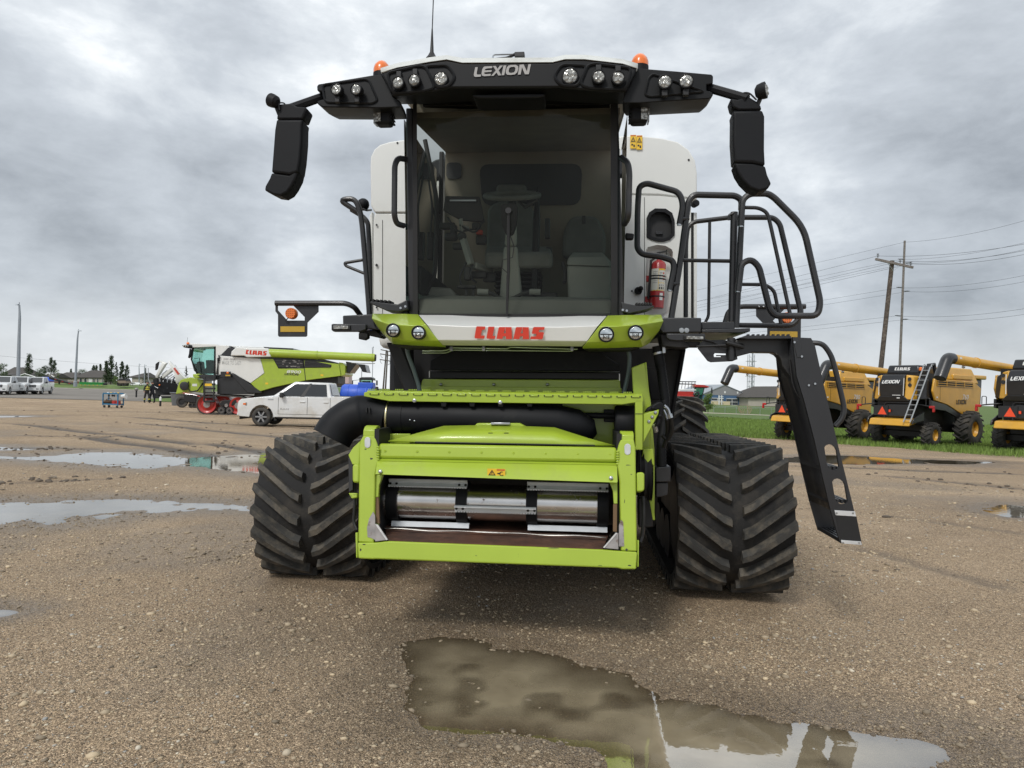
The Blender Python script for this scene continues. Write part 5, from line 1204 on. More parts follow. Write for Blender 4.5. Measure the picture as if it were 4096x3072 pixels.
tr = pz('top_tread', DGREY, [(2960, 1352), (2985, 1341), (3164, 1343), (3166, 1355), (2990, 1356)], -.40, .42, .003, ld)
for k in range(9): MB().cbox(M(2992+k*20, 1341, -.38), (.012, .04, .012)).build('grip', DGREY, tr)
YL = -.45
lo = [(3171, 1349), (3244, 1352), (3259, 1377), (3300, 1560), (3352, 1780), (3409, 2010), (3449, 2181), (3361, 2172), (3323, 2042), (3294, 1920), (3259, 1763), (3218, 1605), (3187, 1504)]
def slot_(cx, cy, hw, hl, lean):
    o = []
    for k in range(12):
        t = math.pi*2*k/12; x = hw*math.cos(t); y_ = hw*math.sin(t)*1.0+(hl-hw)*(1 if math.sin(t) > 0 else -1)
        o.append((cx+x+y_*lean, cy+y_))
    return o
plate('stringer', _P(lo, YL), [_P(slot_(3327, 1829, 25, 52, .2), YL), _P(slot_(3360, 1966, 26, 52, .22), YL)], (0, .02, 0), DGREY, ld)
lo2 = [p+V(0, .43, 0) for p in _P(lo, YL)]
plate('stringer', lo2, [[p+V(0, .43, 0) for p in _P(slot_(3327, 1829, 25, 52, .2), YL)], [p+V(0, .43, 0) for p in _P(slot_(3360, 1966, 26, 52, .22), YL)]], (0, .015, 0), DGREY, ld)
Lf = _P(lo, YL)
cvr = MB(); li = [0, 12, 11, 10, 9, 8]
cvr.grid([[Lf[i]+V(.01, .02, 0), Lf[i]+V(.01, .43, 0)] for i in li]); cvr.build('cover', DGREY, ld, smooth=20, solid=.01)
for (a_, b_, c_) in ((3288, 3360, 1872), (3320, 3392, 2005), (3366, 3440, 2164)):
    a = M(a_, c_, YL); e = M(b_, c_+4, YL); stp = bpy.data.objects.new('step', None); col.objects.link(stp); stp.parent = ld
    for k in range(5):
        p = a+(e-a)*(k/4); MB().bar(p+V(0, .02, 0), p+V(0, .43, 0), .012, .025).build('bar', DGREY, stp)
    for k in range(6):
        p = a+V(0, .05+.07*k, 0); MB().bar(p, p+(e-a), .012, .02).build('bar', DGREY, stp)
for q in ([(3338, 2041), (3420, 2046), (3425, 2066), (3343, 2061)], [(3364, 2160), (3444, 2166), (3448, 2180), (3367, 2174)]):
    s_ = pz('retaining_strip', pm('aluminium', (.68, .69, .70), .4, metal=.4, var=.06, scale=20), q, YL-.004, .006, .001, ld)
    for k in (.1, .9): MB().lathe(M(q[0][0]+(q[1][0]-q[0][0])*k, q[0][1]+11, YL-.004), (0, -1, 0), [(0, .007), (.004, .006)], 8).build('bolt', STEEL, s_)
pz('rubber_flap', DARK, [(3342, 2061), (3426, 2066), (3447, 2172), (3364, 2168)], YL-.002, .004, .0, ld)
pz('cover_plate', DGREY, [(3174, 1361), (3200, 1362), (3215, 1425), (3213, 1432), (3188, 1430)], YL-.004, .006, .002, ld)
for px, py in ((3178, 1369), (3207, 1426), (3235, 1541), (3260, 1535)): MB().lathe(M(px, py, YL-.006), (0, -1, 0), [(0, .008), (.004, .007)], 10).build('bolt', STEEL, ld)
tb('handrail', DGREY, [(3240, 1371, YL+.02), (3290, 1373, YL+.0), (3325, 1420, YL), (3352, 1520, YL), (3377, 1630, YL), (3372, 1672, YL), (3342, 1704, YL+.01)], .017, .09, parent=ld)
tb('cable', DARK, [(3158, 1440, YL+.1), (3170, 1540, YL+.1), (3195, 1590, YL+.1), (3220, 1595, YL+.1)], .008, .05, parent=ld)

# ---------------------------------------------------------------- right railings
Z = lambda L_, y: [(2450+x/2.212, 650+yy/2.212, y) for x, yy in L_]
tb('railing', DGREY, Z([(592, 545), (625, 370), (590, 262), (300, 182), (235, 215), (222, 400), (218, 760), (262, 812), (440, 835), (535, 870), (545, 930), (506, 1128)], -.02), .022, .09)
tb('railing', DGREY, Z([(520, 1375), (605, 840), (672, 340), (720, 285), (1085, 293), (1143, 330), (1140, 420)], .0), .023, .09)
tb('railing', DGREY, Z([(1135, 560), (1150, 330), (1215, 275), (1375, 275), (1430, 310), (1690, 570), (1840, 1240), (1815, 1357), (1440, 1357), (1390, 1300), (1295, 920), (1225, 855), (1140, 895), (1112, 1140)], -.18), .022, .10)
tb('railing', DGREY, Z([(1165, 398), (1290, 400), (1368, 440), (1395, 540), (1572, 1345)], -.16), .013, .06)
tb('railing', DGREY, Z([(1100, 486), (1420, 486), (1480, 540), (1670, 1340), (1600, 1445), (1100, 1440)], .02), .019, .09)
tb('railing', DGREY, Z([(1077, 440), (1056, 1410)], .0), .026, 0)
tb('railing', DGREY, Z([(1142, 500), (1095, 1462)], -.06), .021, 0)
tb('railing', DGREY, Z([(648, 1370), (650, 700), (668, 570), (720, 525), (1040, 486)], .4), .018, .09)
tb('railing', DGREY, Z([(860, 525), (855, 1000), (850, 1360), (822, 1412)], .38), .012, .08)
tb('railing', DGREY, Z([(615, 865), (1090, 873)], .02), .014, 0)
tb('railing', DGREY, Z([(1130, 1078), (1350, 1080), (1430, 1130), (1490, 1425)], .02), .013, .09)
for x, yy in ((592, 548), (506, 1128), (1136, 562), (1108, 1138)):
    px, py = 2450+x/2.212, 650+yy/2.212
    tb('end_fitting', STEEL, [(px, py-2, -.02 if x < 1000 else -.18), (px, py+5, -.02 if x < 1000 else -.18)], .017, 0, 10)
for x, yy in ((640, 500), (556, 1075)):
    px, py = 2450+x/2.212, 650+yy/2.212
    tb('railing_joint', DGREY, [(px-14, py, -.02), (px+14, py, 0)], .018, 0, 10)
tb('gate_latch', DGREY, Z([(1030, 510), (1030, 465), (1060, 455), (1075, 440)], -.02), .010, .02)
pz('side_mirror', BLK, [(2501, 934), (2506, 931), (2534, 933), (2537, 938), (2535, 952), (2530, 957), (2503, 957)], -.3, .05, .008)

# ---------------------------------------------------------------- fire extinguisher (hangs in the niche)
ext = empty('fire_extinguisher', MM @ M(2624, 1235, YP+.0), rot=MROT, label='red fire extinguisher strapped upright in a niche of the white panel behind the railing', cat='extinguisher')
EO = M(2624, 1235, YP)
def eb(mb, name, m, par=ext, **k): return mb.build(name, m, par, xf=Matrix.Translation(-EO), **k)
a = M(2625, 1234, YP-.02); e = M(2636, 1045, YP-.02); axx = (e-a).normalized(); Lx = (e-a).length; re = .062
eb(MB().lathe(a, axx, [(0, .05), (.004, re), (Lx*.93, re), (Lx*.98, re*.8), (Lx*1.02, re*.35), (Lx*1.04, .02)], 32), 'cylinder', pm('extinguisher_red', (.36, .02, .022), .3, var=.06, coat=.4), smooth=50)
lbl = eb(MB().lathe(a+axx*Lx*.36, axx, [(0, re+.0012), (Lx*.46, re+.0012)], 32, caps=False), 'label', pm('label_cream', (.66, .66, .60), .5, var=.05), smooth=60)
def onlab(u0, v0, u1, v1, m, nm):
    b = MB(); rows = []
    for v in (v0, v1):
        rows.append([a+axx*(Lx*(.36+.46*v))+V(math.sin(t)*(re+.002), -math.cos(t)*(re+.002), 0) for t in np.linspace(u0, u1, 6)])
    eb(b.grid(rows), nm, m, lbl, smooth=60)
onlab(-.9, .0, .95, .03, YDEC, 'label_edge'); onlab(.0, .93, .95, 1, YDEC, 'label_edge'); onlab(-.05, .0, 0, 1, YDEC, 'label_edge'); onlab(0, .34, .95, .36, YDEC, 'label_edge')
for k in range(7): onlab(-.85, .35+.085*k, -.15, .375+.085*k, GREYL, 'print_line')
for k in range(3): onlab(.08+.3*k, .06, .26+.3*k, .16, BDEC, 'pictogram'); onlab(.08+.3*k, .2, .26+.3*k, .28, GREYL, 'pictogram')
for k in range(3): onlab(.1, .5+.14*k, .5, .55+.14*k, GREYL, 'pictogram'); onlab(.6, .48+.14*k, .82, .56+.14*k, REDL, 'pictogram')
lb2 = eb(MB().lathe(a, axx, [(0, .001), (.001, .001)], 4), 'lower_label', WDEC)
b = MB(); b.grid([[a+axx*(Lx*v)+V(math.sin(t)*(re+.002), -math.cos(t)*(re+.002), 0) for t in np.linspace(.25, .75, 6)] for v in (.16, .31)]); eb(b, 'tag', WDEC, ext, smooth=60)
for v in (.10+.13, .60, .66): eb(MB().lathe(a+axx*Lx*(v+.0), axx, [(0, re+.003), (.008, re+.004), (.012, re+.003)], 28), 'strap', DARK)
eb(MB().tube([e+V(0, 0, .01), e+V(0, 0, .06)], .016, 10), 'valve', STEEL); eb(MB().bar(e+V(-.02, 0, .07), e+V(.06, 0, .085), .02, .014), 'lever', DARK)
eb(MB().tube([e+V(-.01, 0, .055), e+V(-.07, -.01, .0), e+V(-.075, -.01, -.1), e+V(-.085, -.02, -.26), e+V(-.09, -.02, -.33)], .011, 8), 'hose', DARK)
eb(MB().tube([e+V(.05, 0, .08), e+V(.065, -.01, .1), e+V(.06, 0, .05)], .004, 6), 'pull_ring', DARK)
for v in (.2, .64): eb(MB().cbox(a+axx*Lx*v+V(-.08, .03, 0), (.04, .04, .05)), 'wall_clip', pm('clip_red', (.40, .02, .02), .4))
# ---------------------------------------------------------------- small gear inside the cab
rgc = random.Random(21)
b = None
for k, (px, py, y, w_, h_, m_) in enumerate(((1790, 905, .15, .12, .05, CABD), (1815, 925, .12, .05, .09, CABD), (1835, 985, .1, .09, .05, CABD), (1862, 912, .1, .05, .03, CABG), (1905, 905, .16, .06, .05, CABD), (1925, 960, .18, .08, .07, CABD), (1870, 1095, .02, .05, .10, CABD), (1905, 1100, .1, .16, .05, CABD), (1960, 1110, .15, .10, .07, CABD), (1755, 900, .25, .05, .16, CABD), (1722, 985, .25, .05, .22, CABD), (2190, 915, .35, .04, .16, CABD), (2196, 1015, .35, .05, .10, CABD))):
    MB().cbox(M(px, py, y), (w_, .05, h_)).build('control_box', m_, cab, bevel=.01)
for pts in ([(1790, 870, .1), (1830, 930, .05), (1900, 915, .05)], [(1840, 900, .05), (1900, 935, .0), (1935, 880, .1)], [(1870, 1040, .02), (1835, 1110, .0), (1850, 1150, .0)], [(1890, 1060, .0), (1880, 1110, .0), (1905, 1130, .05)], [(1712, 700, .2), (1730, 830, .2), (1722, 950, .2)], [(1730, 830, .2), (1748, 890, .2), (1738, 960, .2)]):
    tb('cable', CABD, pts, .008, .05, 6, cab)
for k in range(5): pz('seat_bellows', CABD, [(1975, 1085+k*18), (2165, 1087+k*18), (2160, 1097+k*18), (1980, 1095+k*18)], .15+.02*(k % 2), .25, .006, cab)
pz('side_console', CABG, [(1690, 1145), (1800, 1150), (1840, 1200), (1700, 1205)], .05, .35, .02, cab)
tb('head_rail', CABD, [(1700, 420, -.35), (1860, 425, -.3), (2440, 422, -.35)], .02, .05, 8, cab)
pz('sun_blind', CABD, [(1690, 405), (2440, 403), (2440, 420), (1690, 424)], -.45, .03, .006, cab)
tb('roof_strut', CABD, [(1985, 490, -.2), (2075, 440, -.3)], .02, 0, 8, cab)
pz('liner_seam', CABD, [(1790, 575), (2440, 568), (2440, 572), (1790, 579)], .74, .02, .0, cab)
MB().tube([M(2150, 750, .2), M(2146, 880, .15), M(2140, 1050, .05), M(2138, 1190, .0)], [.008, .03, .028, .02], 8).build('coat', DARK, cab)
# ---------------------------------------------------------------- welds, bolts and scuffs on the feeder frame
for (px, py) in ((1513, 1818), (2469, 1836)):
    for k in range(6): MB().ball(M(px+((-1) if px < 2000 else 1)*2, py-30+k*10, yF(py)-.004), .009, 8, 5, (1.3, .5, .7)).build('weld_bead', LIMEW, fd)
SCUF = pm('scuffed_primer', (.05, .05, .045), .6, var=.2)
rs = random.Random(4)
def scuff(px, py, dy, w, h):
    P = []
    n = 9
    for k in range(n):
        t = 2*math.pi*k/n; r = rs.uniform(.55, 1.1); P.append(M(px+math.cos(t)*w*r, py+math.sin(t)*h*r, yF(py)+dy))
    MB().add(P, [tuple(range(n))]).build('scuff', SCUF, fd, smooth=0)
for a_ in ((1456, 2178, -.0062, 9, 2.5), (1442, 2200, -.0062, 4, 6), (1486, 1835, -.0012, 6, 5), (1462, 1797, -.0012, 5, 3), (2512, 1861, -.0012, 11, 3), (2525, 1899, -.0012, 4, 4), (2506, 2199, -.0062, 6, 6), (2518, 2262, -.0062, 8, 3), (2520, 1806, -.0012, 5, 2), (2216, 2192, -.0062, 26, 1.5), (2498, 2010, -.0012, 1.5, 20), (1905, 2222, -.0062, 6, 1.2), (2400, 2262, -.0062, 10, 1.2)): scuff(*a_)
for px in np.linspace(1540, 2440, 8): MB().lathe(M(px, 1803+(px-1513)*.0172, yF(1803)+.010), (0, -1, 0), [(0, .008), (.004, .007)], 8).build('bolt', LIMEW, fd)
for (a_, b_) in (((1700, 560), (1700, 850)), ): pass
tb('panel_seam', DGREY, [(1530, 880, YP+.010), (1530, 1275, YP+.010)], .0025, 0, 5)
tb('panel_seam', DGREY, [(2578, 790, YP-.001), (2578, 1280, YP-.001)], .0025, 0, 5)
for px, py in ((1507, 900), (1507, 1230), (1590, 572), (2755, 640), (2480, 1060)): MB().lathe(M(px, py, YP), (0, -1, 0), [(0, .009), (.006, .009)], 10).build('panel_bolt', DARK, root)
# ================================================================== things behind: helpers
class Frame:
    """a thing's own frame: origin on the ground, x to the right, y away"""
    def __init__(s, origin, yaw=0.0):
        s.o = Vector(origin); s.yaw = yaw; s.m = Matrix.Translation(s.o) @ Matrix.Rotation(yaw, 4, 'Z'); s.i = s.m.inverted(); s.c = s.i @ CAM
    def P(s, px, py, y=0.0):
        d = s.i.to_3x3() @ ray(px, py); return s.c + d*((y-s.c.y)/d.y)
    def L(s, pts, y=0.0): return [s.P(px, py, y) for px, py in pts]
YELP = pm('ochre_paint', (.64, .345, .036), .4, var=.06, scale=2, coat=.3, dirt=(.36, .22, .08), dscale=1.5, dlo=.5, dhi=.75, damt=.4)
BLKP = pm('black_panel', (.018, .019, .021), .35, var=.15, scale=3, coat=.2)
RUBB = pm('dusty_tyre', (.045, .043, .040), .8, var=.25, scale=3, dirt=(.13, .11, .085), dscale=3, dlo=.5, dhi=.65, damt=.5)
REDP = pm('red_paint', (.42, .025, .02), .35, var=.06, coat=.3)
ORR = pm('orange_reflector', (.90, .09, .03), .4, var=.04)
REDLENS = pm('red_lens', (.45, .02, .02), .25, var=.1)
def wheel_parts(par, c, axis, rad, w, rim_m, rim_r=.55, lugs=0, name='wheel', spokes=0, tyre_m=None):
    t = bpy.data.objects.new(name, None); col.objects.link(t); t.parent = par
    c = Vector(c); a = Vector(axis).normalized(); s0 = c-a*w/2; g = .93 if lugs else 1.0
    MB().lathe(s0, a, [(.06*w, rad*rim_r), (0, rad*(rim_r+.1)), (.02*w, rad*.85*g), (.14*w, rad*.98*g), (.3*w, rad*g), (.7*w, rad*g), (.86*w, rad*.98*g), (.98*w, rad*.85*g), (w, rad*(rim_r+.1)), (.94*w, rad*rim_r)], 36, caps=False).build('tyre', tyre_m or RUBB, t, smooth=50)
    MB().lathe(s0, a, [(.30*w, .02), (.26*w, rad*.2), (.32*w, rad*rim_r*.85), (.10*w, rad*rim_r), (.90*w, rad*rim_r), (.68*w, rad*rim_r*.85), (.74*w, rad*.2), (.70*w, .02)], 28).build('rim', rim_m, t, smooth=50)
    u = a.cross(V(0, 0, 1)).normalized(); v = a.cross(u)
    if lugs:
        b = MB()
        for half in (0, 1):
            for k in range(lugs):
                a0 = 2*math.pi*(k+.5*half)/lugs; rr = []
                for q in range(4):
                    x = (-w/2+q/3*w*.56) if half == 0 else (w/2-q/3*w*.56); an = a0+.30*q/3
                    def pt(da, r): return c+a*x+(u*math.cos(an+da)+v*math.sin(an+da))*r
                    cr = rad*(.96 if q == 0 else 1)
                    rr.append([pt(-.055, rad*.90), pt(-.038, cr), pt(.038, cr), pt(.055, rad*.90)])
                b.loft(rr)
        b.build('tread_lugs', tyre_m or RUBB, t, smooth=30)
    for k in range(spokes):
        an = 2*math.pi*k/spokes; d = u*math.cos(an)+v*math.sin(an); e = -u*math.sin(an)+v*math.cos(an)
        for sg in (-1, 1):
            q = c+a*sg*w*.40
            MB().hull([q+d*rad*.06-e*rad*.07, q+d*rad*.06+e*rad*.07, q+d*rad*rim_r*.97+e*rad*.10, q+d*rad*rim_r*.97-e*rad*.10], [p+a*sg*w*.06 for p in (q+d*rad*.06-e*rad*.06, q+d*rad*.06+e*rad*.06, q+d*rad*rim_r*.97+e*rad*.07, q+d*rad*rim_r*.97-e*rad*.07)]).build('spoke', STEEL, t)
    return t

# ------------------------------------------------------------------ pickups
CARW = pm('car_white', (.70, .71, .71), .3, var=.02, scale=2, coat=.6)
CARD = pm('car_white_dusty', (.70, .71, .71), .35, var=.02, scale=2, coat=.5, dirt=(.46, .41, .33), dscale=.9, dlo=.46, dhi=.66, damt=.6)
CGL = pm('car_glass', (.012, .014, .016), .06, var=.1, coat=.8)
CARB = pm('car_black_plastic', (.02, .02, .021), .55)
def pickup(loc, heading, label, group, ram=False):
    """heading = direction of travel; local +X forward, +Y left"""
    rt = empty('pickup_truck', loc, heading, label=label, cat='pickup', group=group)
    paint = CARD if ram else CARW
    def arch(xc, r, n=9): return [(xc+r*math.cos(math.pi*k/n), .40+r*math.sin(math.pi*k/n)) for k in range(n+1)]
    prof = [(2.86, .42), (2.95, .52), (2.97, .80), (2.93, 1.06), (2.82, 1.16), (2.2, 1.235), (1.50, 1.29), (.2, 1.31), (-1.03, 1.32), (-1.04, 1.36), (-2.92, 1.38), (-2.96, 1.30), (-2.95, .62), (-2.86, .48)]
    prof += [(-2.35, .44)]+arch(-1.78, .52)[::-1]+[(-1.2, .44), (1.35, .42)]+arch(1.95, .53)[::-1]+[(2.5, .40)]
    rings = []
    for y, s_, dz in ((-1.0, .985, 0), (-.985, 1, 0), (.985, 1, 0), (1.0, .985, 0)):
        rings.append([V(x*s_, y, .85+(z-.85)*(1 if s_ == 1 else .985)) for x, z in prof])
    MB().loft(rings).build('body', paint, rt, smooth=35, bevel=.03)
    # bed is open
    MB().box((-2.85, -.80, .98), (-1.12, .80, 1.392)).build('bed_liner', CARB, rt)
    # hood crown
    MB().hull([V(2.75, -.85, 1.15), V(2.75, .85, 1.15), V(1.48, .88, 1.28), V(1.48, -.88, 1.28)], [V(2.6, -.68, 1.20), V(2.6, .68, 1.20), V(1.5, .72, 1.34), V(1.5, -.72, 1.34)]).build('bonnet', paint, rt, smooth=50, bevel=.03)
    B = [V(1.52, -.93, 1.29), V(1.52, .93, 1.29), V(-1.03, .93, 1.31), V(-1.03, -.93, 1.31)]
    T = [V(.66, -.72, 1.93), V(.66, .72, 1.93), V(-.86, .74, 1.92), V(-.86, -.74, 1.92)]
    Mi = [V(.60, -.66, 1.96), V(.60, .66, 1.96), V(-.80, .68, 1.95), V(-.80, -.68, 1.95)]
    MB().loft([B, T, Mi]).build('cabin', paint, rt, smooth=50, bevel=.03)
    def pane(nm, a, b_, c, d, u0, u1, v0, v1, nrm, m=CGL):
        f = lambda u, v: (a*(1-u)+b_*u)*(1-v)+(d*(1-u)+c*u)*v
        p = [f(u0, v0), f(u1, v0), f(u1-(.0), v1), f(u0, v1)]
        return MB().prism([q+Vector(nrm)*.015 for q in p], Vector(nrm)*.010).build(nm, m, rt, bevel=.004)
    pane('windscreen', B[0], B[1], T[1], T[0], .05, .95, .08, .93, (.6, 0, .8))
    pane('rear_window', B[2], B[3], T[3], T[2], .1, .9, .15, .9, (-1, 0, .2))
    for sg, (i0, i1) in ((1, (1, 2)), (-1, (0, 3))):
        n_ = (0, sg, .3)
        f = lambda u, v: (B[i0]*(1-u)+B[i1]*u)*(1-v)+(T[i0]*(1-u)+T[i1]*u)*v
        for (pp) in ([(.09, .06), (.475, .06), (.475, .90), (.12, .90)], [(.54, .06), (.93, .06), (.93, .90), (.54, .90)]):
            q = [f(u, v)+Vector(n_)*.018 for u, v in pp]; MB().prism(q, Vector(n_)*.012).build('side_window', CGL, rt, bevel=.004)
        q = [f(u, v)+Vector(n_)*.016 for u, v in ((.475, .0), (.54, .0), (.54, .95), (.475, .95))]; MB().prism(q, Vector(n_)*.012).build('door_pillar', CARB, rt)
        for x in (1.22, -.02, -1.0): MB().box((x-.008, sg*.997-.006, .55), (x+.008, sg*.997+.006, 1.29)).build('door_gap', CARB, rt, smooth=0)
        MB().box((-1.0, sg*.997-.006, .545), (1.22, sg*.997+.006, .56)).build('door_gap', CARB, rt, smooth=0)
        for x in (.18, -.82): MB().cbox((x, sg*1.015, 1.10), (.22, .035, .045)).build('door_handle', paint, rt, bevel=.01)
        mi = MB().cbox((1.05, sg*1.13, 1.37), (.14, .22, .22)).build('mirror', CARB, rt, bevel=.04)
        MB().cbox((1.05, sg*1.0, 1.33), (.06, .12, .05)).build('stalk', CARB, mi)
        MB().box((-1.1, sg*.93-.05, .36), (1.3, sg*.93+.05, .43)).build('step_bar', CARB, rt, bevel=.02)
        hl = MB().hull([V(2.955, sg*.60, .86), V(2.80, sg*.99, .86), V(2.80, sg*.99, 1.03), V(2.93, sg*.60, 1.06)], [V(2.6, sg*.60, .86), V(2.55, sg*1.006, .88), V(2.55, sg*1.006, 1.02), V(2.6, sg*.60, 1.06)]).build('headlight', LENS, rt, bevel=.01)
        MB().cbox((2.66, sg*1.004, .95), (.12, .02, .07)).build('side_lamp', ORANGE, hl)
        MB().cbox((2.95, sg*.72, .62), (.05, .26, .11)).build('fog_lamp', CARB, rt, bevel=.02)
        MB().box((-2.97, sg*.80-.09, .95), (-2.93, sg*.80+.09, 1.28)).build('tail_light', REDLENS, rt)
        MB().box((1.36, sg*.93-.10, .26), (1.39, sg*.93+.06, .56)).build('mud_flap', CARB, rt)
        for x in (1.95, -1.78): wheel_parts(rt, (x, sg*.86, .41), (0, 1, 0), .41, .27, CARB, .62, 0, spokes=6, tyre_m=RUBB)
        if ram:
            text_on('lettering', 'RAM', .36, .075, (.95, sg*1.006, .77), (-sg, 0, 0), (0, 0, 1), GREYL, rt, .004)
            MB().cbox((1.55, sg*1.003, 1.17), (.24, .012, .05)).build('emblem', STEEL, rt, bevel=.005)
    gr = MB().box((2.94, -.58, .80), (2.985, .58, 1.09)).build('grille', CARB, rt, bevel=.02)
    for k in range(3): MB().box((2.98, -.54, .845+k*.085), (3.0, .54, .87+k*.085)).build('grille_bar', STEEL if not ram else CARB, gr)
    MB().box((2.90, -.94, .44), (3.0, .94, .56)).build('bumper', paint, rt, bevel=.03)
    MB().box((2.86, -.80, .28), (2.95, .80, .42)).build('air_dam', CARB, rt, bevel=.03)
    MB().box((-3.08, -.92, .50), (-2.94, .92, .68)).build('rear_bumper', STEEL, rt, bevel=.03)
    return rt
ramp_ = ground_hit(1043, 1705); pickup((ramp_.x+1.95, ramp_.y+.95, ramp_.z), R(181.5), 'white crew-cab pickup seen side on, muddy lower doors, blue tank in its bed', 'white pickup trucks', True)
for px, py, lb, hd in ((113, 1577, 'white pickup parked at the right end of the row by the lamp post', 290), (50, 1577, 'white pickup parked in the middle of the row on the left', 290), (-22, 1579, 'white pickup cut off by the left edge of the picture', 290)):
    g = ground_hit(px, py); pickup((g.x, g.y+1.5, g.z), R(hd), lb, 'white pickup trucks')
BLUEP = pm('blue_poly', (.03, .10, .55), .45, var=.06)
tk = empty('liquid_tank', (ramp_.x+1.95+2.0, ramp_.y+.95, ramp_.z+1.15), 0, label='bright blue plastic liquid tank lying in the bed of the white pickup', cat='tank')
MB().lathe((-.75, 0, .33), (1, 0, 0), [(0, .2), (.06, .38), (.15, .44), (1.35, .44), (1.44, .38), (1.5, .2)], 28).build('barrel', BLUEP, tk, smooth=50)
MB().box((.05, -.32, .62), (.72, .32, .86)).build('pump_box', BLUEP, tk, bevel=.03)
for x in (-.4, 0, .4): MB().lathe((x, 0, .33), (1, 0, 0), [(0, .44), (.01, .455), (.05, .455), (.06, .44)], 28).build('rib', BLUEP, tk, smooth=50)

# ------------------------------------------------------------------ the second lime harvester, side on
g0 = ground_hit(831, 1658)
F8 = Frame((g0.x, g0.y, g0.z), R(4)); z7 = lambda L_: [(700+a/2.212, 1300+b/2.212) for a, b in L_]
h8 = empty('combine_harvester', F8.o, F8.yaw, label='white and lime tracked harvester standing side on behind the white pickup', cat='harvester')
def e8(name, m, pts, y, dep, par=None, bevel=.02, smooth=35): return MB().prism(F8.L(z7(pts), y), (0, dep, 0)).build(name, m, par or h8, bevel=bevel, smooth=smooth)
e8('side_panel', WHITE, [(385, 270), (560, 285), (755, 298), (790, 425), (668, 515), (515, 428), (385, 440)], 0, .25)
e8('tank_front', WHITE, [(362, 178), (480, 182), (462, 272), (400, 266), (385, 300), (360, 440), (360, 200)], .3, 2.8)
e8('side_panel', LIME, [(757, 298), (868, 300), (915, 386), (1140, 384), (1140, 312), (1450, 345), (1466, 450), (1156, 490), (870, 552), (742, 590), (670, 516), (792, 428)], .0, .25)
e8('rear_cover', LIME, [(1450, 330), (1485, 335), (1506, 360), (1505, 440), (1466, 455)], .1, 3.0)
e8('body', BLKP, [(470, 200), (1000, 225), (1440, 335), (1450, 450), (1150, 480), (880, 540), (700, 560), (400, 600), (390, 280)], .22, 3.0)
e8('tank_lid', BLKP, [(780, 193), (1045, 206), (1048, 222), (800, 214)], .6, 2.0)
e8('tank_rim', WHITE, [(480, 183), (780, 195), (800, 214), (540, 206)], .5, 2.2)
vg = e8('engine_grille', DARK, [(870, 300), (1128, 308), (1138, 382), (912, 382)], -.02, .05); 
for k in range(5): MB().tube([F8.P(*z7([(880+k*9, 315+k*14)])[0], -.05), F8.P(*z7([(1130+k*1.5, 322+k*13)])[0], -.05)], .014, 6).build('bar', DGREY, vg)
rng = random.Random(3)
for k in range(16):
    x = rng.uniform(905, 1125); yy = rng.uniform(312, 375); c = F8.P(*z7([(x, yy)])[0], -.03); MB().cbox(c, (rng.uniform(.05, .18), .02, rng.uniform(.03, .09))).build('engine_part', WORN, vg)
vg = e8('engine_grille', DARK, [(1145, 314), (1240, 322), (1385, 352), (1380, 376), (1146, 380)], -.02, .05)
for k in range(4): MB().tube([F8.P(*z7([(1150, 326+k*14)])[0], -.05), F8.P(*z7([(1380-k*3, 356+k*5)])[0], -.05)], .013, 6).build('bar', DGREY, vg)
e8('panel_gap', DARK, [(1134, 310), (1140, 310), (1158, 490), (1152, 490)], -.01, .03, bevel=0)
ag = e8('auger_root', WHITE, [(490, 272), (500, 232), (540, 196), (822, 206), (850, 282), (632, 286), (610, 272)], -.25, .5, bevel=.05)
c = F8.P(*z7([(719, 245)])[0], -.252); logo_on('lettering', LOGO_C, 180/2.212*42.3/FPX, 40/2.212*42.3/FPX, c, (1, 0, -.03), (0, 0, 1), REDL, ag, .004)
a = F8.P(*z7([(835, 248)])[0], 0); e = F8.P(*z7([(1768, 290)])[0], 0)
au = MB().tube([a, a+(e-a)*.45], .245, 24).build('auger_tube', LIME, h8, smooth=60)
MB().tube([a+(e-a)*.45, e], .235, 24).build('auger_tube', LIME, h8, smooth=60)
MB().tube([a+(e-a)*.445, a+(e-a)*.455], .265, 24).build('flange', LIME, au, smooth=40); MB().tube([a+(e-a)*.97, a+(e-a)*.98], .255, 24).build('flange', LIME, au, smooth=40)
MB().tube([e, e+(e-a)*.012], .20, 20).build('auger_mouth', DARK, au, smooth=40)
MB().tube([F8.P(*z7([(1748, 280)])[0], 0), F8.P(*z7([(1745, 200)])[0], 0)], .012, 6).build('marker_rod', DARK, au)
e8('spreader', BLKP, [(1510, 322), (1590, 335), (1605, 345), (1545, 425), (1508, 418), (1520, 370)], .5, 2.0)
e8('deflector', BLKP, [(1620, 345), (1680, 350), (1698, 420), (1660, 415)], .5, 1.8)
tb_ = MB().tube(F8.L(z7([(1560, 335), (1700, 342), (1770, 340)]), .5), .025, 6).build('spreader_arm', STEEL, h8)
e8('lower_panel', BLKP, [(372, 482), (510, 436), (700, 565), (690, 612), (372, 612)], .05, .2)
e8('stay', BLKP, [(490, 432), (530, 432), (770, 596), (750, 604), (640, 600)], -.05, .15)
e8('lower_body', DARK, [(700, 570), (880, 545), (1150, 490), (1440, 455), (1440, 520), (1100, 620), (700, 640)], .3, 2.6)
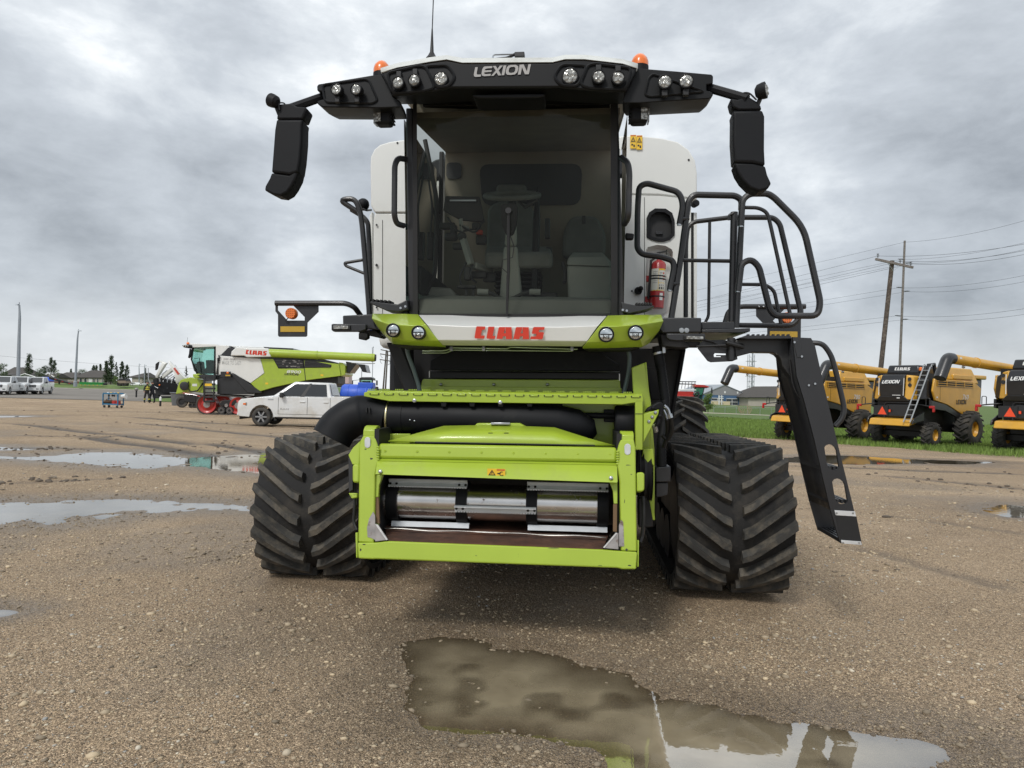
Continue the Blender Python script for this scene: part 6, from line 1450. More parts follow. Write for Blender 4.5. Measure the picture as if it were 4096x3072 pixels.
# cab
cb = bpy.data.objects.new('cab', None); col.objects.link(cb); cb.parent = h8
e8('roof', WHITE, [(62, 186), (85, 172), (140, 163), (372, 172), (372, 190), (140, 200)], .5, 2.0, cb)
e8('lamp_bar', BLK, [(62, 178), (140, 176), (142, 204), (120, 206), (75, 198)], .3, 2.4, cb)
for k in range(3): MB().ball(F8.P(*z7([(78+k*18, 186)])[0], .28), .055).build('lamp', LENS, cb)
GL8 = glass('teal_cab_glass', (.74, .90, .87), 1.5)
gp = [(160, 200), (350, 192), (348, 440), (200, 432), (168, 405), (142, 310)]
MB().prism(F8.L(z7(gp), .62), (0, .01, 0)).build('side_glass', GL8, cb); MB().prism(F8.L(z7(gp), 2.35), (0, .01, 0)).build('side_glass', GL8, cb)
q0 = F8.L(z7([(160, 200), (142, 310), (168, 405), (200, 432)]), .62); q1 = [p+V(0, 1.73, 0) for p in q0]; MB().grid([q0, q1]).build('windscreen', GL8, cb, smooth=60)
e8('pillar', BLK, [(345, 185), (362, 185), (358, 450), (340, 450)], .58, .1, cb); e8('pillar', BLK, [(345, 185), (362, 185), (358, 450), (340, 450)], 2.3, .1, cb)
for q in ([(152, 190), (168, 190), (150, 310), (138, 308)], [(138, 305), (150, 310), (210, 438), (190, 438)]): e8('pillar', BLK, q, .60, .05, cb, 0); e8('pillar', BLK, q, 2.34, .05, cb, 0)
e8('seat', CABD, [(270, 310), (330, 310), (335, 430), (255, 430), (255, 390), (275, 380)], 1.2, .6, cb, .04)
e8('console', CABD, [(190, 330), (215, 320), (230, 430), (205, 430)], 1.0, .8, cb, .02)
e8('mirror', BLK, [(126, 208), (150, 215), (148, 250), (130, 295), (112, 290), (122, 250)], .1, .12, cb, .03)
MB().tube(F8.L(z7([(170, 300), (215, 290), (230, 420)]), .55), .02, 6).build('handrail', BLK, cb)
MB().lathe(F8.P(*z7([(115, 170)])[0], .5), (0, 0, 1), [(0, .085), (.08, .085), (.13, .03)], 14).build('beacon', ORANGE, cb, smooth=50)
MB().tube([F8.P(*z7([(108, 165)])[0], 1), F8.P(*z7([(110, 110)])[0], 1)], .008, 5).build('antenna', DARK, cb)
e8('cab_base', LIME, [(155, 435), (215, 430), (225, 460), (190, 475), (160, 462)], .4, 2.2, None, .04)
e8('cab_skirt', DGREY, [(185, 440), (360, 440), (362, 482), (250, 482)], .4, 2.2)
MB().tube(F8.L(z7([(388, 340), (388, 265), (400, 290)]), -.05), .03, 6).build('handrail', DGREY, h8)
for k in range(2): MB().tube(F8.L(z7([(378+k*14, 300), (376+k*14, 450)]), .02), .025, 6).build('handrail', DGREY, h8)
MB().prism(F8.L(z7([(372, 290), (392, 290), (392, 318), (372, 318)]), -.1), (0, .2, 0)).build('mirror', BLK, h8, bevel=.02)
mk = e8('marker_board', DGREY, [(402, 412), (494, 412), (494, 460), (402, 460)], -.15, .02, None, .005); MB().ball(F8.P(*z7([(465, 422)])[0], -.16), .07, sz=(1, .3, 1)).build('indicator', ORANGE, mk)
e8('reflector', YEL, [(446, 440), (488, 440), (488, 452), (446, 452)], -.16, .008, mk, 0)
# lettering on the flank
def t8(txt, x, y, w, h, m, sh=.0): text_on('lettering', txt, w/2.212*42.3/FPX, h/2.212*42.3/FPX, F8.P(*z7([(x, y)])[0], -.004), (1, 0, -.02), (0, 0, 1), m, h8, .003, sh, .012)
t8('8900', 1052, 414, 124, 26, WDEC, .2)
logo_on('lettering', LOGO_L, 122/2.212*42.3/FPX, 21/2.212*42.3/FPX, F8.P(*z7([(1032, 436)])[0], -.004), (1, 0, -.02), (0, 0, 1), BDEC, h8, .003)
t8('500 000', 478, 303, 98, 17, GREYL, .2); t8('MADE TO LAST', 500, 335, 160, 34, pm('pale_lettering', (.46, .47, .46), .5))
for x, y in ((812, 518), (1300, 445)): e8('warning_decal', YDEC, [(x-12, y-8), (x+12, y-8), (x+12, y+8), (x-12, y+8)], -.006, .004, None, 0)
# ladder
ld8 = bpy.data.objects.new('ladder', None); col.objects.link(ld8); ld8.parent = h8
for q in ([(255, 455), (268, 455), (262, 680), (248, 680)], [(340, 455), (350, 455), (344, 680), (333, 680)]): e8('stringer', DGREY, q, -.35, .08, ld8, .01)
for k in range(6): yy = 478+k*38; e8('step', DGREY, [(256, yy), (346, yy), (346, yy+16), (256, yy+16)], -.33, .25, ld8, .01)
e8('warning_decal', YDEC, [(264, 518), (326, 518), (326, 540), (264, 540)], -.36, .005, ld8, 0)
# track
def track8(y0):
    t = bpy.data.objects.new('track', None); col.objects.link(t); t.parent = h8
    c1 = F8.P(*z7([(289, 707)])[0], 0); c2 = F8.P(*z7([(565, 707)])[0], 0); r1 = 88/2.212*42.3/FPX; r2 = r1*.95; c1.z = r1; c2.z = r2
    out = [(c1.x+math.cos(t_)*r1, c1.z+math.sin(t_)*r1) for t_ in np.linspace(math.pi/2, 1.5*math.pi, 18)]+[(c2.x+math.cos(t_)*r2, c2.z+math.sin(t_)*r2) for t_ in np.linspace(-math.pi/2, math.pi/2, 18)]
    ci = [((x-(c1.x+c2.x)/2)*.955+(c1.x+c2.x)/2, (z-r1)*.88+r1) for x, z in out]
    MB().loft([[V(x, y0, z), V(x, y0+.7, z), V(ci[i][0], y0+.7, ci[i][1]), V(ci[i][0], y0, ci[i][1])] for i, (x, z) in enumerate(out)], closed_path=True).build('belt', RUBB, t, smooth=50)
    for c, r in ((c1, r1), (c2, r2)):
        MB().lathe((c.x, y0+.05, c.z), (0, 1, 0), [(0, r*.30), (.06, r*.35), (.10, r*.60), (0, r*.82), (0, r*.88), (.6, r*.88), (.6, r*.3)], 32).build('drive_wheel', REDP, t, smooth=40)
        MB().lathe((c.x, y0+.02, c.z), (0, 1, 0), [(0, r*.2), (0, r*.33), (.1, r*.33)], 20).build('hub', WORN, t)
    for zx in (417, 490):
        c = F8.P(*z7([(zx, 757)])[0], 0); r = 33/2.212*42.3/FPX
        ro = MB().lathe((c.x, y0+.05, r+.05), (0, 1, 0), [(0, r*.2), (.04, r*.3), (0, r*.8), (0, r), (.5, r), (.5, .1)], 28).build('roller', DARK, t, smooth=40)
        for k in range(14):
            an = 2*math.pi*k/14; MB().bar((c.x+math.cos(an)*r*.35, y0+.035, r+.05+math.sin(an)*r*.35), (c.x+math.cos(an)*r*.85, y0+.035, r+.05+math.sin(an)*r*.85), .02, .02).build('spoke', WORN, ro)
    MB().prism([V(p.x, y0+.1, p.z) for p in F8.L(z7([(385, 712), (430, 665), (540, 660), (560, 700), (480, 720)]), 0)], (0, .4, 0)).build('bogie', DARK, t, bevel=.03)
    MB().lathe((F8.P(*z7([(460, 712)])[0], 0).x, y0+.06, F8.P(*z7([(460, 712)])[0], 0).z), (0, 1, 0), [(0, .10), (.06, .12)], 16).build('pivot', WORN, t)
track8(-.2); track8(2.5)
wheel_parts(h8, (F8.P(*z7([(1230, 700)])[0], .4).x, .5, .7), (0, 1, 0), .7, .5, REDP, .5, 18, 'rear_wheel')
# feeder of that machine
fd8 = bpy.data.objects.new('feeder_house', None); col.objects.link(fd8); fd8.parent = h8
e8('side', LIME, [(5, 612), (30, 520), (50, 485), (130, 462), (250, 488), (250, 602), (120, 585), (60, 600)], .9, 1.5, fd8, .03)
MB().lathe(F8.P(*z7([(85, 540)])[0], .88), (0, -1, 0), [(0, .26), (.08, .26), (.1, .2)], 24).build('pulley', DGREY, fd8, smooth=40)
e8('decal', WDEC, [(152, 520), (195, 520), (195, 542), (152, 542)], .888, .005, fd8, 0)
MB().tube(F8.L(z7([(120, 500), (112, 560), (140, 592), (200, 580), (250, 510)]), .8), .04, 8).build('hose', DARK, fd8)
MB().tube(F8.L(z7([(70, 600), (180, 620), (240, 640)]), .8), .035, 8).build('link', REDP, fd8)
MB().tube(F8.L(z7([(90, 610), (150, 615), (195, 625)]), .75), .025, 8).build('ram', STEEL, fd8)

# ------------------------------------------------------------------ folded maize header beyond it, workers, cart, small things
z6 = lambda L_: [(a/2.212, 1300+b/2.212) for a, b in L_]
gh = ground_hit(700, 1602); FH = Frame(gh, 0)
hd = empty('maize_header', gh, 0, label='folded maize header with white pointed snouts standing by the workers', cat='header')
def eh(name, m, pts, y, dep, bevel=.02, par=None): return MB().prism(FH.L(z6(pts), y), (0, dep, 0)).build(name, m, par or hd, bevel=bevel)
for q, y in (([(1392, 470), (1372, 462), (1440, 318), (1478, 335), (1470, 345)], .0), ([(1488, 322), (1500, 318), (1652, 475), (1560, 520), (1548, 440)], -.1), ([(1400, 475), (1545, 350), (1560, 380), (1440, 478)], .3), ([(1398, 312), (1412, 308), (1476, 345), (1420, 330)], .5)):
    p = FH.L(z6(q), y); cc = sum(p, Vector())/len(p); MB().loft([[cc+(v-cc)*.8+V(0, -.12, 0) for v in p], p, [v+V(0, .25, 0) for v in p]]).build('snout', WHITE, hd, bevel=.02, smooth=50)
logo_on('lettering', LOGO_C, .78, .24, FH.P(*z6([(1562, 408)])[0], -.25), (.62, 0, -.78), (.78, 0, .62), REDL, hd, .01)
eh('frame', DARK, [(1350, 480), (1400, 470), (1560, 500), (1640, 480), (1600, 620), (1380, 620)], .5, 1.6)
eh('frame', DARK, [(1375, 345), (1400, 325), (1385, 390), (1372, 400)], .5, .3)
eh('row_unit', BLK, [(1335, 530), (1400, 560), (1440, 600), (1560, 605), (1600, 590), (1560, 520), (1420, 500)], .1, .6)
rg = random.Random(9); 
for k in range(10):
    x = 1390+k*19; MB().bar(FH.P(*z6([(x, 480+rg.uniform(-30, 10))])[0], .2), FH.P(*z6([(x+rg.uniform(-25, 25), 560)])[0], .15), .06, .10).build('chain_housing', STEEL if k % 2 else DARK, hd)
for k in range(6): x = 1480+k*16; MB().bar(FH.P(*z6([(x, 400+k*12)])[0], .3), FH.P(*z6([(x-50, 440+k*10)])[0], .25), .05, .08).build('snapping_plate', STEEL, hd)
MB().tube(FH.L(z6([(1312, 380), (1312, 480), (1335, 525), (1400, 560)]), -.1), .04, 8).build('hose_bow', STEEL, hd)
MB().lathe(FH.P(*z6([(1412, 530)])[0], -.05), (0, -1, 0), [(0, .08), (.05, .07)], 12).build('lamp', ORANGE, hd)
eh('trailer_beam', DARK, [(1380, 630), (1640, 630), (1640, 650), (1380, 650)], .6, .3)
for x in (1385, 1600): c = FH.P(*z6([(x, 640)])[0], .9); wheel_parts(hd, (c.x, .9, .36), (0, 1, 0), .36, .25, DARK)
gt = ground_hit(700, 1630); ft = Frame(gt, 0)
tr_ = empty('trailer_dolly', gt, 0, label='low black dolly on small wheels under the lime machine front', cat='dolly')
MB().prism(ft.L(z6([(1620, 605), (1735, 615), (1730, 690), (1630, 680)]), 0), (0, 1.0, 0)).build('deck', DARK, tr_, bevel=.03)
for x, r in ((1608, .42), (1690, .2), (1722, .2)): c = ft.P(*z6([(x, 690)])[0], .1); wheel_parts(tr_, (c.x, .15, r), (0, 1, 0), r, .2, DARK)
gb = ground_hit(711, 1622); bn = empty('refuse_bin', gb, 0, label='grey plastic bin standing beside the black dolly', cat='bin')
MB().lathe((0, 0, 0), (0, 0, 1), [(0, .42), (.95, .55), (.96, .60), (1.02, .60), (1.02, .52), (.5, .48)], 20).build('tub', pm('bin_grey', (.12, .13, .14), .5), bn, smooth=40)
MB().lathe((0, 0, .93), (0, 0, 1), [(0, .58), (.05, .62), (.1, .58)], 20).build('bin_rim', _mc['bin_grey'], bn)
gc = ground_hit(641, 1625); cy = empty('gas_cylinder', gc, 0, label='slim white and black gas cylinder standing upright near the workers', cat='cylinder')
cy.scale = (.62, .62, .55); MB().lathe((0, 0, 0), (0, 0, 1), [(0, .12), (.75, .12)], 16).build('bottle', DARK, cy, smooth=40); MB().lathe((0, 0, .75), (0, 0, 1), [(0, .121), (.45, .12), (.55, .06), (.62, .03)], 16).build('shoulder', WDEC, cy, smooth=40)
MB().cbox((0, 0, 1.42), (.09, .06, .09)).build('valve', DARK, cy)
gm = ground_hit(545, 1590); mp = empty('marker_post', gm, 0, label='short dark post on the grass island left of the workers', cat='post')
MB().tube([(0, 0, 0), (0, 0, .8)], .09, 8).build('shaft', DARK, mp); MB().ball((0, 0, .9), .2, sz=(1, 1, .9)).build('head', WORN, mp)
def person(loc, rz, label, top, leg, skinm, hat=None, vest=False, arms=((-.30, -.05, 1.0), (.30, -.05, 1.0)), sc=1.0, stride=.12):
    rt = empty('person', loc, rz, label=label, cat='person', group='workers by the header')
    Vv = [(0, 0, .95), (0, .0, 1.18), (0, 0, 1.42), (0, 0, 1.52), (0, -.01, 1.66), (-.10, 0, .90), (-.12, stride, .50), (-.13, stride*1.2, .09), (-.13, stride*1.2-.14, .05), (.10, 0, .90), (.12, -stride, .50), (.13, -stride*.6, .09), (.13, -stride*.6-.14, .05), (-.19, 0, 1.40), (-.27, .03, 1.14), arms[0], (.19, 0, 1.40), (.27, .03, 1.14), arms[1]]
    Ee = [(0, 1), (1, 2), (2, 3), (3, 4), (0, 5), (5, 6), (6, 7), (7, 8), (0, 9), (9, 10), (10, 11), (11, 12), (2, 13), (13, 14), (14, 15), (2, 16), (16, 17), (17, 18)]
    rad = [(.17, .12), (.17, .12), (.17, .11), (.06, .06), (.095, .115), (.11, .11), (.085, .085), (.065, .065), (.05, .04), (.11, .11), (.085, .085), (.065, .065), (.05, .04), (.075, .075), (.06, .06), (.042, .042), (.075, .075), (.06, .06), (.042, .042)]
    me = bpy.data.meshes.new('body'); me.from_pydata([tuple(c*sc for c in v) for v in Vv], Ee, []); me.materials.append(top)
    o = bpy.data.objects.new('body', me); col.objects.link(o); o.parent = rt
    o.modifiers.new('skin', 'SKIN'); 
    for i, r in enumerate(rad): me.skin_vertices[0].data[i].radius = (r[0]*sc, r[1]*sc)
    me.skin_vertices[0].data[0].use_root = True
    o.modifiers.new('sub', 'SUBSURF').levels = 1; o.modifiers['sub'].render_levels = 1
    h = MB().ball((0, -.02*sc, 1.69*sc), .105*sc, 14, 10, (.86, 1, 1.18)).build('head', skinm, rt, smooth=80)
    MB().ball((0, -.125*sc, 1.675*sc), .018*sc, 6, 5).build('nose', skinm, h)
    MB().lathe((0, -.01*sc, 1.74*sc), (0, 0, 1), [(0, .108*sc), (.05*sc, .10*sc), (.085*sc, .03*sc)], 14).build('hat', hat, rt, smooth=60)
    MB().hull([V(-.08, -.1, 1.745)*sc, V(.08, -.1, 1.745)*sc, V(.06, -.19, 1.735)*sc, V(-.06, -.19, 1.735)*sc], [V(-.08, -.1, 1.757)*sc, V(.08, -.1, 1.757)*sc, V(.06, -.19, 1.747)*sc, V(-.06, -.19, 1.747)*sc]).build('peak', hat, rt)
    for k, s_ in ((15, -1), (18, 1)):
        c = Vector(Vv[k])*sc
        for f in range(4): MB().tube([c+V((f-1.5)*.022, 0, -.01)*sc, c+V((f-1.5)*.025, -.01, -.07)*sc, c+V((f-1.5)*.025, -.035, -.105)*sc], .011*sc, 5).build('finger', skinm, rt)
        MB().tube([c+V(-s_*.035, -.01, .0)*sc, c+V(-s_*.055, -.03, -.05)*sc], .012*sc, 5).build('thumb', skinm, rt)
    if vest:
        HV = pm('hi_vis', (.75, .70, .10), .5, var=.05)
        for z, r in ((1.12, .19), (1.25, .19)):
            MB().lathe((0, 0, z*sc), (0, 0, 1), [(0, r*sc), (.05*sc, r*sc)], 16).build('reflective_band', HV, rt)
        for s_ in (-1, 1):
            MB().lathe((s_*.125*sc, (-s_)*stride*.9*sc, .30*sc), (0, 0, 1), [(0, .088*sc), (.06*sc, .09*sc)], 12).build('reflective_band', HV, rt)
            MB().bar((s_*.09*sc, -.125*sc, 1.25*sc), (s_*.08*sc, -.115*sc, 1.46*sc), .05, .02).build('reflective_band', HV, rt)
    return rt
NAVY = pm('navy_cloth', (.012, .014, .022), .9, var=.2, bump=.2, bscale=20); COV = pm('charcoal_cloth', (.025, .026, .028), .9, var=.2, bump=.2, bscale=20); SKIN_ = pm('skin', (.42, .25, .18), .6, var=.05)
p = ground_hit(587, 1612); person(p, R(60), 'worker in dark coveralls with yellow reflective bands and a black cap', COV, COV, SKIN_, DARK, True)
p = ground_hit(608, 1612); person(p, R(-100), 'worker in plain navy clothing standing behind the banded one', NAVY, NAVY, SKIN_, NAVY, False, ((-.26, -.22, 1.12), (.30, -.18, 1.15)))
# blue cart
gk = ground_hit(452, 1631); CB = pm('cart_blue', (.025, .15, .28), .45, var=.08)
ct = empty('tool_cart', gk, R(-8), label='blue steel tool cart standing alone on the gravel yard', cat='cart')
W_, D_, H_ = 1.10, .55, .80
for sx in (-1, 1):
    for sy in (-1, 1):
        MB().cbox((sx*W_/2, sy*D_/2, .16+H_/2), (.06, .06, H_)).build('post', CB, ct)
        wheel_parts(ct, (sx*(W_/2-.08), sy*(D_/2-.05), .085), (0, 1, 0), .085, .06, DARK, .5, 0, 'castor')
        wheel_parts(ct, (sx*(W_/2-.35), sy*(D_/2-.1), H_+.02), (0, 1, 0), .07, .05, DARK, .5, 0, 'castor')
for z in (.20, H_+.12):
    MB().box((-W_/2, -D_/2, z), (W_/2, D_/2, z+.04)).build('shelf', CB, ct, bevel=.01)
    for sy in (-1, 1): MB().box((-W_/2, sy*D_/2-.02, z), (W_/2, sy*D_/2+.02, z+.09)).build('edge', CB, ct)
bk_ = empty('bucket', gk+V(W_/2+.18, -.1, .78), 0, label='white plastic bucket hung on the right end of the blue cart', cat='bucket')
MB().lathe((-.12, 0, 0), (1, 0, .1), [(0, .12), (.28, .17), (.29, .185), (.31, .185)], 20).build('pail', WDEC, bk_, smooth=40); MB().tube([(.1, -.18, 0), (.2, 0, .2), (.1, .18, 0)], .01, 6).build('bail', STEEL, bk_)
bg = empty('canvas_bag', gk+V(-.28, 0, .24), 0, label='slumped brown bag on the lower shelf of the blue cart', cat='bag')
b = MB(); rings = []
for i in range(8):
    t = i/7; rings.append([V((-.34+.68*t), math.cos(a_)*.24*(.45+math.sin(math.pi*t)*.6), .02+(.16+.16*math.sin(math.pi*t)*(.8+.3*math.sin(t*9)))*(.5+.5*math.sin(a_))) for a_ in np.linspace(0, 2*math.pi, 11)[:-1]])
b.loft(rings).build('sack', pm('brown_canvas', (.075, .040, .022), .9, var=.3), bg, smooth=60); MB().tube([(-.2, 0, .3), (0, .02, .42), (.15, 0, .32)], .02, 6).build('strap', _mc['brown_canvas'], bg)
for k, (x, lb) in enumerate(((.16, 'red box on the lower shelf of the blue cart, beside the brown bag'), (.40, 'red box at the right end of the lower shelf of the blue cart'))):
    rb = empty('tool_box', gk+V(x, -.12, .24), 0, label=lb, cat='box', group='red boxes on the cart')
    MB().box((-.10, -.15, 0), (.10, .15, .24)).build('case', REDP, rb, bevel=.01); MB().box((-.04, -.16, .24), (.04, .16, .27)).build('lid', REDP, rb, bevel=.01)
cl_ = empty('cloth_pile', gk+V(.0, 0, H_+.16), 0, label='crumpled pale rags and tools along the top of the blue cart', cat='rags')
for k in range(6): MB().ball((-.42+k*.16+rg.uniform(-.05, .05), rg.uniform(-.15, .15), .04), .09, 8, 6, (1, .8, .5)).build('rag', (WDEC, CB, YDEC)[k % 3], cl_, smooth=30)
# ================================================================== ochre harvesters parked on the right
def yellow_combine(loc, heading, number, label):
    rt = empty('combine_harvester', loc, -heading, label=label, cat='harvester', group='ochre harvesters parked in a row')
    def part(name, m, mb, par=None, **k): return mb.build(name, m, par or rt, **k)
    rt.scale = (1.06, 1.06, 1.06)
    # rear hood
    hood = bpy.data.objects.new('rear_hood', None); col.objects.link(hood); hood.parent = rt
    part('centre_panel', BLKP, MB().hull([V(-.58, .05, 2.45), V(.58, .05, 2.45), V(.62, -.02, 3.05), V(-.62, -.02, 3.05)][::1], [V(-.58, .6, 2.45), V(.58, .6, 2.45), V(.5, .6, 3.45), V(-.5, .6, 3.45)]), hood, bevel=.03)
    part('centre_panel', BLKP, MB().hull([V(-.62, -.02, 3.05), V(.62, -.02, 3.05), V(.62, .5, 3.05), V(-.62, .5, 3.05)], [V(-.55, .18, 3.52), V(.55, .18, 3.52), V(.55, .6, 3.52), V(-.55, .6, 3.52)]), hood, bevel=.03)
    for s in (-1, 1):
        part('cheek', YELP, MB().hull([V(s*.60, .05, 2.30), V(s*.98, .22, 2.30), V(s*1.0, 1.0, 2.35), V(s*.60, .9, 2.3)], [V(s*.60, .20, 3.52), V(s*.90, .34, 3.45), V(s*.95, 1.0, 3.45), V(s*.60, .9, 3.52)]), hood, bevel=.05)
        part('edge_trim', WDEC, MB().bar((s*.605, -.03, 2.5), (s*.615, .0, 3.35), .03, .02), hood)
        for k in range(2): part('lamp', BLKP, MB().lathe((s*.80, .16+.04*k, 3.30-k*.28), (0, -1, 0), [(0, .09), (.02, .09)], 14), hood)
        part('side_flap', BLKP, MB().hull([V(s*1.0, .45, 2.3), V(s*1.35, .75, 2.35), V(s*1.35, 1.0, 2.35), V(s*1.0, .9, 2.3)], [V(s*1.0, .5, 3.4), V(s*1.3, .8, 3.3), V(s*1.3, 1.0, 3.3), V(s*1.0, .9, 3.4)]), hood, bevel=.04)
    part('lower_lip', BLKP, MB().hull([V(-.85, .12, 2.22), V(.85, .12, 2.22), V(.85, .7, 2.22), V(-.85, .7, 2.22)], [V(-.6, .03, 2.46), V(.6, .03, 2.46), V(.8, .7, 2.46), V(-.8, .7, 2.46)]), hood, bevel=.03)
    part('plate', WDEC, MB().box((.05, .0, 2.50), (.45, .035, 2.53)), hood)
    part('plate', WDEC, MB().box((.25, .05, 2.36), (.40, .07, 2.43)), hood)
    logo_on('lettering', LOGO_L, .86, .20, V(.0, -.03, 3.16), (1, 0, 0), (0, .42, .9), WDEC, hood, .02)
    # engine hood above
    eh_ = part('engine_hood', BLKP, MB().hull([V(-.82, 1.0, 3.62), V(.80, 1.0, 3.62), V(.80, 2.6, 3.62), V(-.82, 2.6, 3.62)], [V(-.75, 1.1, 4.03), V(.72, 1.1, 4.03), V(.72, 2.5, 4.03), V(-.75, 2.5, 4.03)]), bevel=.05)
    logo_on('lettering', LOGO_C, .78, .16, V(-.02, 1.04, 3.84), (1, 0, 0), (0, .2, 1), WDEC, eh_, .02)
    part('beacon', ORANGE, MB().lathe((.88, 1.0, 3.75), (0, 0, 1), [(0, .08), (.12, .08), (.17, .03)], 12))
    part('engine_block', DARK, MB().box((-1.2, .9, 2.3), (1.2, 5.8, 3.62)))
    part('air_duct', DGREY, MB().tube([V(1.0, 1.4, 3.5), V(1.0, 1.5, 4.05), V(1.05, 1.9, 4.1), V(1.05, 2.1, 3.6)], .09, 10))
    # sides
    for s in (-1, 1):
        sd_ = part('side_panel', YELP, MB().prism([V(s*1.50, .95, 2.75), V(s*1.50, 1.2, 2.30), V(s*1.50, 2.4, 2.10), V(s*1.50, 4.6, 1.40), V(s*1.50, 5.6, 1.55), V(s*1.50, 5.8, 3.0), V(s*1.50, 5.0, 3.32), V(s*1.50, 1.1, 3.36)], (-s*.10, 0, 0)), bevel=.03)
        part('lower_skirt', BLKP, MB().prism([V(s*1.46, .9, 2.3), V(s*1.46, 2.4, 2.14), V(s*1.46, 5.0, 1.30), V(s*1.46, 4.9, 1.1), V(s*1.46, 2.3, 1.8), V(s*1.46, .9, 1.9)], (-s*.12, 0, 0)), bevel=.02)
        gr = part('grille', DARK, MB().prism([V(s*1.505, 1.3, 3.0), V(s*1.505, 4.9, 3.0), V(s*1.505, 4.9, 3.26), V(s*1.505, 1.3, 3.30)], (s*.008, 0, 0)), sd_)
        for k in range(3): part('grille_bar', YELP, MB().bar((s*1.525, 1.3, 3.04+k*.11), (s*1.525, 4.9, 3.02+k*.10), .02, .03), gr)
        for k in range(5): part('grille_bar', YELP, MB().bar((s*1.525, 1.35+k*.88, 3.0), (s*1.525, 1.35+k*.88, 3.28), .03, .02), gr)
        part('panel_gap', DARK, MB().box((s*1.50-.006, 1.62, 2.3), (s*1.50+.006, 1.64, 3.0)), sd_, smooth=0)
        if s == 1:
            text_on('lettering', number, .62, .26, V(s*1.506, 4.15, 2.52), (0, s, 0), (0, 0, 1), WDEC, rt, .006, .2, .012)
            logo_on('lettering', LOGO_L, 1.05, .25, V(s*1.506, 3.72, 2.26), (0, s, 0), (0, 0, 1), BDEC, rt, .008)
        part('decal', WDEC, MB().box((s*1.50-.008, 1.3, 2.42), (s*1.50+.008, 1.42, 2.5)), sd_, smooth=0)
    part('grain_tank', YELP, MB().hull([V(-1.48, 2.6, 3.36), V(1.48, 2.6, 3.36), V(1.45, 5.7, 3.2), V(-1.45, 5.7, 3.2)], [V(-1.35, 2.7, 3.98), V(1.35, 2.7, 3.98), V(1.25, 5.3, 3.98), V(-1.25, 5.3, 3.98)]), bevel=.06)
    part('tank_step', YELP, MB().box((1.30, 2.9, 3.40), (1.50, 4.9, 3.62)), bevel=.03)
    # rear underside
    part('rear_body', DARK, MB().hull([V(-.85, .35, 1.1), V(.85, .35, 1.1), V(.95, 3, 1.0), V(-.95, 3, 1.0)], [V(-.85, .3, 2.3), V(.85, .3, 2.3), V(1.2, 3, 2.3), V(-1.2, 3, 2.3)]), bevel=.04)
    fp_ = part('tail_plate', BLKP, MB().box((-.35, .18, 1.45), (.85, .30, 2.10)), bevel=.06)
    part('bumper_tube', DGREY, MB().tube(fillet([V(-.4, .15, 1.4), V(-.4, .15, 2.15), V(.9, .15, 2.15), V(.9, .15, 1.4)], .15), .025, 8), fp_)
    tri = MB().prism([V(-.72, .12, 1.55), V(-.28, .12, 1.55), V(-.50, .12, 1.95)], (0, .01, 0)).build('hazard_triangle', ORR, rt)
    tb2 = part('triangle_board', DGREY, MB().box((-.95, .14, 1.5), (-.22, .16, 2.0)))
    part('tail_lamp', ORR, MB().box((-.16, .10, 1.68), (-.08, .14, 1.80)), fp_)
    part('chute_board', YELP, MB().hull([V(-1.0, -.25, 1.02), V(1.05, -.25, 1.02), V(1.0, .5, 1.15), V(-.95, .5, 1.15)], [V(-1.0, -.10, 1.35), V(1.05, -.10, 1.35), V(1.0, .5, 1.42), V(-.95, .5, 1.42)]), bevel=.06)
    for s in (-1, 1): part('chute_arm', BLKP, MB().hull([V(s*1.08, -.15, 1.15), V(s*1.15, -.15, 1.15), V(s*1.15, .9, 1.3), V(s*1.08, .9, 1.3)], [V(s*1.08, -.05, 1.38), V(s*1.15, -.05, 1.38), V(s*1.15, .9, 1.75), V(s*1.08, .9, 1.75)]), bevel=.02)
    for s in (-1, 1):
        a_ = part('lamp_arm', DGREY, MB().tube(fillet([V(s*.95, .5, 2.1), V(s*1.4, .35, 2.05), V(s*1.75, .3, 2.0)], .1), .03, 8))
        part('tail_lamp', REDLENS, MB().box((s*1.80-.12, .24, 1.92), (s*1.80+.12, .34, 2.04)), a_, bevel=.02); part('tail_lamp', REDLENS, MB().box((s*1.88-.05, .24, 1.74), (s*1.88+.05, .34, 1.92)), a_, bevel=.02)
        part('lamp_bow', DGREY, MB().tube(fillet([V(s*1.5, .33, 2.05), V(s*1.5, .33, 2.4), V(s*1.68, .33, 2.4), V(s*1.68, .33, 2.05)], .06), .018, 6), a_)
    # chassis and wheels
    part('chassis', DARK, MB().box((-.95, 1.2, .75), (.95, 6.6, 2.2)), bevel=.05)
    part('rear_axle', DARK, MB().bar((-1.2, 1.35, .62), (1.2, 1.35, .62), .25, .25))
    part('front_axle', DARK, MB().bar((-1.3, 4.3, .9), (1.3, 4.3, .9), .4, .4))
    for s in (-1, 1):
        wheel_parts(rt, (s*1.60, 4.3, .92), (1, 0, 0), .92, .74, YELP, .42, 18, 'drive_wheel')
        wheel_parts(rt, (s*1.25, 1.35, .62), (1, 0, 0), .62, .5, YELP, .45, 16, 'steer_wheel')
    # cab (front, mostly hidden)
    cb_ = part('cab', BLKP, MB().hull([V(-.8, 6.0, 2.0), V(.8, 6.0, 2.0), V(.8, 7.4, 2.0), V(-.8, 7.4, 2.0)], [V(-.75, 5.9, 3.5), V(.75, 5.9, 3.5), V(.75, 7.6, 3.5), V(-.75, 7.6, 3.5)]), bevel=.05)
    part('cab_roof', YELP, MB().box((-.9, 5.8, 3.5), (.9, 7.8, 3.72)), cb_, bevel=.06)
    # auger folded back along the left side
    a, e = V(-1.62, 5.2, 3.62), V(-1.62, -2.6, 3.92)
    au_ = part('auger_tube', YELP, MB().tube([a, e], .21, 20), smooth=60)
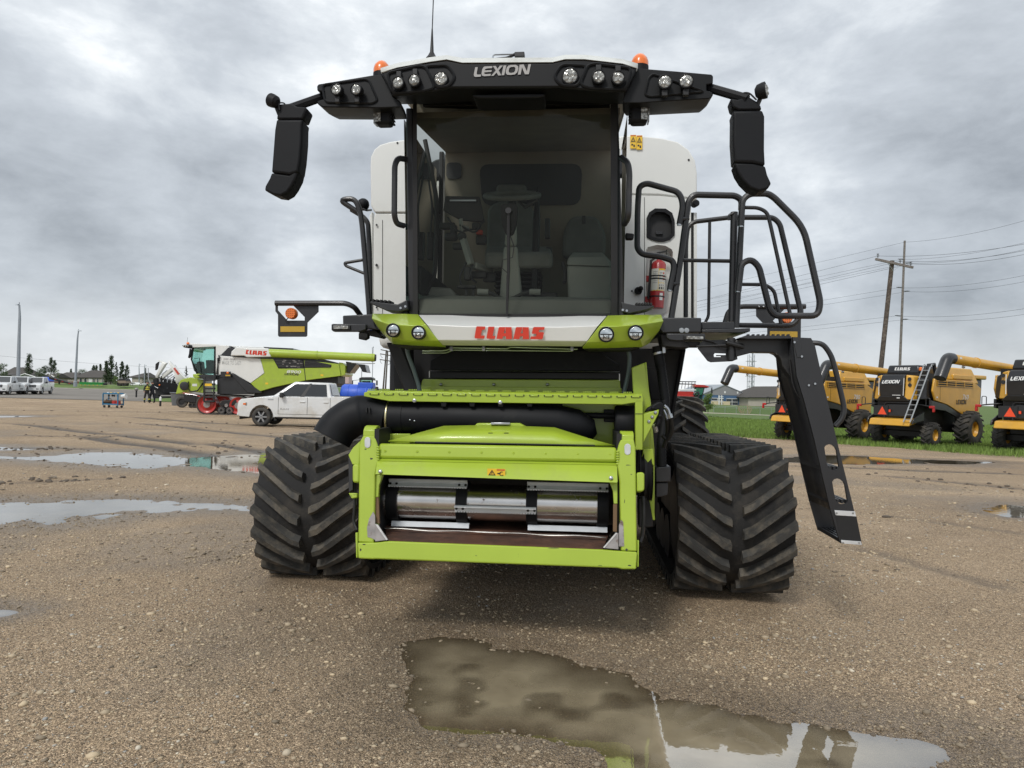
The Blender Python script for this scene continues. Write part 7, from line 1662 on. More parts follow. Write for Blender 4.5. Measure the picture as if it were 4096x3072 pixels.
    part('flange', YELP, MB().tube([a+(e-a)*.72, a+(e-a)*.73], .235, 20), au_, smooth=40); part('auger_lamp', STEEL, MB().ball(a+(e-a)*.86+V(0, 0, -.26), .07), au_); part('auger_reflector', WDEC, MB().box((e.x+.17, e.y+.35, e.z), (e.x+.215, e.y+.5, e.z+.07)), au_)
    pth = fillet([e+V(0, .1, 0), e+V(0, -.28, .01), e+V(-.05, -.75, -.85)], .3, 6)
    part('spout', BLKP, MB().tube(pth, .235, 20), au_, smooth=60)
    part('spout_mouth', DARK, MB().tube([pth[-1], pth[-1]+(pth[-1]-pth[-2]).normalized()*.02], .20, 16), au_)
    return rt
def yplace(px, d): p = at_ground(px, d); return p
HY = R(57)
pB = yplace(3560, 37.0); yellow_combine(pB, HY, '760', 'ochre harvester with 760 on its flank and an aluminium ladder leaning on its rear')
pA = yplace(3150, 42.0); yellow_combine(pA, HY, '780', 'ochre harvester with 780 on its flank, its rear half hidden behind the black access ladder')
pC = yplace(4085, 31.5); yellow_combine(pC, HY, '760', 'ochre harvester at the right edge of the picture, cut off by the frame')
# aluminium ladder leaning on the middle one
lr = empty('aluminium_ladder', pB, -HY+.0, label='long aluminium ladder leaning against the rear of the middle ochre harvester', cat='ladder')
ALU = pm('ladder_aluminium', (.42, .44, .45), .4, metal=.5, var=.06)
a0, a1 = V(1.02, -.35, 1.30), V(1.35, .85, 4.15)
for s in (-.2, .2): MB().bar(a0+V(s*.85, 0, 0), a1+V(s*.85, 0, 0), .03, .06, (1, 0, 0)).build('rail', ALU, lr)
for k in range(11): q = a0+(a1-a0)*((k+.5)/11.2); MB().bar(q+V(-.17, 0, 0), q+V(.17, 0, 0), .035, .03).build('rung', ALU, lr)
for s in (-.2, .2): MB().tube(fillet([a1+V(s, 0, 0), a1+V(s, .1, .15), a1+V(s, .25, .1)], .08), .022, 6).build('hook', ALU, lr)

# ================================================================== red harvester, bush, buildings, fence on the right
z87 = lambda L_: [(2700+a/4.424, 1480+b/4.424) for a, b in L_]
dR = 80.; gR = at_ground(2790, dR); FR = Frame(gR, R(-8)); kk = dR/FPX/4.424
rc = empty('combine_harvester', gR, R(-8), label='red harvester with dark glass cab half hidden behind the rear tyre', cat='harvester')
def er(name, m, pts, y, dep, bevel=.03, par=None): return MB().prism(FR.L(z87(pts), y), (0, dep, 0)).build(name, m, par or rc, bevel=bevel)
er('body', REDP, [(-150, 370), (330, 380), (345, 560), (-150, 560)], .4, 2.6); er('roof', REDP, [(340, 255), (520, 265), (615, 295), (600, 310), (350, 300)], .3, 2.2)
er('roof_edge', BLKP, [(340, 290), (600, 306), (560, 322), (345, 315)], .35, 2.1)
GR_ = glass('green_cab_glass', (.55, .75, .66), 1.5)
MB().prism(FR.L(z87([(345, 315), (520, 322), (455, 590), (385, 560), (340, 450)]), .6), (0, .02, 0)).build('cab_glass', GR_, rc); MB().prism(FR.L(z87([(345, 315), (520, 322), (455, 590), (385, 560), (340, 450)]), 2.2), (0, .02, 0)).build('cab_glass', GR_, rc)
er('pillar', BLKP, [(510, 320), (525, 320), (460, 600), (440, 600)], .55, .08); er('pillar', BLKP, [(340, 310), (352, 310), (352, 560), (340, 560)], .55, .08)
er('seat', BLKP, [(380, 440), (420, 430), (430, 560), (385, 560)], 1.2, .5)
MB().tube(FR.L(z87([(330, 450), (360, 400), (410, 395), (425, 450), (370, 530)]), .3), .14, 10).build('intake_hose', BLKP, rc, smooth=60)
er('tank_sill', WDEC, [(-150, 335), (375, 345), (375, 365), (-150, 360)], .3, .2)
for k in range(8): MB().bar(FR.P(*z87([(-60+k*58, 330)])[0], .5), FR.P(*z87([(-30+k*55, 205)])[0], .5), .06, .06).build('reel_bar', BLKP, rc)
er('reel_beam', BLKP, [(-100, 195), (375, 200), (375, 215), (-100, 212)], .4, .15); er('reel_beam', BLKP, [(60, 235), (370, 245), (370, 330), (345, 330), (345, 260), (60, 255)], .6, .15)
er('lower_body', REDP, [(-150, 440), (340, 450), (350, 560), (100, 545), (-150, 490)], .2, .3); er('front_corner', REDP, [(425, 620), (490, 620), (485, 665), (440, 680)], .5, 1.6)
er('mirror', BLKP, [(640, 320), (662, 320), (668, 400), (655, 425), (640, 390)], .0, .15); MB().tube(FR.L(z87([(600, 295), (655, 302), (655, 325)]), .1), .03, 6).build('mirror_arm', BLKP, rc)
c = FR.P(*z87([(300, 800)])[0], .3); wheel_parts(rc, (c.x, .7, .9), (0, 1, 0), .9, .7, REDP, .45, 16); wheel_parts(rc, (c.x, 2.6, .9), (0, 1, 0), .9, .7, REDP, .45, 16)

def leaf_mat(name, c):
    m = bpy.data.materials.new(name); m.use_nodes = True; N = m.node_tree.nodes; L = m.node_tree.links; b = N['Principled BSDF']
    g = N.new('ShaderNodeNewGeometry'); cr = N.new('ShaderNodeValToRGB'); L.new(g.outputs['Random Per Island'], cr.inputs[0])
    cr.color_ramp.elements[0].color = tuple(x*.65 for x in c)+(1,); cr.color_ramp.elements[1].color = tuple(x*1.35 for x in c)+(1,)
    L.new(cr.outputs[0], b.inputs['Base Color']); b.inputs['Roughness'].default_value = .7; return m
LEAF = [leaf_mat('leaf_dark', (.035, .060, .022)), leaf_mat('leaf_mid', (.055, .095, .026)), leaf_mat('leaf_light', (.10, .16, .035)), leaf_mat('leaf_spruce', (.028, .048, .026))]
BARK = pm('bark', (.09, .07, .055), .9, var=.3)
def tree(loc, h, w, kind, label, cat='tree', lm=0, n=900, group='trees beyond the yard', seed=0):
    rng = np.random.default_rng(seed+int(abs(loc[0])*7+h*13)); rt = empty(cat if cat == 'bush' else kind+'_tree', loc, rng.uniform(0, 6), label=label, cat=cat, group=group)
    b = MB(); b.tube([V(0, 0, -.3), V(.02*h, 0, h*.45), V(0, .01*h, h*.9)], [h*.022, h*.015, h*.004], 7)
    for k in range(7):
        a = rng.uniform(0, 6.28); z = h*rng.uniform(.2, .75); r = w*.45*(1-z/h*.6); b.tube([V(0, 0, z), V(math.cos(a)*r*.5, math.sin(a)*r*.5, z+h*.06), V(math.cos(a)*r, math.sin(a)*r, z+h*.10)], [h*.008, h*.005, h*.002], 5)
    b.build('trunk', BARK, rt)
    nc = 26 if kind != 'spruce' else 40
    C = []
    for k in range(nc):
        t = (k+.5)/nc; a = rng.uniform(0, 6.28)
        if kind == 'poplar': z = h*(.12+.86*t); r = w/2*math.sin(math.pi*min(1, .15+.85*t)**.8)*rng.uniform(.35, .85); s = w*.30
        elif kind == 'spruce': z = h*(.06+.92*t); r = w/2*(1-t)*rng.uniform(.5, 1.0); s = w*(.20*(1-t)+.05)
        else: z = h*(.15+.75*t); r = w/2*math.sqrt(max(0, 1-((t-.45)/.6)**2))*rng.uniform(.3, .8); s = w*.22
        C.append((math.cos(a)*r, math.sin(a)*r, z, s*rng.uniform(.6, 1.25)))
    ls = max(.10, h*.020)*(1.0 if kind != 'spruce' else .8)
    i = rng.integers(0, nc, n); Ca = np.array(C)[i]; d = rng.normal(0, 1, (n, 3)); d /= np.linalg.norm(d, axis=1)[:, None]; d *= Ca[:, 3:4]*rng.uniform(.25, 1.05, (n, 1)); d[:, 2] *= (1.3 if kind == 'poplar' else .8)
    P0 = Ca[:, :3]+d; u = rng.normal(0, 1, (n, 3)); u /= np.linalg.norm(u, axis=1)[:, None]; v = np.cross(u, rng.normal(0, 1, (n, 3))); v /= np.linalg.norm(v, axis=1)[:, None]
    sz = ls*rng.uniform(.6, 1.6, (n, 1)); A = P0-u*sz; B_ = P0+v*sz*.6; C_ = P0+u*sz; D = P0-v*sz*.6
    co = np.stack([A, B_, C_, D], 1).reshape(-1, 3); me = bpy.data.meshes.new('crown'); me.from_pydata(co.tolist(), [], np.arange(n*4).reshape(n, 4).tolist()); me.materials.append(LEAF[lm])
    o = bpy.data.objects.new('crown', me); col.objects.link(o); o.parent = rt
    return rt
def tree_px(px, pyb, pyt, wpx, d, kind, label, lm, n=900, cat='tree', group='trees beyond the yard', seed=0):
    p = at(px, pyb, d); h = at(px, pyt, d).z-p.z; w = wpx*d/FPX; return tree(p, h, w, kind, label, cat, lm, n, group, seed)
tree_px(2832, 1648, 1570, 52, 120, 'round', 'light green leafy bush between the red harvester and the blue building', 2, 1600, 'bush', None)
# blue building
dB = 340.; gB = at(2920, 1622, dB)
def bld(name, loc, yaw, label): return empty(name, loc, yaw, label=label, cat='building')
FB = Frame((gB.x, gB.y, gB.z), R(6)); bb = bld('metal_building', FB.o, FB.yaw, 'long blue and grey metal building with a gabled front beyond the fence')
SID = pm('blue_siding', (.065, .13, .24), .5, var=.04, scale=.5); GSI = pm('grey_siding', (.24, .24, .25), .5, var=.04, scale=.5); GROOF = pm('grey_roof', (.30, .33, .36), .45, var=.04, scale=.3); ROOFB2 = pm('brown_shingle', (.075, .068, .062), .8, var=.15, scale=1.5); TANW = pm('tan_wall', (.42, .38, .33), .7, var=.05, scale=.5)
def eb_(name, m, pts, y, dep, par, F_, bevel=.0): return MB().prism(F_.L(z87(pts), y), (0, dep, 0)).build(name, m, par, bevel=bevel)
eb_('wall', SID, [(470, 435), (1300, 455), (1300, 640), (470, 640)], 0, 40, bb, FB); eb_('gable', GSI, [(470, 435), (885, 262), (1300, 440), (1300, 456), (470, 436)], -.15, 40, bb, FB)
rp = FB.L(z87([(880, 255), (1306, 438), (1306, 448), (885, 268), (465, 442), (465, 430)]), -.5); MB().prism(rp, (0, 41, 0)).build('roof', GROOF, bb)
for q in ([(872, 375), (898, 375), (898, 412), (872, 412)], [(1097, 382), (1123, 382), (1123, 418), (1097, 418)]): eb_('gable_vent', WDEC, q, -.25, .1, bb, FB)
FG = pm('far_glass', (.06, .07, .08), .1, var=.2)
for q, n in (([(645, 497), (858, 503), (858, 548), (645, 545)], 2), ([(908, 506), (1112, 512), (1112, 625), (908, 625)], 2)):
    w_ = eb_('window', FG, q, -.1, .06, bb, FB); p = FB.L(z87(q), -.14); lp = MB()
    lp.tube(p, .14, 4, True); lp.build('frame', WDEC, w_); m_ = [(p[0]+p[1])/2, (p[2]+p[3])/2]; MB().tube(m_, .12, 4).build('mullion', WDEC, w_)
    if n == 2 and q[0][0] > 900: MB().tube([p[0]*.5+p[3]*.5, p[1]*.5+p[2]*.5], .12, 4).build('mullion', WDEC, w_)
eb_('planter_wall', pm('cream_wall', (.62, .53, .36), .7), [(640, 552), (975, 556), (975, 628), (640, 626)], -1.5, .4, bb, FB)
sg = empty('twin_post_sign', FB.m @ FB.P(*z87([(805, 626)])[0], -2.5), FB.yaw, label='white twin post sign frame before the blue building', cat='sign')
OO = FB.P(*z87([(805, 626)])[0], -2.5)
for x in (782, 828): MB().prism([p-OO for p in FB.L(z87([(x-8, 448), (x+8, 448), (x+8, 626), (x-8, 626)]), -2.5)], (0, .5, 0)).build('post', WDEC, sg)
for yy in (465, 500, 560): MB().prism([p-OO for p in FB.L(z87([(768, yy), (858, yy+2), (858, yy+10), (768, yy+8)]), -2.4)], (0, .3, 0)).build('crossbar', WDEC, sg)
FT = Frame(at(3060, 1622, 330.), R(4)); tbd = bld('tan_warehouse', FT.o, FT.yaw, 'low tan warehouse with a dark hipped roof right of the blue building')
eb_('wall', TANW, [(1298, 485), (1760, 485), (1960, 490), (1960, 645), (1298, 640)], 0, 25, tbd, FT)
rf = [FT.P(*z87([q])[0], 0) for q in ((1285, 488), (1758, 486), (1975, 486))]
b = MB(); r0_, r1_ = FT.P(*z87([(1385, 296)])[0], 8), FT.P(*z87([(1850, 292)])[0], 8)
b.add([rf[0]+V(-1, -1, 0), rf[2]+V(2, -1, 0), r1_, r0_, rf[0]+V(-1, 26, 0), rf[2]+V(2, 26, 0)], [(0, 1, 2, 3), (4, 5, 2, 3), (0, 4, 3), (1, 5, 2)]); b.build('roof', ROOFB2, tbd, smooth=0, solid=.3)
eb_('fascia', DARK, [(1285, 482), (1760, 484), (1760, 492), (1285, 492)], -1.3, .2, tbd, FT)
# lattice tower of an elevator behind
tw = empty('elevator_tower', at(3002, 1560, 420), 0, label='slender steel elevator tower rising behind the tan warehouse roof', cat='tower')
hT = 22.
for sx in (-1, 1):
    for sy in (-1, 1): MB().bar((sx*1.5, sy*1.5, -6), (sx*1.5, sy*1.5, hT-1), .3, .3).build('leg', STEEL, tw)
for k in range(8):
    z = -4+k*3; MB().bar((-1.5, -1.5, z), (1.5, -1.5, z+3), .16, .16).build('brace', STEEL, tw); MB().bar((1.5, -1.5, z), (-1.5, -1.5, z+3), .16, .16).build('brace', STEEL, tw); MB().cbox((0, 0, z), (5.5 if k % 3 == 1 else 3.4, 3.4, .25)).build('platform', STEEL, tw)
MB().tube([V(.8, 0, -6), V(.8, 0, hT+1)], .5, 8).build('leg_casing', STEEL, tw); MB().lathe((.5, 0, hT), (0, 0, 1), [(0, 1.6), (1.5, 1.6), (2.2, .6)], 10).build('head_house', STEEL, tw)
# chain link fence
fn = empty('chain_link_fence', at(2880, 1655, 140), 0, label='chain link fence running along the grass in front of the blue building', cat='fence')
FO = fn.location.copy(); pts = [(2855, 1624, 1652), (2900, 1626, 1654), (2945, 1628, 1657), (2990, 1629, 1660), (3040, 1630, 1662), (3085, 1632, 1664), (3118, 1634, 1664)]
for px, t_, b_ in pts: MB().tube([at(px, b_, 140)-FO, at(px, t_, 140)-FO], .05, 6).build('post', STEEL, fn)
MB().tube([at(px, t_, 140)-FO for px, t_, b_ in pts], .04, 6).build('top_rail', STEEL, fn); MB().tube([at(px, t_+5, 140)-FO for px, t_, b_ in pts], .025, 6).build('mid_rail', STEEL, fn)
MESHM = glass('chain_mesh', (.80, .84, .80), 1.01)
MB().add([at(px, t_, 140)-FO for px, t_, b_ in pts]+[at(px, b_, 140)-FO for px, t_, b_ in pts[::-1]], [tuple(range(14))]).build('mesh', MESHM, fn)
ds = empty('dry_shrub', at(2985, 1654, 135), 0, label='bare dry shrub with pale stalks against the chain link fence', cat='shrub')
for k in range(22): rx = rg.uniform(-1.6, 1.4); MB().tube([V(rx*.6, 0, 0), V(rx, 0, rg.uniform(.5, 1.2)), V(rx+rg.uniform(-.5, .5), 0, rg.uniform(.9, 1.7))], .035, 4).build('stalk', pm('dry_stalk', (.35, .28, .19), .9), ds)
pth_ = [at(2760, 1650, 100), at(2900, 1655, 100), at(3120, 1664, 100)]
MB().grid([[p+V(0, -1.2, .02), p+V(0, 1.2, .06)] for p in pth_]).build('path', pm('pale_path', (.40, .35, .28), .9), None); tag(bpy.data.objects['path'], kind='structure')

# ================================================================== power poles and wires
WOOD = pm('weathered_wood', (.085, .068, .055), .9, var=.35, scale=6, bump=.3, bscale=20, dirt=(.22, .19, .16), dscale=3, dlo=.5, dhi=.7)
WOOD2 = pm('grey_wood', (.20, .18, .165), .9, var=.25, scale=6, dirt=(.10, .085, .07), dscale=4, dlo=.5, dhi=.65)
INS = pm('insulator', (.16, .17, .19), .3)
def pole(px_b, py_b, px_t, py_t, d, r0, r1, wood, name, label):
    a = at(px_b, py_b, d); e = at(px_t, py_t, d); base = a+(a-e).normalized()*3.0*(d/52)
    rt = empty(name, base, 0, label=label, cat='pole'); MB().tube([V(0, 0, 0), (a-base), (e-base)], [r0, r0*.95, r1], 12).build('shaft', wood, rt, smooth=60); return rt, base
z85 = lambda a, b: (3200+a/2.37, 800+b/2.37)
p1, o1 = pole(3523, 1475, 3569, 1043, 52, .18, .15, WOOD, 'utility_pole', 'dark leaning wooden power pole with a slanted crossarm')
arm = MB().bar(at(*z85(715, 560), 51.7)-o1, at(*z85(1072, 640), 51.7)-o1, .12, .16).build('crossarm', WOOD2, p1)
for a_, b_ in ((738, 548), (949, 598), (1050, 625)):
    q = at(*z85(a_, b_), 51.7)-o1; MB().lathe(q, (0, 0, 1), [(0, .03), (.1, .03), (.12, .10), (.16, .10), (.17, .03), (.24, .03), (.26, .09), (.30, .08)], 10).build('insulator', INS, arm)
for a_ in (830, 945): MB().bar(at(*z85(a_, 595 if a_ < 900 else 625), 51.6)-o1, at(*z85(884, 675), 51.7)-o1, .04, .02).build('brace', STEEL, p1)
p2, o2 = pole(3599, 1475, 3619, 963, 95, .18, .13, WOOD2, 'utility_pole', 'tall straight grey power pole with short insulators up its side')
W2 = []
for a_, b_, s in ((960, 562, -1), (1022, 597, 1), (945, 830, -1), (1010, 865, 1), (930, 1098, -1), (995, 1132, 1)):
    q = at(*z85(a_, b_), 94.6)-o2; MB().lathe(q+V(-.35*s, 0, 0), (s, 0, .05), [(0, .05), (.15, .09), (.30, .08), (.5, .09), (.65, .05), (.8, .03)], 8).build('insulator', INS, p2)
wires = []
def wire(a, e, sag, label, r=.014):
    w = empty('power_line', a, 0, label=label, cat='wire', group='overhead power lines')
    P = []
    for k in range(17): t = k/16; P.append((a+(e-a)*t)+V(0, 0, -sag*4*t*(1-t))-a)
    MB().tube(P, r, 5).build('strand', DARK, w); return w
hfx = lambda py: at(1548, py, 235)
ORD = ['topmost', 'second', 'third', 'fourth', 'fifth', 'sixth', 'lowest']
for k, ((a_, b_), (ea, eb2), hy) in enumerate((((990, 400), (2250, 160), 1402), ((950, 565), (2250, 375), 1418), ((1030, 600), (2250, 440), 1424), ((935, 832), (2250, 690), 1436), ((1020, 868), (2250, 750), 1442), ((920, 1098), (2250, 1010), 1452), ((1005, 1132), (2250, 1065), 1456))):
    c = at(*z85(a_, b_), 94.5); wire(hfx(hy), c, 1.2, ORD[k]+' power line on the left side of the tall grey pole, counted from above'); wire(c, at(*z85(ea, eb2), 74), .5, ORD[k]+' power line on the right side of the tall grey pole, counted from above')
for k, ((a_, b_), (ea, eb2), hy) in enumerate((((738, 530), (2250, 395), 1428), ((949, 580), (2250, 455), 1431), ((1050, 605), (2250, 490), 1434))):
    nm = ('left', 'middle', 'right')[k]; c = at(*z85(a_, b_), 51.7); wire(at(1600, hy, 200), c, 1.6, 'thin power line running left from the '+nm+' insulator of the slanted crossarm', .010); wire(c, at(*z85(ea, eb2), 42), .3, 'thin power line running right from the '+nm+' insulator of the slanted crossarm', .010)
# twin pole frame in the distance
hf = empty('twin_pole_pylon', at(1537, 1562, 240), 0, label='distant twin wooden pole pylon with crossarms left of the cab', cat='pylon'); ho = hf.location.copy()
z7p = lambda a, b: (700+a/2.212, 1300+b/2.212)
for a0_, b0_, a1_, b1_ in ((1838, 575, 1870, 222), (1860, 575, 1882, 230)): MB().tube([at(*z7p(a0_, b0_), 240)-ho+V(0, 0, -2), at(*z7p(a1_, b1_), 240)-ho], [.30, .22], 8).build('shaft', WOOD, hf)
for a0_, b0_, a1_, b1_ in ((1820, 218, 1915, 238), (1815, 255, 1915, 272), (1812, 305, 1905, 320)): MB().bar(at(*z7p(a0_, b0_), 239.5)-ho, at(*z7p(a1_, b1_), 239.5)-ho, .3, .3).build('crossarm', WOOD, hf)
for a0_, b0_ in ((1820, 258), (1912, 270), (1815, 308), (1900, 320)): MB().tube(fillet([at(*z7p(a0_, b0_), 239.5)-ho, at(*z7p(a0_+4, b0_+25), 239.5)-ho, at(*z7p(a0_+(18 if a0_ < 1850 else -18), b0_+32), 239.5)-ho], 1.0), .07, 5).build('insulator_string', INS, hf)
wire(at(-120, 1412, 200), at(1000, 1480, 260), 1, 'thin power line across the sky above the houses on the left', .025)
# light mast behind auger
for (px, pt, pb, lb) in ((1488, 1388, 1560, 'thin mast rising just behind the auger mouth of the lime harvester'), (1445, 1470, 1560, 'shorter thin mast left of the far tractor')):
    ms = empty('thin_mast', at(px, pb, 130), 0, label=lb, cat='mast'); hh = (pb-pt)*130/FPX
    MB().tube([V(0, 0, -1), V(0, 0, hh)], .07, 6).build('shaft', STEEL, ms); MB().ball((0, 0, hh), .12).build('cap', STEEL, ms)

# ================================================================== far tractor and lorry behind the pickup
dT = 118.; oT = at_ground(1464, dT); FTt = Frame(oT, 0); tz = lambda L_: [(700+a/2.212, 1300+b/2.212) for a, b in L_]
tt = empty('tractor', oT, 0, label='distant dark tractor seen from the front behind the blue tank', cat='tractor')
def et(name, m, pts, y, dep, bevel=.05, par=None): return MB().prism(FTt.L(tz(pts), y), (0, dep, 0)).build(name, m, par or tt, bevel=bevel)
et('roof', BLKP, [(1628, 470), (1650, 461), (1735, 461), (1752, 472), (1750, 488), (1630, 486)], -.3, 2.2)
et('windscreen', glass('tractor_glass', (.55, .75, .66), 1.5), [(1640, 486), (1742, 488), (1738, 522), (1645, 520)], 0, .03, 0)
for q in ([(1630, 484), (1642, 484), (1648, 535), (1632, 535)], [(1740, 486), (1752, 486), (1750, 540), (1736, 540)]): et('pillar', BLKP, q, -.05, .15, .01)
et('rear_wall', pm('tractor_seat', (.15, .22, .20), .8), [(1655, 495), (1730, 495), (1730, 540), (1655, 540)], 1.2, .1); et('bonnet', BLKP, [(1650, 520), (1730, 522), (1740, 640), (1640, 640)], -1.8, 1.8)
for x in (1650, 1730): MB().ball(FTt.P(*tz([(x, 530)])[0], -1.9), .14).build('lamp', LENS, tt)
for x, s in ((1568, 1), (1786, -1)):
    m_ = et('mirror', BLKP, [(x-7, 490), (x+7, 490), (x+7, 535), (x-7, 535)], -.3, .15, .02); MB().tube(FTt.L(tz([(x, 492), (x+s*70, 484)]), -.25), .04, 6).build('arm', BLKP, m_)
for x in (1600, 1780): c = FTt.P(*tz([(x, 560)])[0], .5); wheel_parts(tt, (c.x, .6, .95), (1, 0, 0), .95, .6, BLKP, .5, 16)
m2 = empty('tractor_mirror', at(1602, 1538, 110), 0, label='single far tractor mirror showing beside the black side frame', cat='mirror'); MB().cbox((0, 0, 0), (.35, .15, .85)).build('housing', BLKP, m2, bevel=.05); MB().tube([V(0, 0, .4), V(1.2, .1, .6)], .04, 6).build('arm', BLKP, m2)
oL = at_ground(1385, 95); FL_ = Frame(oL, 0); lo_ = empty('lorry', oL, 0, label='red topped lorry rear with dark gear showing behind the lime harvester', cat='lorry')
def el(name, m, pts, y, dep): return MB().prism(FL_.L(tz(pts), y), (0, dep, 0)).build(name, m, lo_, bevel=.03)
el('cab', pm('pale_pink', (.55, .42, .40), .5), [(1505, 445), (1538, 445), (1538, 520), (1505, 520)], 0, 2); el('roof', REDP, [(1500, 432), (1540, 432), (1540, 448), (1500, 448)], -.1, 2.2); el('frame', DARK, [(1420, 470), (1505, 455), (1540, 520), (1545, 552), (1420, 552)], .5, 1.5); el('tail_box', BLKP, [(1430, 530), (1600, 532), (1600, 552), (1430, 552)], .3, 1)
for x in (1510, 1530): MB().cbox(FL_.P(*tz([(x, 545)])[0], -.1), (.35, .1, .25)).build('tail_lamp', REDLENS, lo_)
c = FL_.P(*tz([(1470, 560)])[0], .6); wheel_parts(lo_, (c.x, .8, .5), (0, 1, 0), .5, .4, DARK)

# ================================================================== left: road, verge, street lamps, machinery, houses, trees
def sheet(name, X0, X1, Y0, Y1, nx, ny, dz, m, f=None):
    gx_ = np.linspace(X0, X1, nx); gy_ = np.linspace(Y0, Y1, ny); Xm, Ym = np.meshgrid(gx_, gy_); Zm = base_z(Xm, Ym)+dz
    if f is not None: Zm = Zm+f(Xm, Ym)
    o = field_mesh(name, Xm, Ym, Zm, m, {}); tag(o, kind='structure'); return o
ASPH = pm('worn_asphalt', (.20, .18, .155), .85, var=.12, scale=.35, dirt=(.13, .115, .095), dscale=.12, dlo=.45, dhi=.6, damt=.6)
sheet('road', -220, -14, 64, 132, 60, 30, .03, ASPH)
ke = MB(); kb = []
for k in range(40): x = -220+k*5.4; kb.append(V(x, 132, float(base_z(x, 132))))
ke.loft([[p+V(0, 0, -.1), p+V(0, .6, -.1), p+V(0, .6, .16), p+V(0, 0, .16)] for p in kb]).build('kerb', pm('kerb_concrete', (.42, .40, .36), .8), None); tag(bpy.data.objects['kerb'], kind='structure')
VERGE = pm('verge_grass', (.10, .155, .030), .9, var=.25, scale=.6, bump=.5, bscale=4)
sheet('grass_bank', -230, -8, 132.7, 175, 60, 14, .05, VERGE, lambda X, Y: .75*sm(132.7, 146, Y)*(1-.0*X)+(fbm(X*.3, Y*.3, 8, 2)-.5)*.15)
sheet('grass_island', -33, -15, 64.2, 70.5, 30, 8, .04, VERGE, lambda X, Y: .22*sm(64.2, 65.4, Y)*sm(70.5, 69, Y))
GALVP = pm('galvanised_pole', (.30, .33, .36), .5, metal=.3, var=.08)
def lamp_post(px_b, py_b, px_t, py_t, d, bend, label, r=.12):
    a = at(px_b, py_b, d); e = at(px_t, py_t, d); rt = empty('street_lamp', a, 0, label=label, cat='street lamp', group='street lamps along the road'); v = e-a
    P = fillet([V(0, 0, 0), V(v.x*.35, 0, v.z*.55), V(v.x*.75+bend*-.06, 0, v.z*.88), v], 2.5, 8); n = len(P)
    MB().tube(P, [r*(1-.5*i/n) for i in range(n)], 10).build('shaft', GALVP, rt, smooth=60); MB().lathe((0, 0, -.3), (0, 0, 1), [(0, r*1.6), (.9, r*1.6), (1.0, r)], 10).build('base', GALVP, rt)
    h = MB().hull([v+V(-.1, -.15, -.05), v+V(.5*bend, -.15, -.02), v+V(.5*bend, .15, -.02), v+V(-.1, .15, -.05)], [v+V(-.1, -.1, .12), v+V(.45*bend, -.1, .1), v+V(.45*bend, .1, .1), v+V(-.1, .1, .12)]).build('lamp_head', GALVP, rt); MB().tube([v, v+V(0, 0, .35)], .05, 6).build('photocell', GALVP, h)
lamp_post(72, 1545, 77, 1220, 90, -1, 'tall grey street lamp rising behind the parked white pickups', .22)
lamp_post(301, 1540, 314, 1324, 131, 1, 'grey curved street lamp beside the green header on the verge', .2)
lamp_post(556, 1542, 557, 1459, 190, 1, 'small far street lamp left of the folded maize header', .14)
lamp_post(577, 1542, 579, 1462, 195, 1, 'small far curved street lamp just left of the snouts', .14)
z86 = lambda L_: [(a/3.77, 1180+b/3.77) for a, b in L_]
# green header on the verge
def far_thing(name, px, py, d, label, cat, yaw=0): o = at(px, py, d); return Frame(o, yaw), empty(name, o, yaw, label=label, cat=cat)
GRN = pm('implement_green', (.02, .26, .05), .45, var=.08)
Fg, gg = far_thing('grain_header', 365, 1543, 140, 'long green grain header lying on the verge below the hip roofed house', 'header')
def ef(F_, par, name, m, pts, y, dep, bevel=0.0): return MB().prism(F_.L(z86(pts), y), (0, dep, 0)).build(name, m, par, bevel=bevel)
ef(Fg, gg, 'back_sheet', GRN, [(1195, 1318), (1560, 1328), (1568, 1355), (1195, 1350)], 0, .6); ef(Fg, gg, 'top_tube', GRN, [(1190, 1310), (1565, 1320), (1565, 1330), (1190, 1320)], -.1, .3); ef(Fg, gg, 'end_panel', DARK, [(1550, 1328), (1575, 1330), (1575, 1360), (1550, 1358)], -.1, 1.0)
for k in range(6): x = 1215+k*62; ef(Fg, gg, 'stand', YDEC, [(x, 1350), (x+10, 1350), (x+8, 1364), (x+2, 1364)], .0, .2)
Fc, cc_ = far_thing('belt_conveyor', 245, 1537, 142, 'black inclined belt conveyor resting on the verge left of the lamp', 'conveyor')
ef(Fc, cc_, 'boom', DARK, [(735, 1228), (760, 1238), (1090, 1335), (1085, 1348), (1040, 1345), (740, 1268)], 0, 1.0)
for k in range(6): x = 770+k*52; y_ = 1246+k*16; ef(Fc, cc_, 'roller', REDP if k % 2 else DGREY, [(x, y_), (x+26, y_+8), (x+26, y_+16), (x, y_+8)], -.1, .3)
ef(Fc, cc_, 'leg', DARK, [(880, 1290), (892, 1290), (892, 1345), (880, 1345)], .2, .3)
Ft, tl = far_thing('flat_trailer', 490, 1545, 138, 'brown sided trailer with a dark load parked on the verge', 'trailer')
ef(Ft, tl, 'box', pm('trailer_tan', (.26, .20, .15), .7), [(1765, 1292), (1890, 1292), (1905, 1330), (1790, 1330)], 0, 2); ef(Ft, tl, 'load', DARK, [(1770, 1272), (1880, 1262), (1900, 1294), (1765, 1294)], .1, 1.8); ef(Ft, tl, 'underframe', DARK, [(1780, 1330), (1890, 1330), (1880, 1372), (1790, 1372)], .3, 1.4)
for x in (1795, 1870): c = Ft.P(*z86([(x, 1365)])[0], .2); wheel_parts(tl, (c.x, .2, .45), (0, 1, 0), .45, .3, DARK)
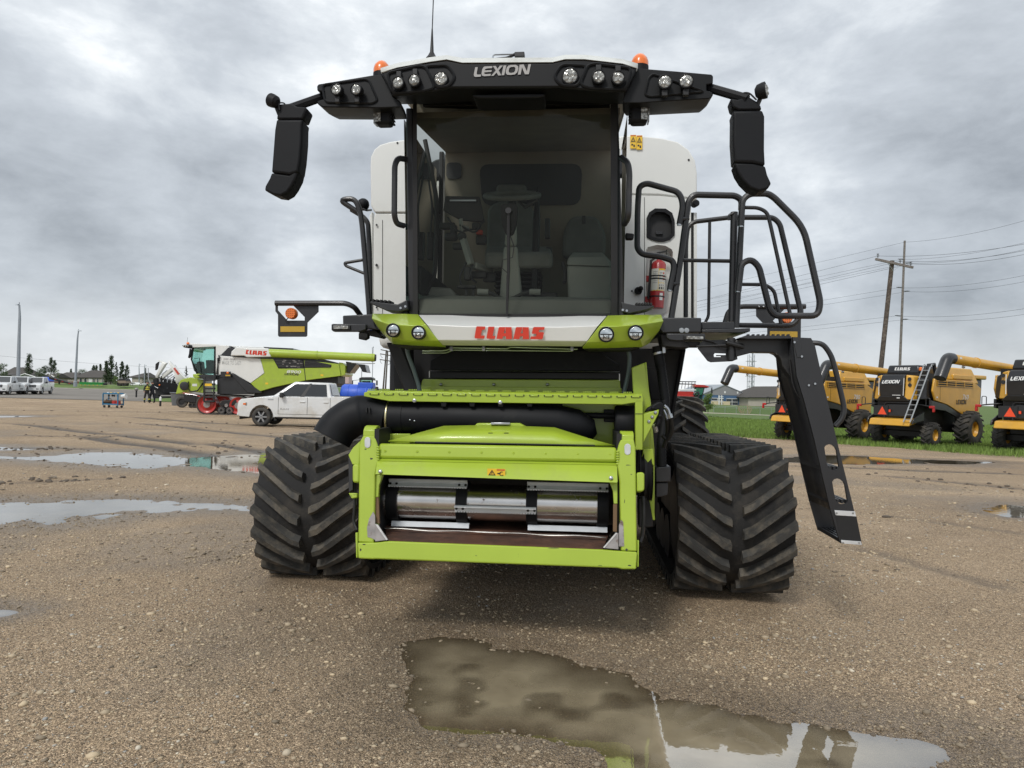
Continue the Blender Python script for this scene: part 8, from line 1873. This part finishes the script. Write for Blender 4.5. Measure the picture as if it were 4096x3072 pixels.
# wooden board fence below the houses
for x0, x1, lb in ((715, 1100, 'brown board fence behind the belt conveyor'), (1150, 1190, 'short brown board fence end left of the green header')):
    Fw, wf = far_thing('board_fence', x0/3.77, 1180+1345/3.77, 175, lb, 'fence')
    n = max(2, int((x1-x0)/26))
    for k in range(n): xa_ = x0+(x1-x0)*k/n; ef(Fw, wf, 'board', pm('fence_brown', (.16, .075, .04), .8, var=.2), [(xa_, 1304), (xa_+(x1-x0)/n*.96, 1304), (xa_+(x1-x0)/n*.96, 1346), (xa_, 1346)], 0, .1)
# houses
def house(px, py, d, label, wall, gable=None, roof=None, openings=(), wm=None, depth=9.):
    Fh, hs = far_thing('bungalow', px, py, d, label, 'house')
    ef(Fh, hs, 'wall', wm or TANW, wall, 0, depth)
    if roof is not None:
        e0, e1, r0h, r1h = [Fh.P(*z86([q])[0], 0) for q in roof]; r0h = r0h+V(0, depth/2, 0); r1h = r1h+V(0, depth/2, 0)
        b = MB(); A, B2, C2, D2 = e0+V(-.6, -.6, 0), e1+V(.6, -.6, 0), e1+V(.6, depth+.6, 0), e0+V(-.6, depth+.6, 0); b.add([A, B2, C2, D2, r0h, r1h], [(0, 1, 5, 4), (3, 2, 5, 4), (0, 3, 4), (1, 2, 5)]); b.build('roof', ROOFB2, hs, smooth=0, solid=.25)
    for q, m in openings:
        w_ = ef(Fh, hs, 'window', m, q, -.06, .1); p = Fh.L(z86(q), -.1); MB().tube(p, .07, 4, True).build('frame', WDEC, w_)
    if gable:
        g_ = ef(Fh, hs, 'gable', wm or TANW, gable, -.8, 1.2); p = Fh.L(z86(gable[1:4]), -1.1); MB().tube(p, .22, 4).build('barge_board', WDEC, g_)
    return hs
house(360, 1538, 300, 'tan bungalow with a large brown hip roof above the green header', [(1165, 1245), (1560, 1250), (1560, 1350), (1165, 1350)], None, [(1140, 1246), (1575, 1250), (1270, 1136), (1520, 1136)],
      [([(1200, 1258), (1235, 1258), (1235, 1312), (1200, 1312)], FG), ([(1270, 1260), (1305, 1260), (1305, 1315), (1270, 1315)], FG), ([(1335, 1260), (1388, 1260), (1388, 1322), (1335, 1322)], WDEC), ([(1405, 1262), (1430, 1262), (1430, 1318), (1405, 1318)], FG), ([(1460, 1265), (1484, 1265), (1484, 1320), (1460, 1320)], FG), ([(1535, 1268), (1550, 1268), (1550, 1320), (1535, 1320)], FG)])
house(255, 1538, 305, 'long tan bungalow with a low brown roof right of the round tree', [(830, 1250), (1130, 1255), (1130, 1345), (830, 1345)], None, [(800, 1252), (1140, 1256), (905, 1165), (1110, 1168)])
house(190, 1538, 290, 'pale gabled garage front peeping out right of the round tree', [(640, 1250), (810, 1250), (810, 1340), (640, 1340)], [(650, 1250), (640, 1232), (730, 1184), (815, 1240), (805, 1250)], [(630, 1240), (820, 1246), (700, 1180), (830, 1180)])
house(55, 1530, 310, 'grey roofed house half hidden behind the lamp and pickups', [(0, 1190), (350, 1190), (350, 1330), (0, 1330)], None, [(60, 1195), (420, 1200), (110, 1085), (330, 1095)], wm=pm('grey_house', (.30, .30, .31), .7))
house(105, 1530, 280, 'house with a white edged gable behind the parked pickups', [(285, 1225), (530, 1240), (530, 1340), (285, 1340)], [(285, 1232), (280, 1222), (375, 1188), (540, 1240), (530, 1250)], [(270, 1240), (545, 1248), (330, 1175), (520, 1180)], wm=_mc['grey_house'])
house(20, 1530, 285, 'low roofed house with white trim at the left edge', [(-80, 1200), (250, 1215), (250, 1330), (-80, 1330)], None, [(-90, 1205), (150, 1208), (-20, 1172), (100, 1180)], wm=_mc['grey_house'])
house(535, 1538, 300, 'tan house with a brown roof right of the poplar clump', [(1990, 1240), (2200, 1245), (2200, 1340), (1990, 1340)], None, [(1940, 1245), (2210, 1248), (2080, 1180), (2180, 1170)])
Fv, vv_ = far_thing('parked_van', 535, 1545, 150, 'white van parked beyond the brown sided trailer', 'van')
ef(Fv, vv_, 'body', WDEC, [(1955, 1318), (2030, 1318), (2060, 1332), (2150, 1334), (2150, 1362), (1955, 1362)], 0, 1.8, .1); ef(Fv, vv_, 'windows', CGL, [(1965, 1322), (2025, 1322), (2045, 1334), (1965, 1334)], -.02, .05)
for x in (1985, 2120): c = Fv.P(*z86([(x, 1360)])[0], 0); wheel_parts(vv_, (c.x, .1, .33), (0, 1, 0), .33, .22, DARK)
Fbt, bt_ = far_thing('blue_tarpaulin', 181, 1534, 180, 'small blue covered heap behind the parked pickups', 'tarpaulin'); MB().ball((0, 0, .6), 1.6, 12, 8, (1.3, 1, .7)).build('cover', BLUEP, bt_, smooth=60); MB().ball((-1.9, -.3, .3), .8, 10, 6, (1.4, 1, .6)).build('skirt', WDEC, bt_)
# trees on the left
T_ = lambda a, b, c_, w, kind, lb, lm, d=280, n=1500: tree_px(a/3.77, 1180+b/3.77, 1180+c_/3.77, w*1.15/3.77, d, kind, lb, lm, n)
T_(45, 1260, 1020, 150, 'round', 'round leafy tree at the far left edge', 1)
T_(430, 1240, 900, 95, 'poplar', 'tall narrow poplar standing alone right of the first street lamp', 0)
T_(330, 1180, 1090, 110, 'round', 'low dark tree behind the gabled house', 0, 330)
T_(590, 1330, 1095, 150, 'round', 'round mid green tree in front of the garage', 1, 240)
T_(765, 1200, 945, 80, 'poplar', 'taller poplar of the pair behind the garage', 0); T_(818, 1190, 985, 60, 'poplar', 'shorter poplar of the pair behind the garage', 0)
T_(680, 1200, 1060, 110, 'round', 'loose dark tree left of the poplar pair', 0); T_(860, 1290, 1110, 70, 'round', 'thin light tree by the belt conveyor', 2, 240, 350)
T_(1070, 1180, 1120, 30, 'poplar', 'tiny far poplar above the long bungalow', 0, 340); T_(1240, 1210, 1120, 150, 'round', 'broad tree behind the hip roofed house', 1, 340)
for x, t_, lb in ((1410, 1065, 'left of three small poplars behind the hip roof'), (1452, 1062, 'middle of three small poplars behind the hip roof'), (1510, 1045, 'right of three small poplars behind the hip roof')): T_(x, 1150, t_, 42, 'poplar', lb, 0, 340)
T_(1595, 1350, 1000, 75, 'poplar', 'left poplar of the tall clump right of the hip roof', 0, 230); T_(1668, 1350, 915, 90, 'poplar', 'tallest poplar of the clump right of the hip roof', 0, 230, 1200); T_(1745, 1360, 1010, 110, 'spruce', 'dark spruce inside the clump right of the hip roof', 3, 225, 1200); T_(1830, 1350, 1000, 70, 'poplar', 'right poplar of the tall clump', 0, 235)
T_(1745, 1375, 1215, 110, 'round', 'light green bush before the tall clump', 2, 200, 700); T_(1905, 1340, 1060, 80, 'poplar', 'poplar at the right end of the clump above the trailer', 0, 235)
T_(2190, 1360, 1090, 90, 'spruce', 'spruce just left of the folded maize header', 3, 200, 1000); T_(2800, 1300, 1065, 80, 'spruce', 'spruce peeping out between the header snouts and the lime cab', 3, 220, 1000)
# grass on the right: short blades growing out of the soil
def blades():
    rng = np.random.default_rng(12); n = 130000
    d = 27+ (rng.random(n)**1.6)*75; a = rng.uniform(.17, .80, n); X = d*a; Y = d
    gm = green_mask(X, Y); keep = rng.random(n) < np.clip(gm*1.0+.0, 0, 1); X, Y = X[keep], Y[keep]; n = len(X); Z = base_z(X, Y)
    ang = rng.uniform(0, 6.28, n); h = rng.uniform(.10, .26, n)*(.7+.6*fbm(X*.4, Y*.4, 33, 2))*np.clip(.6+Y/60, .7, 1.3); w = .018*(Y/25); lx = rng.normal(0, .06, n); ly = rng.normal(0, .06, n)
    ca, sa = np.cos(ang)*w, np.sin(ang)*w
    co = np.stack([np.stack([X-ca, Y-sa, Z-.02], 1), np.stack([X+ca, Y+sa, Z-.02], 1), np.stack([X+lx, Y+ly, Z+h], 1)], 1).reshape(-1, 3).astype(np.float32)
    me = bpy.data.meshes.new('grass'); me.vertices.add(len(co)); me.vertices.foreach_set('co', co.ravel()); f = np.arange(len(co), dtype=np.int32); me.loops.add(len(f)); me.loops.foreach_set('vertex_index', f); me.polygons.add(n); me.polygons.foreach_set('loop_start', np.arange(0, 3*n, 3, dtype=np.int32)); me.polygons.foreach_set('loop_total', np.full(n, 3, np.int32)); me.update()
    me.materials.append(leaf_mat('grass_blade', (.155, .235, .042))); o = bpy.data.objects.new('grass', me); col.objects.link(o); tag(o, 'short green grass growing on the right beyond the gravel', 'grass', kind='stuff')
blades()
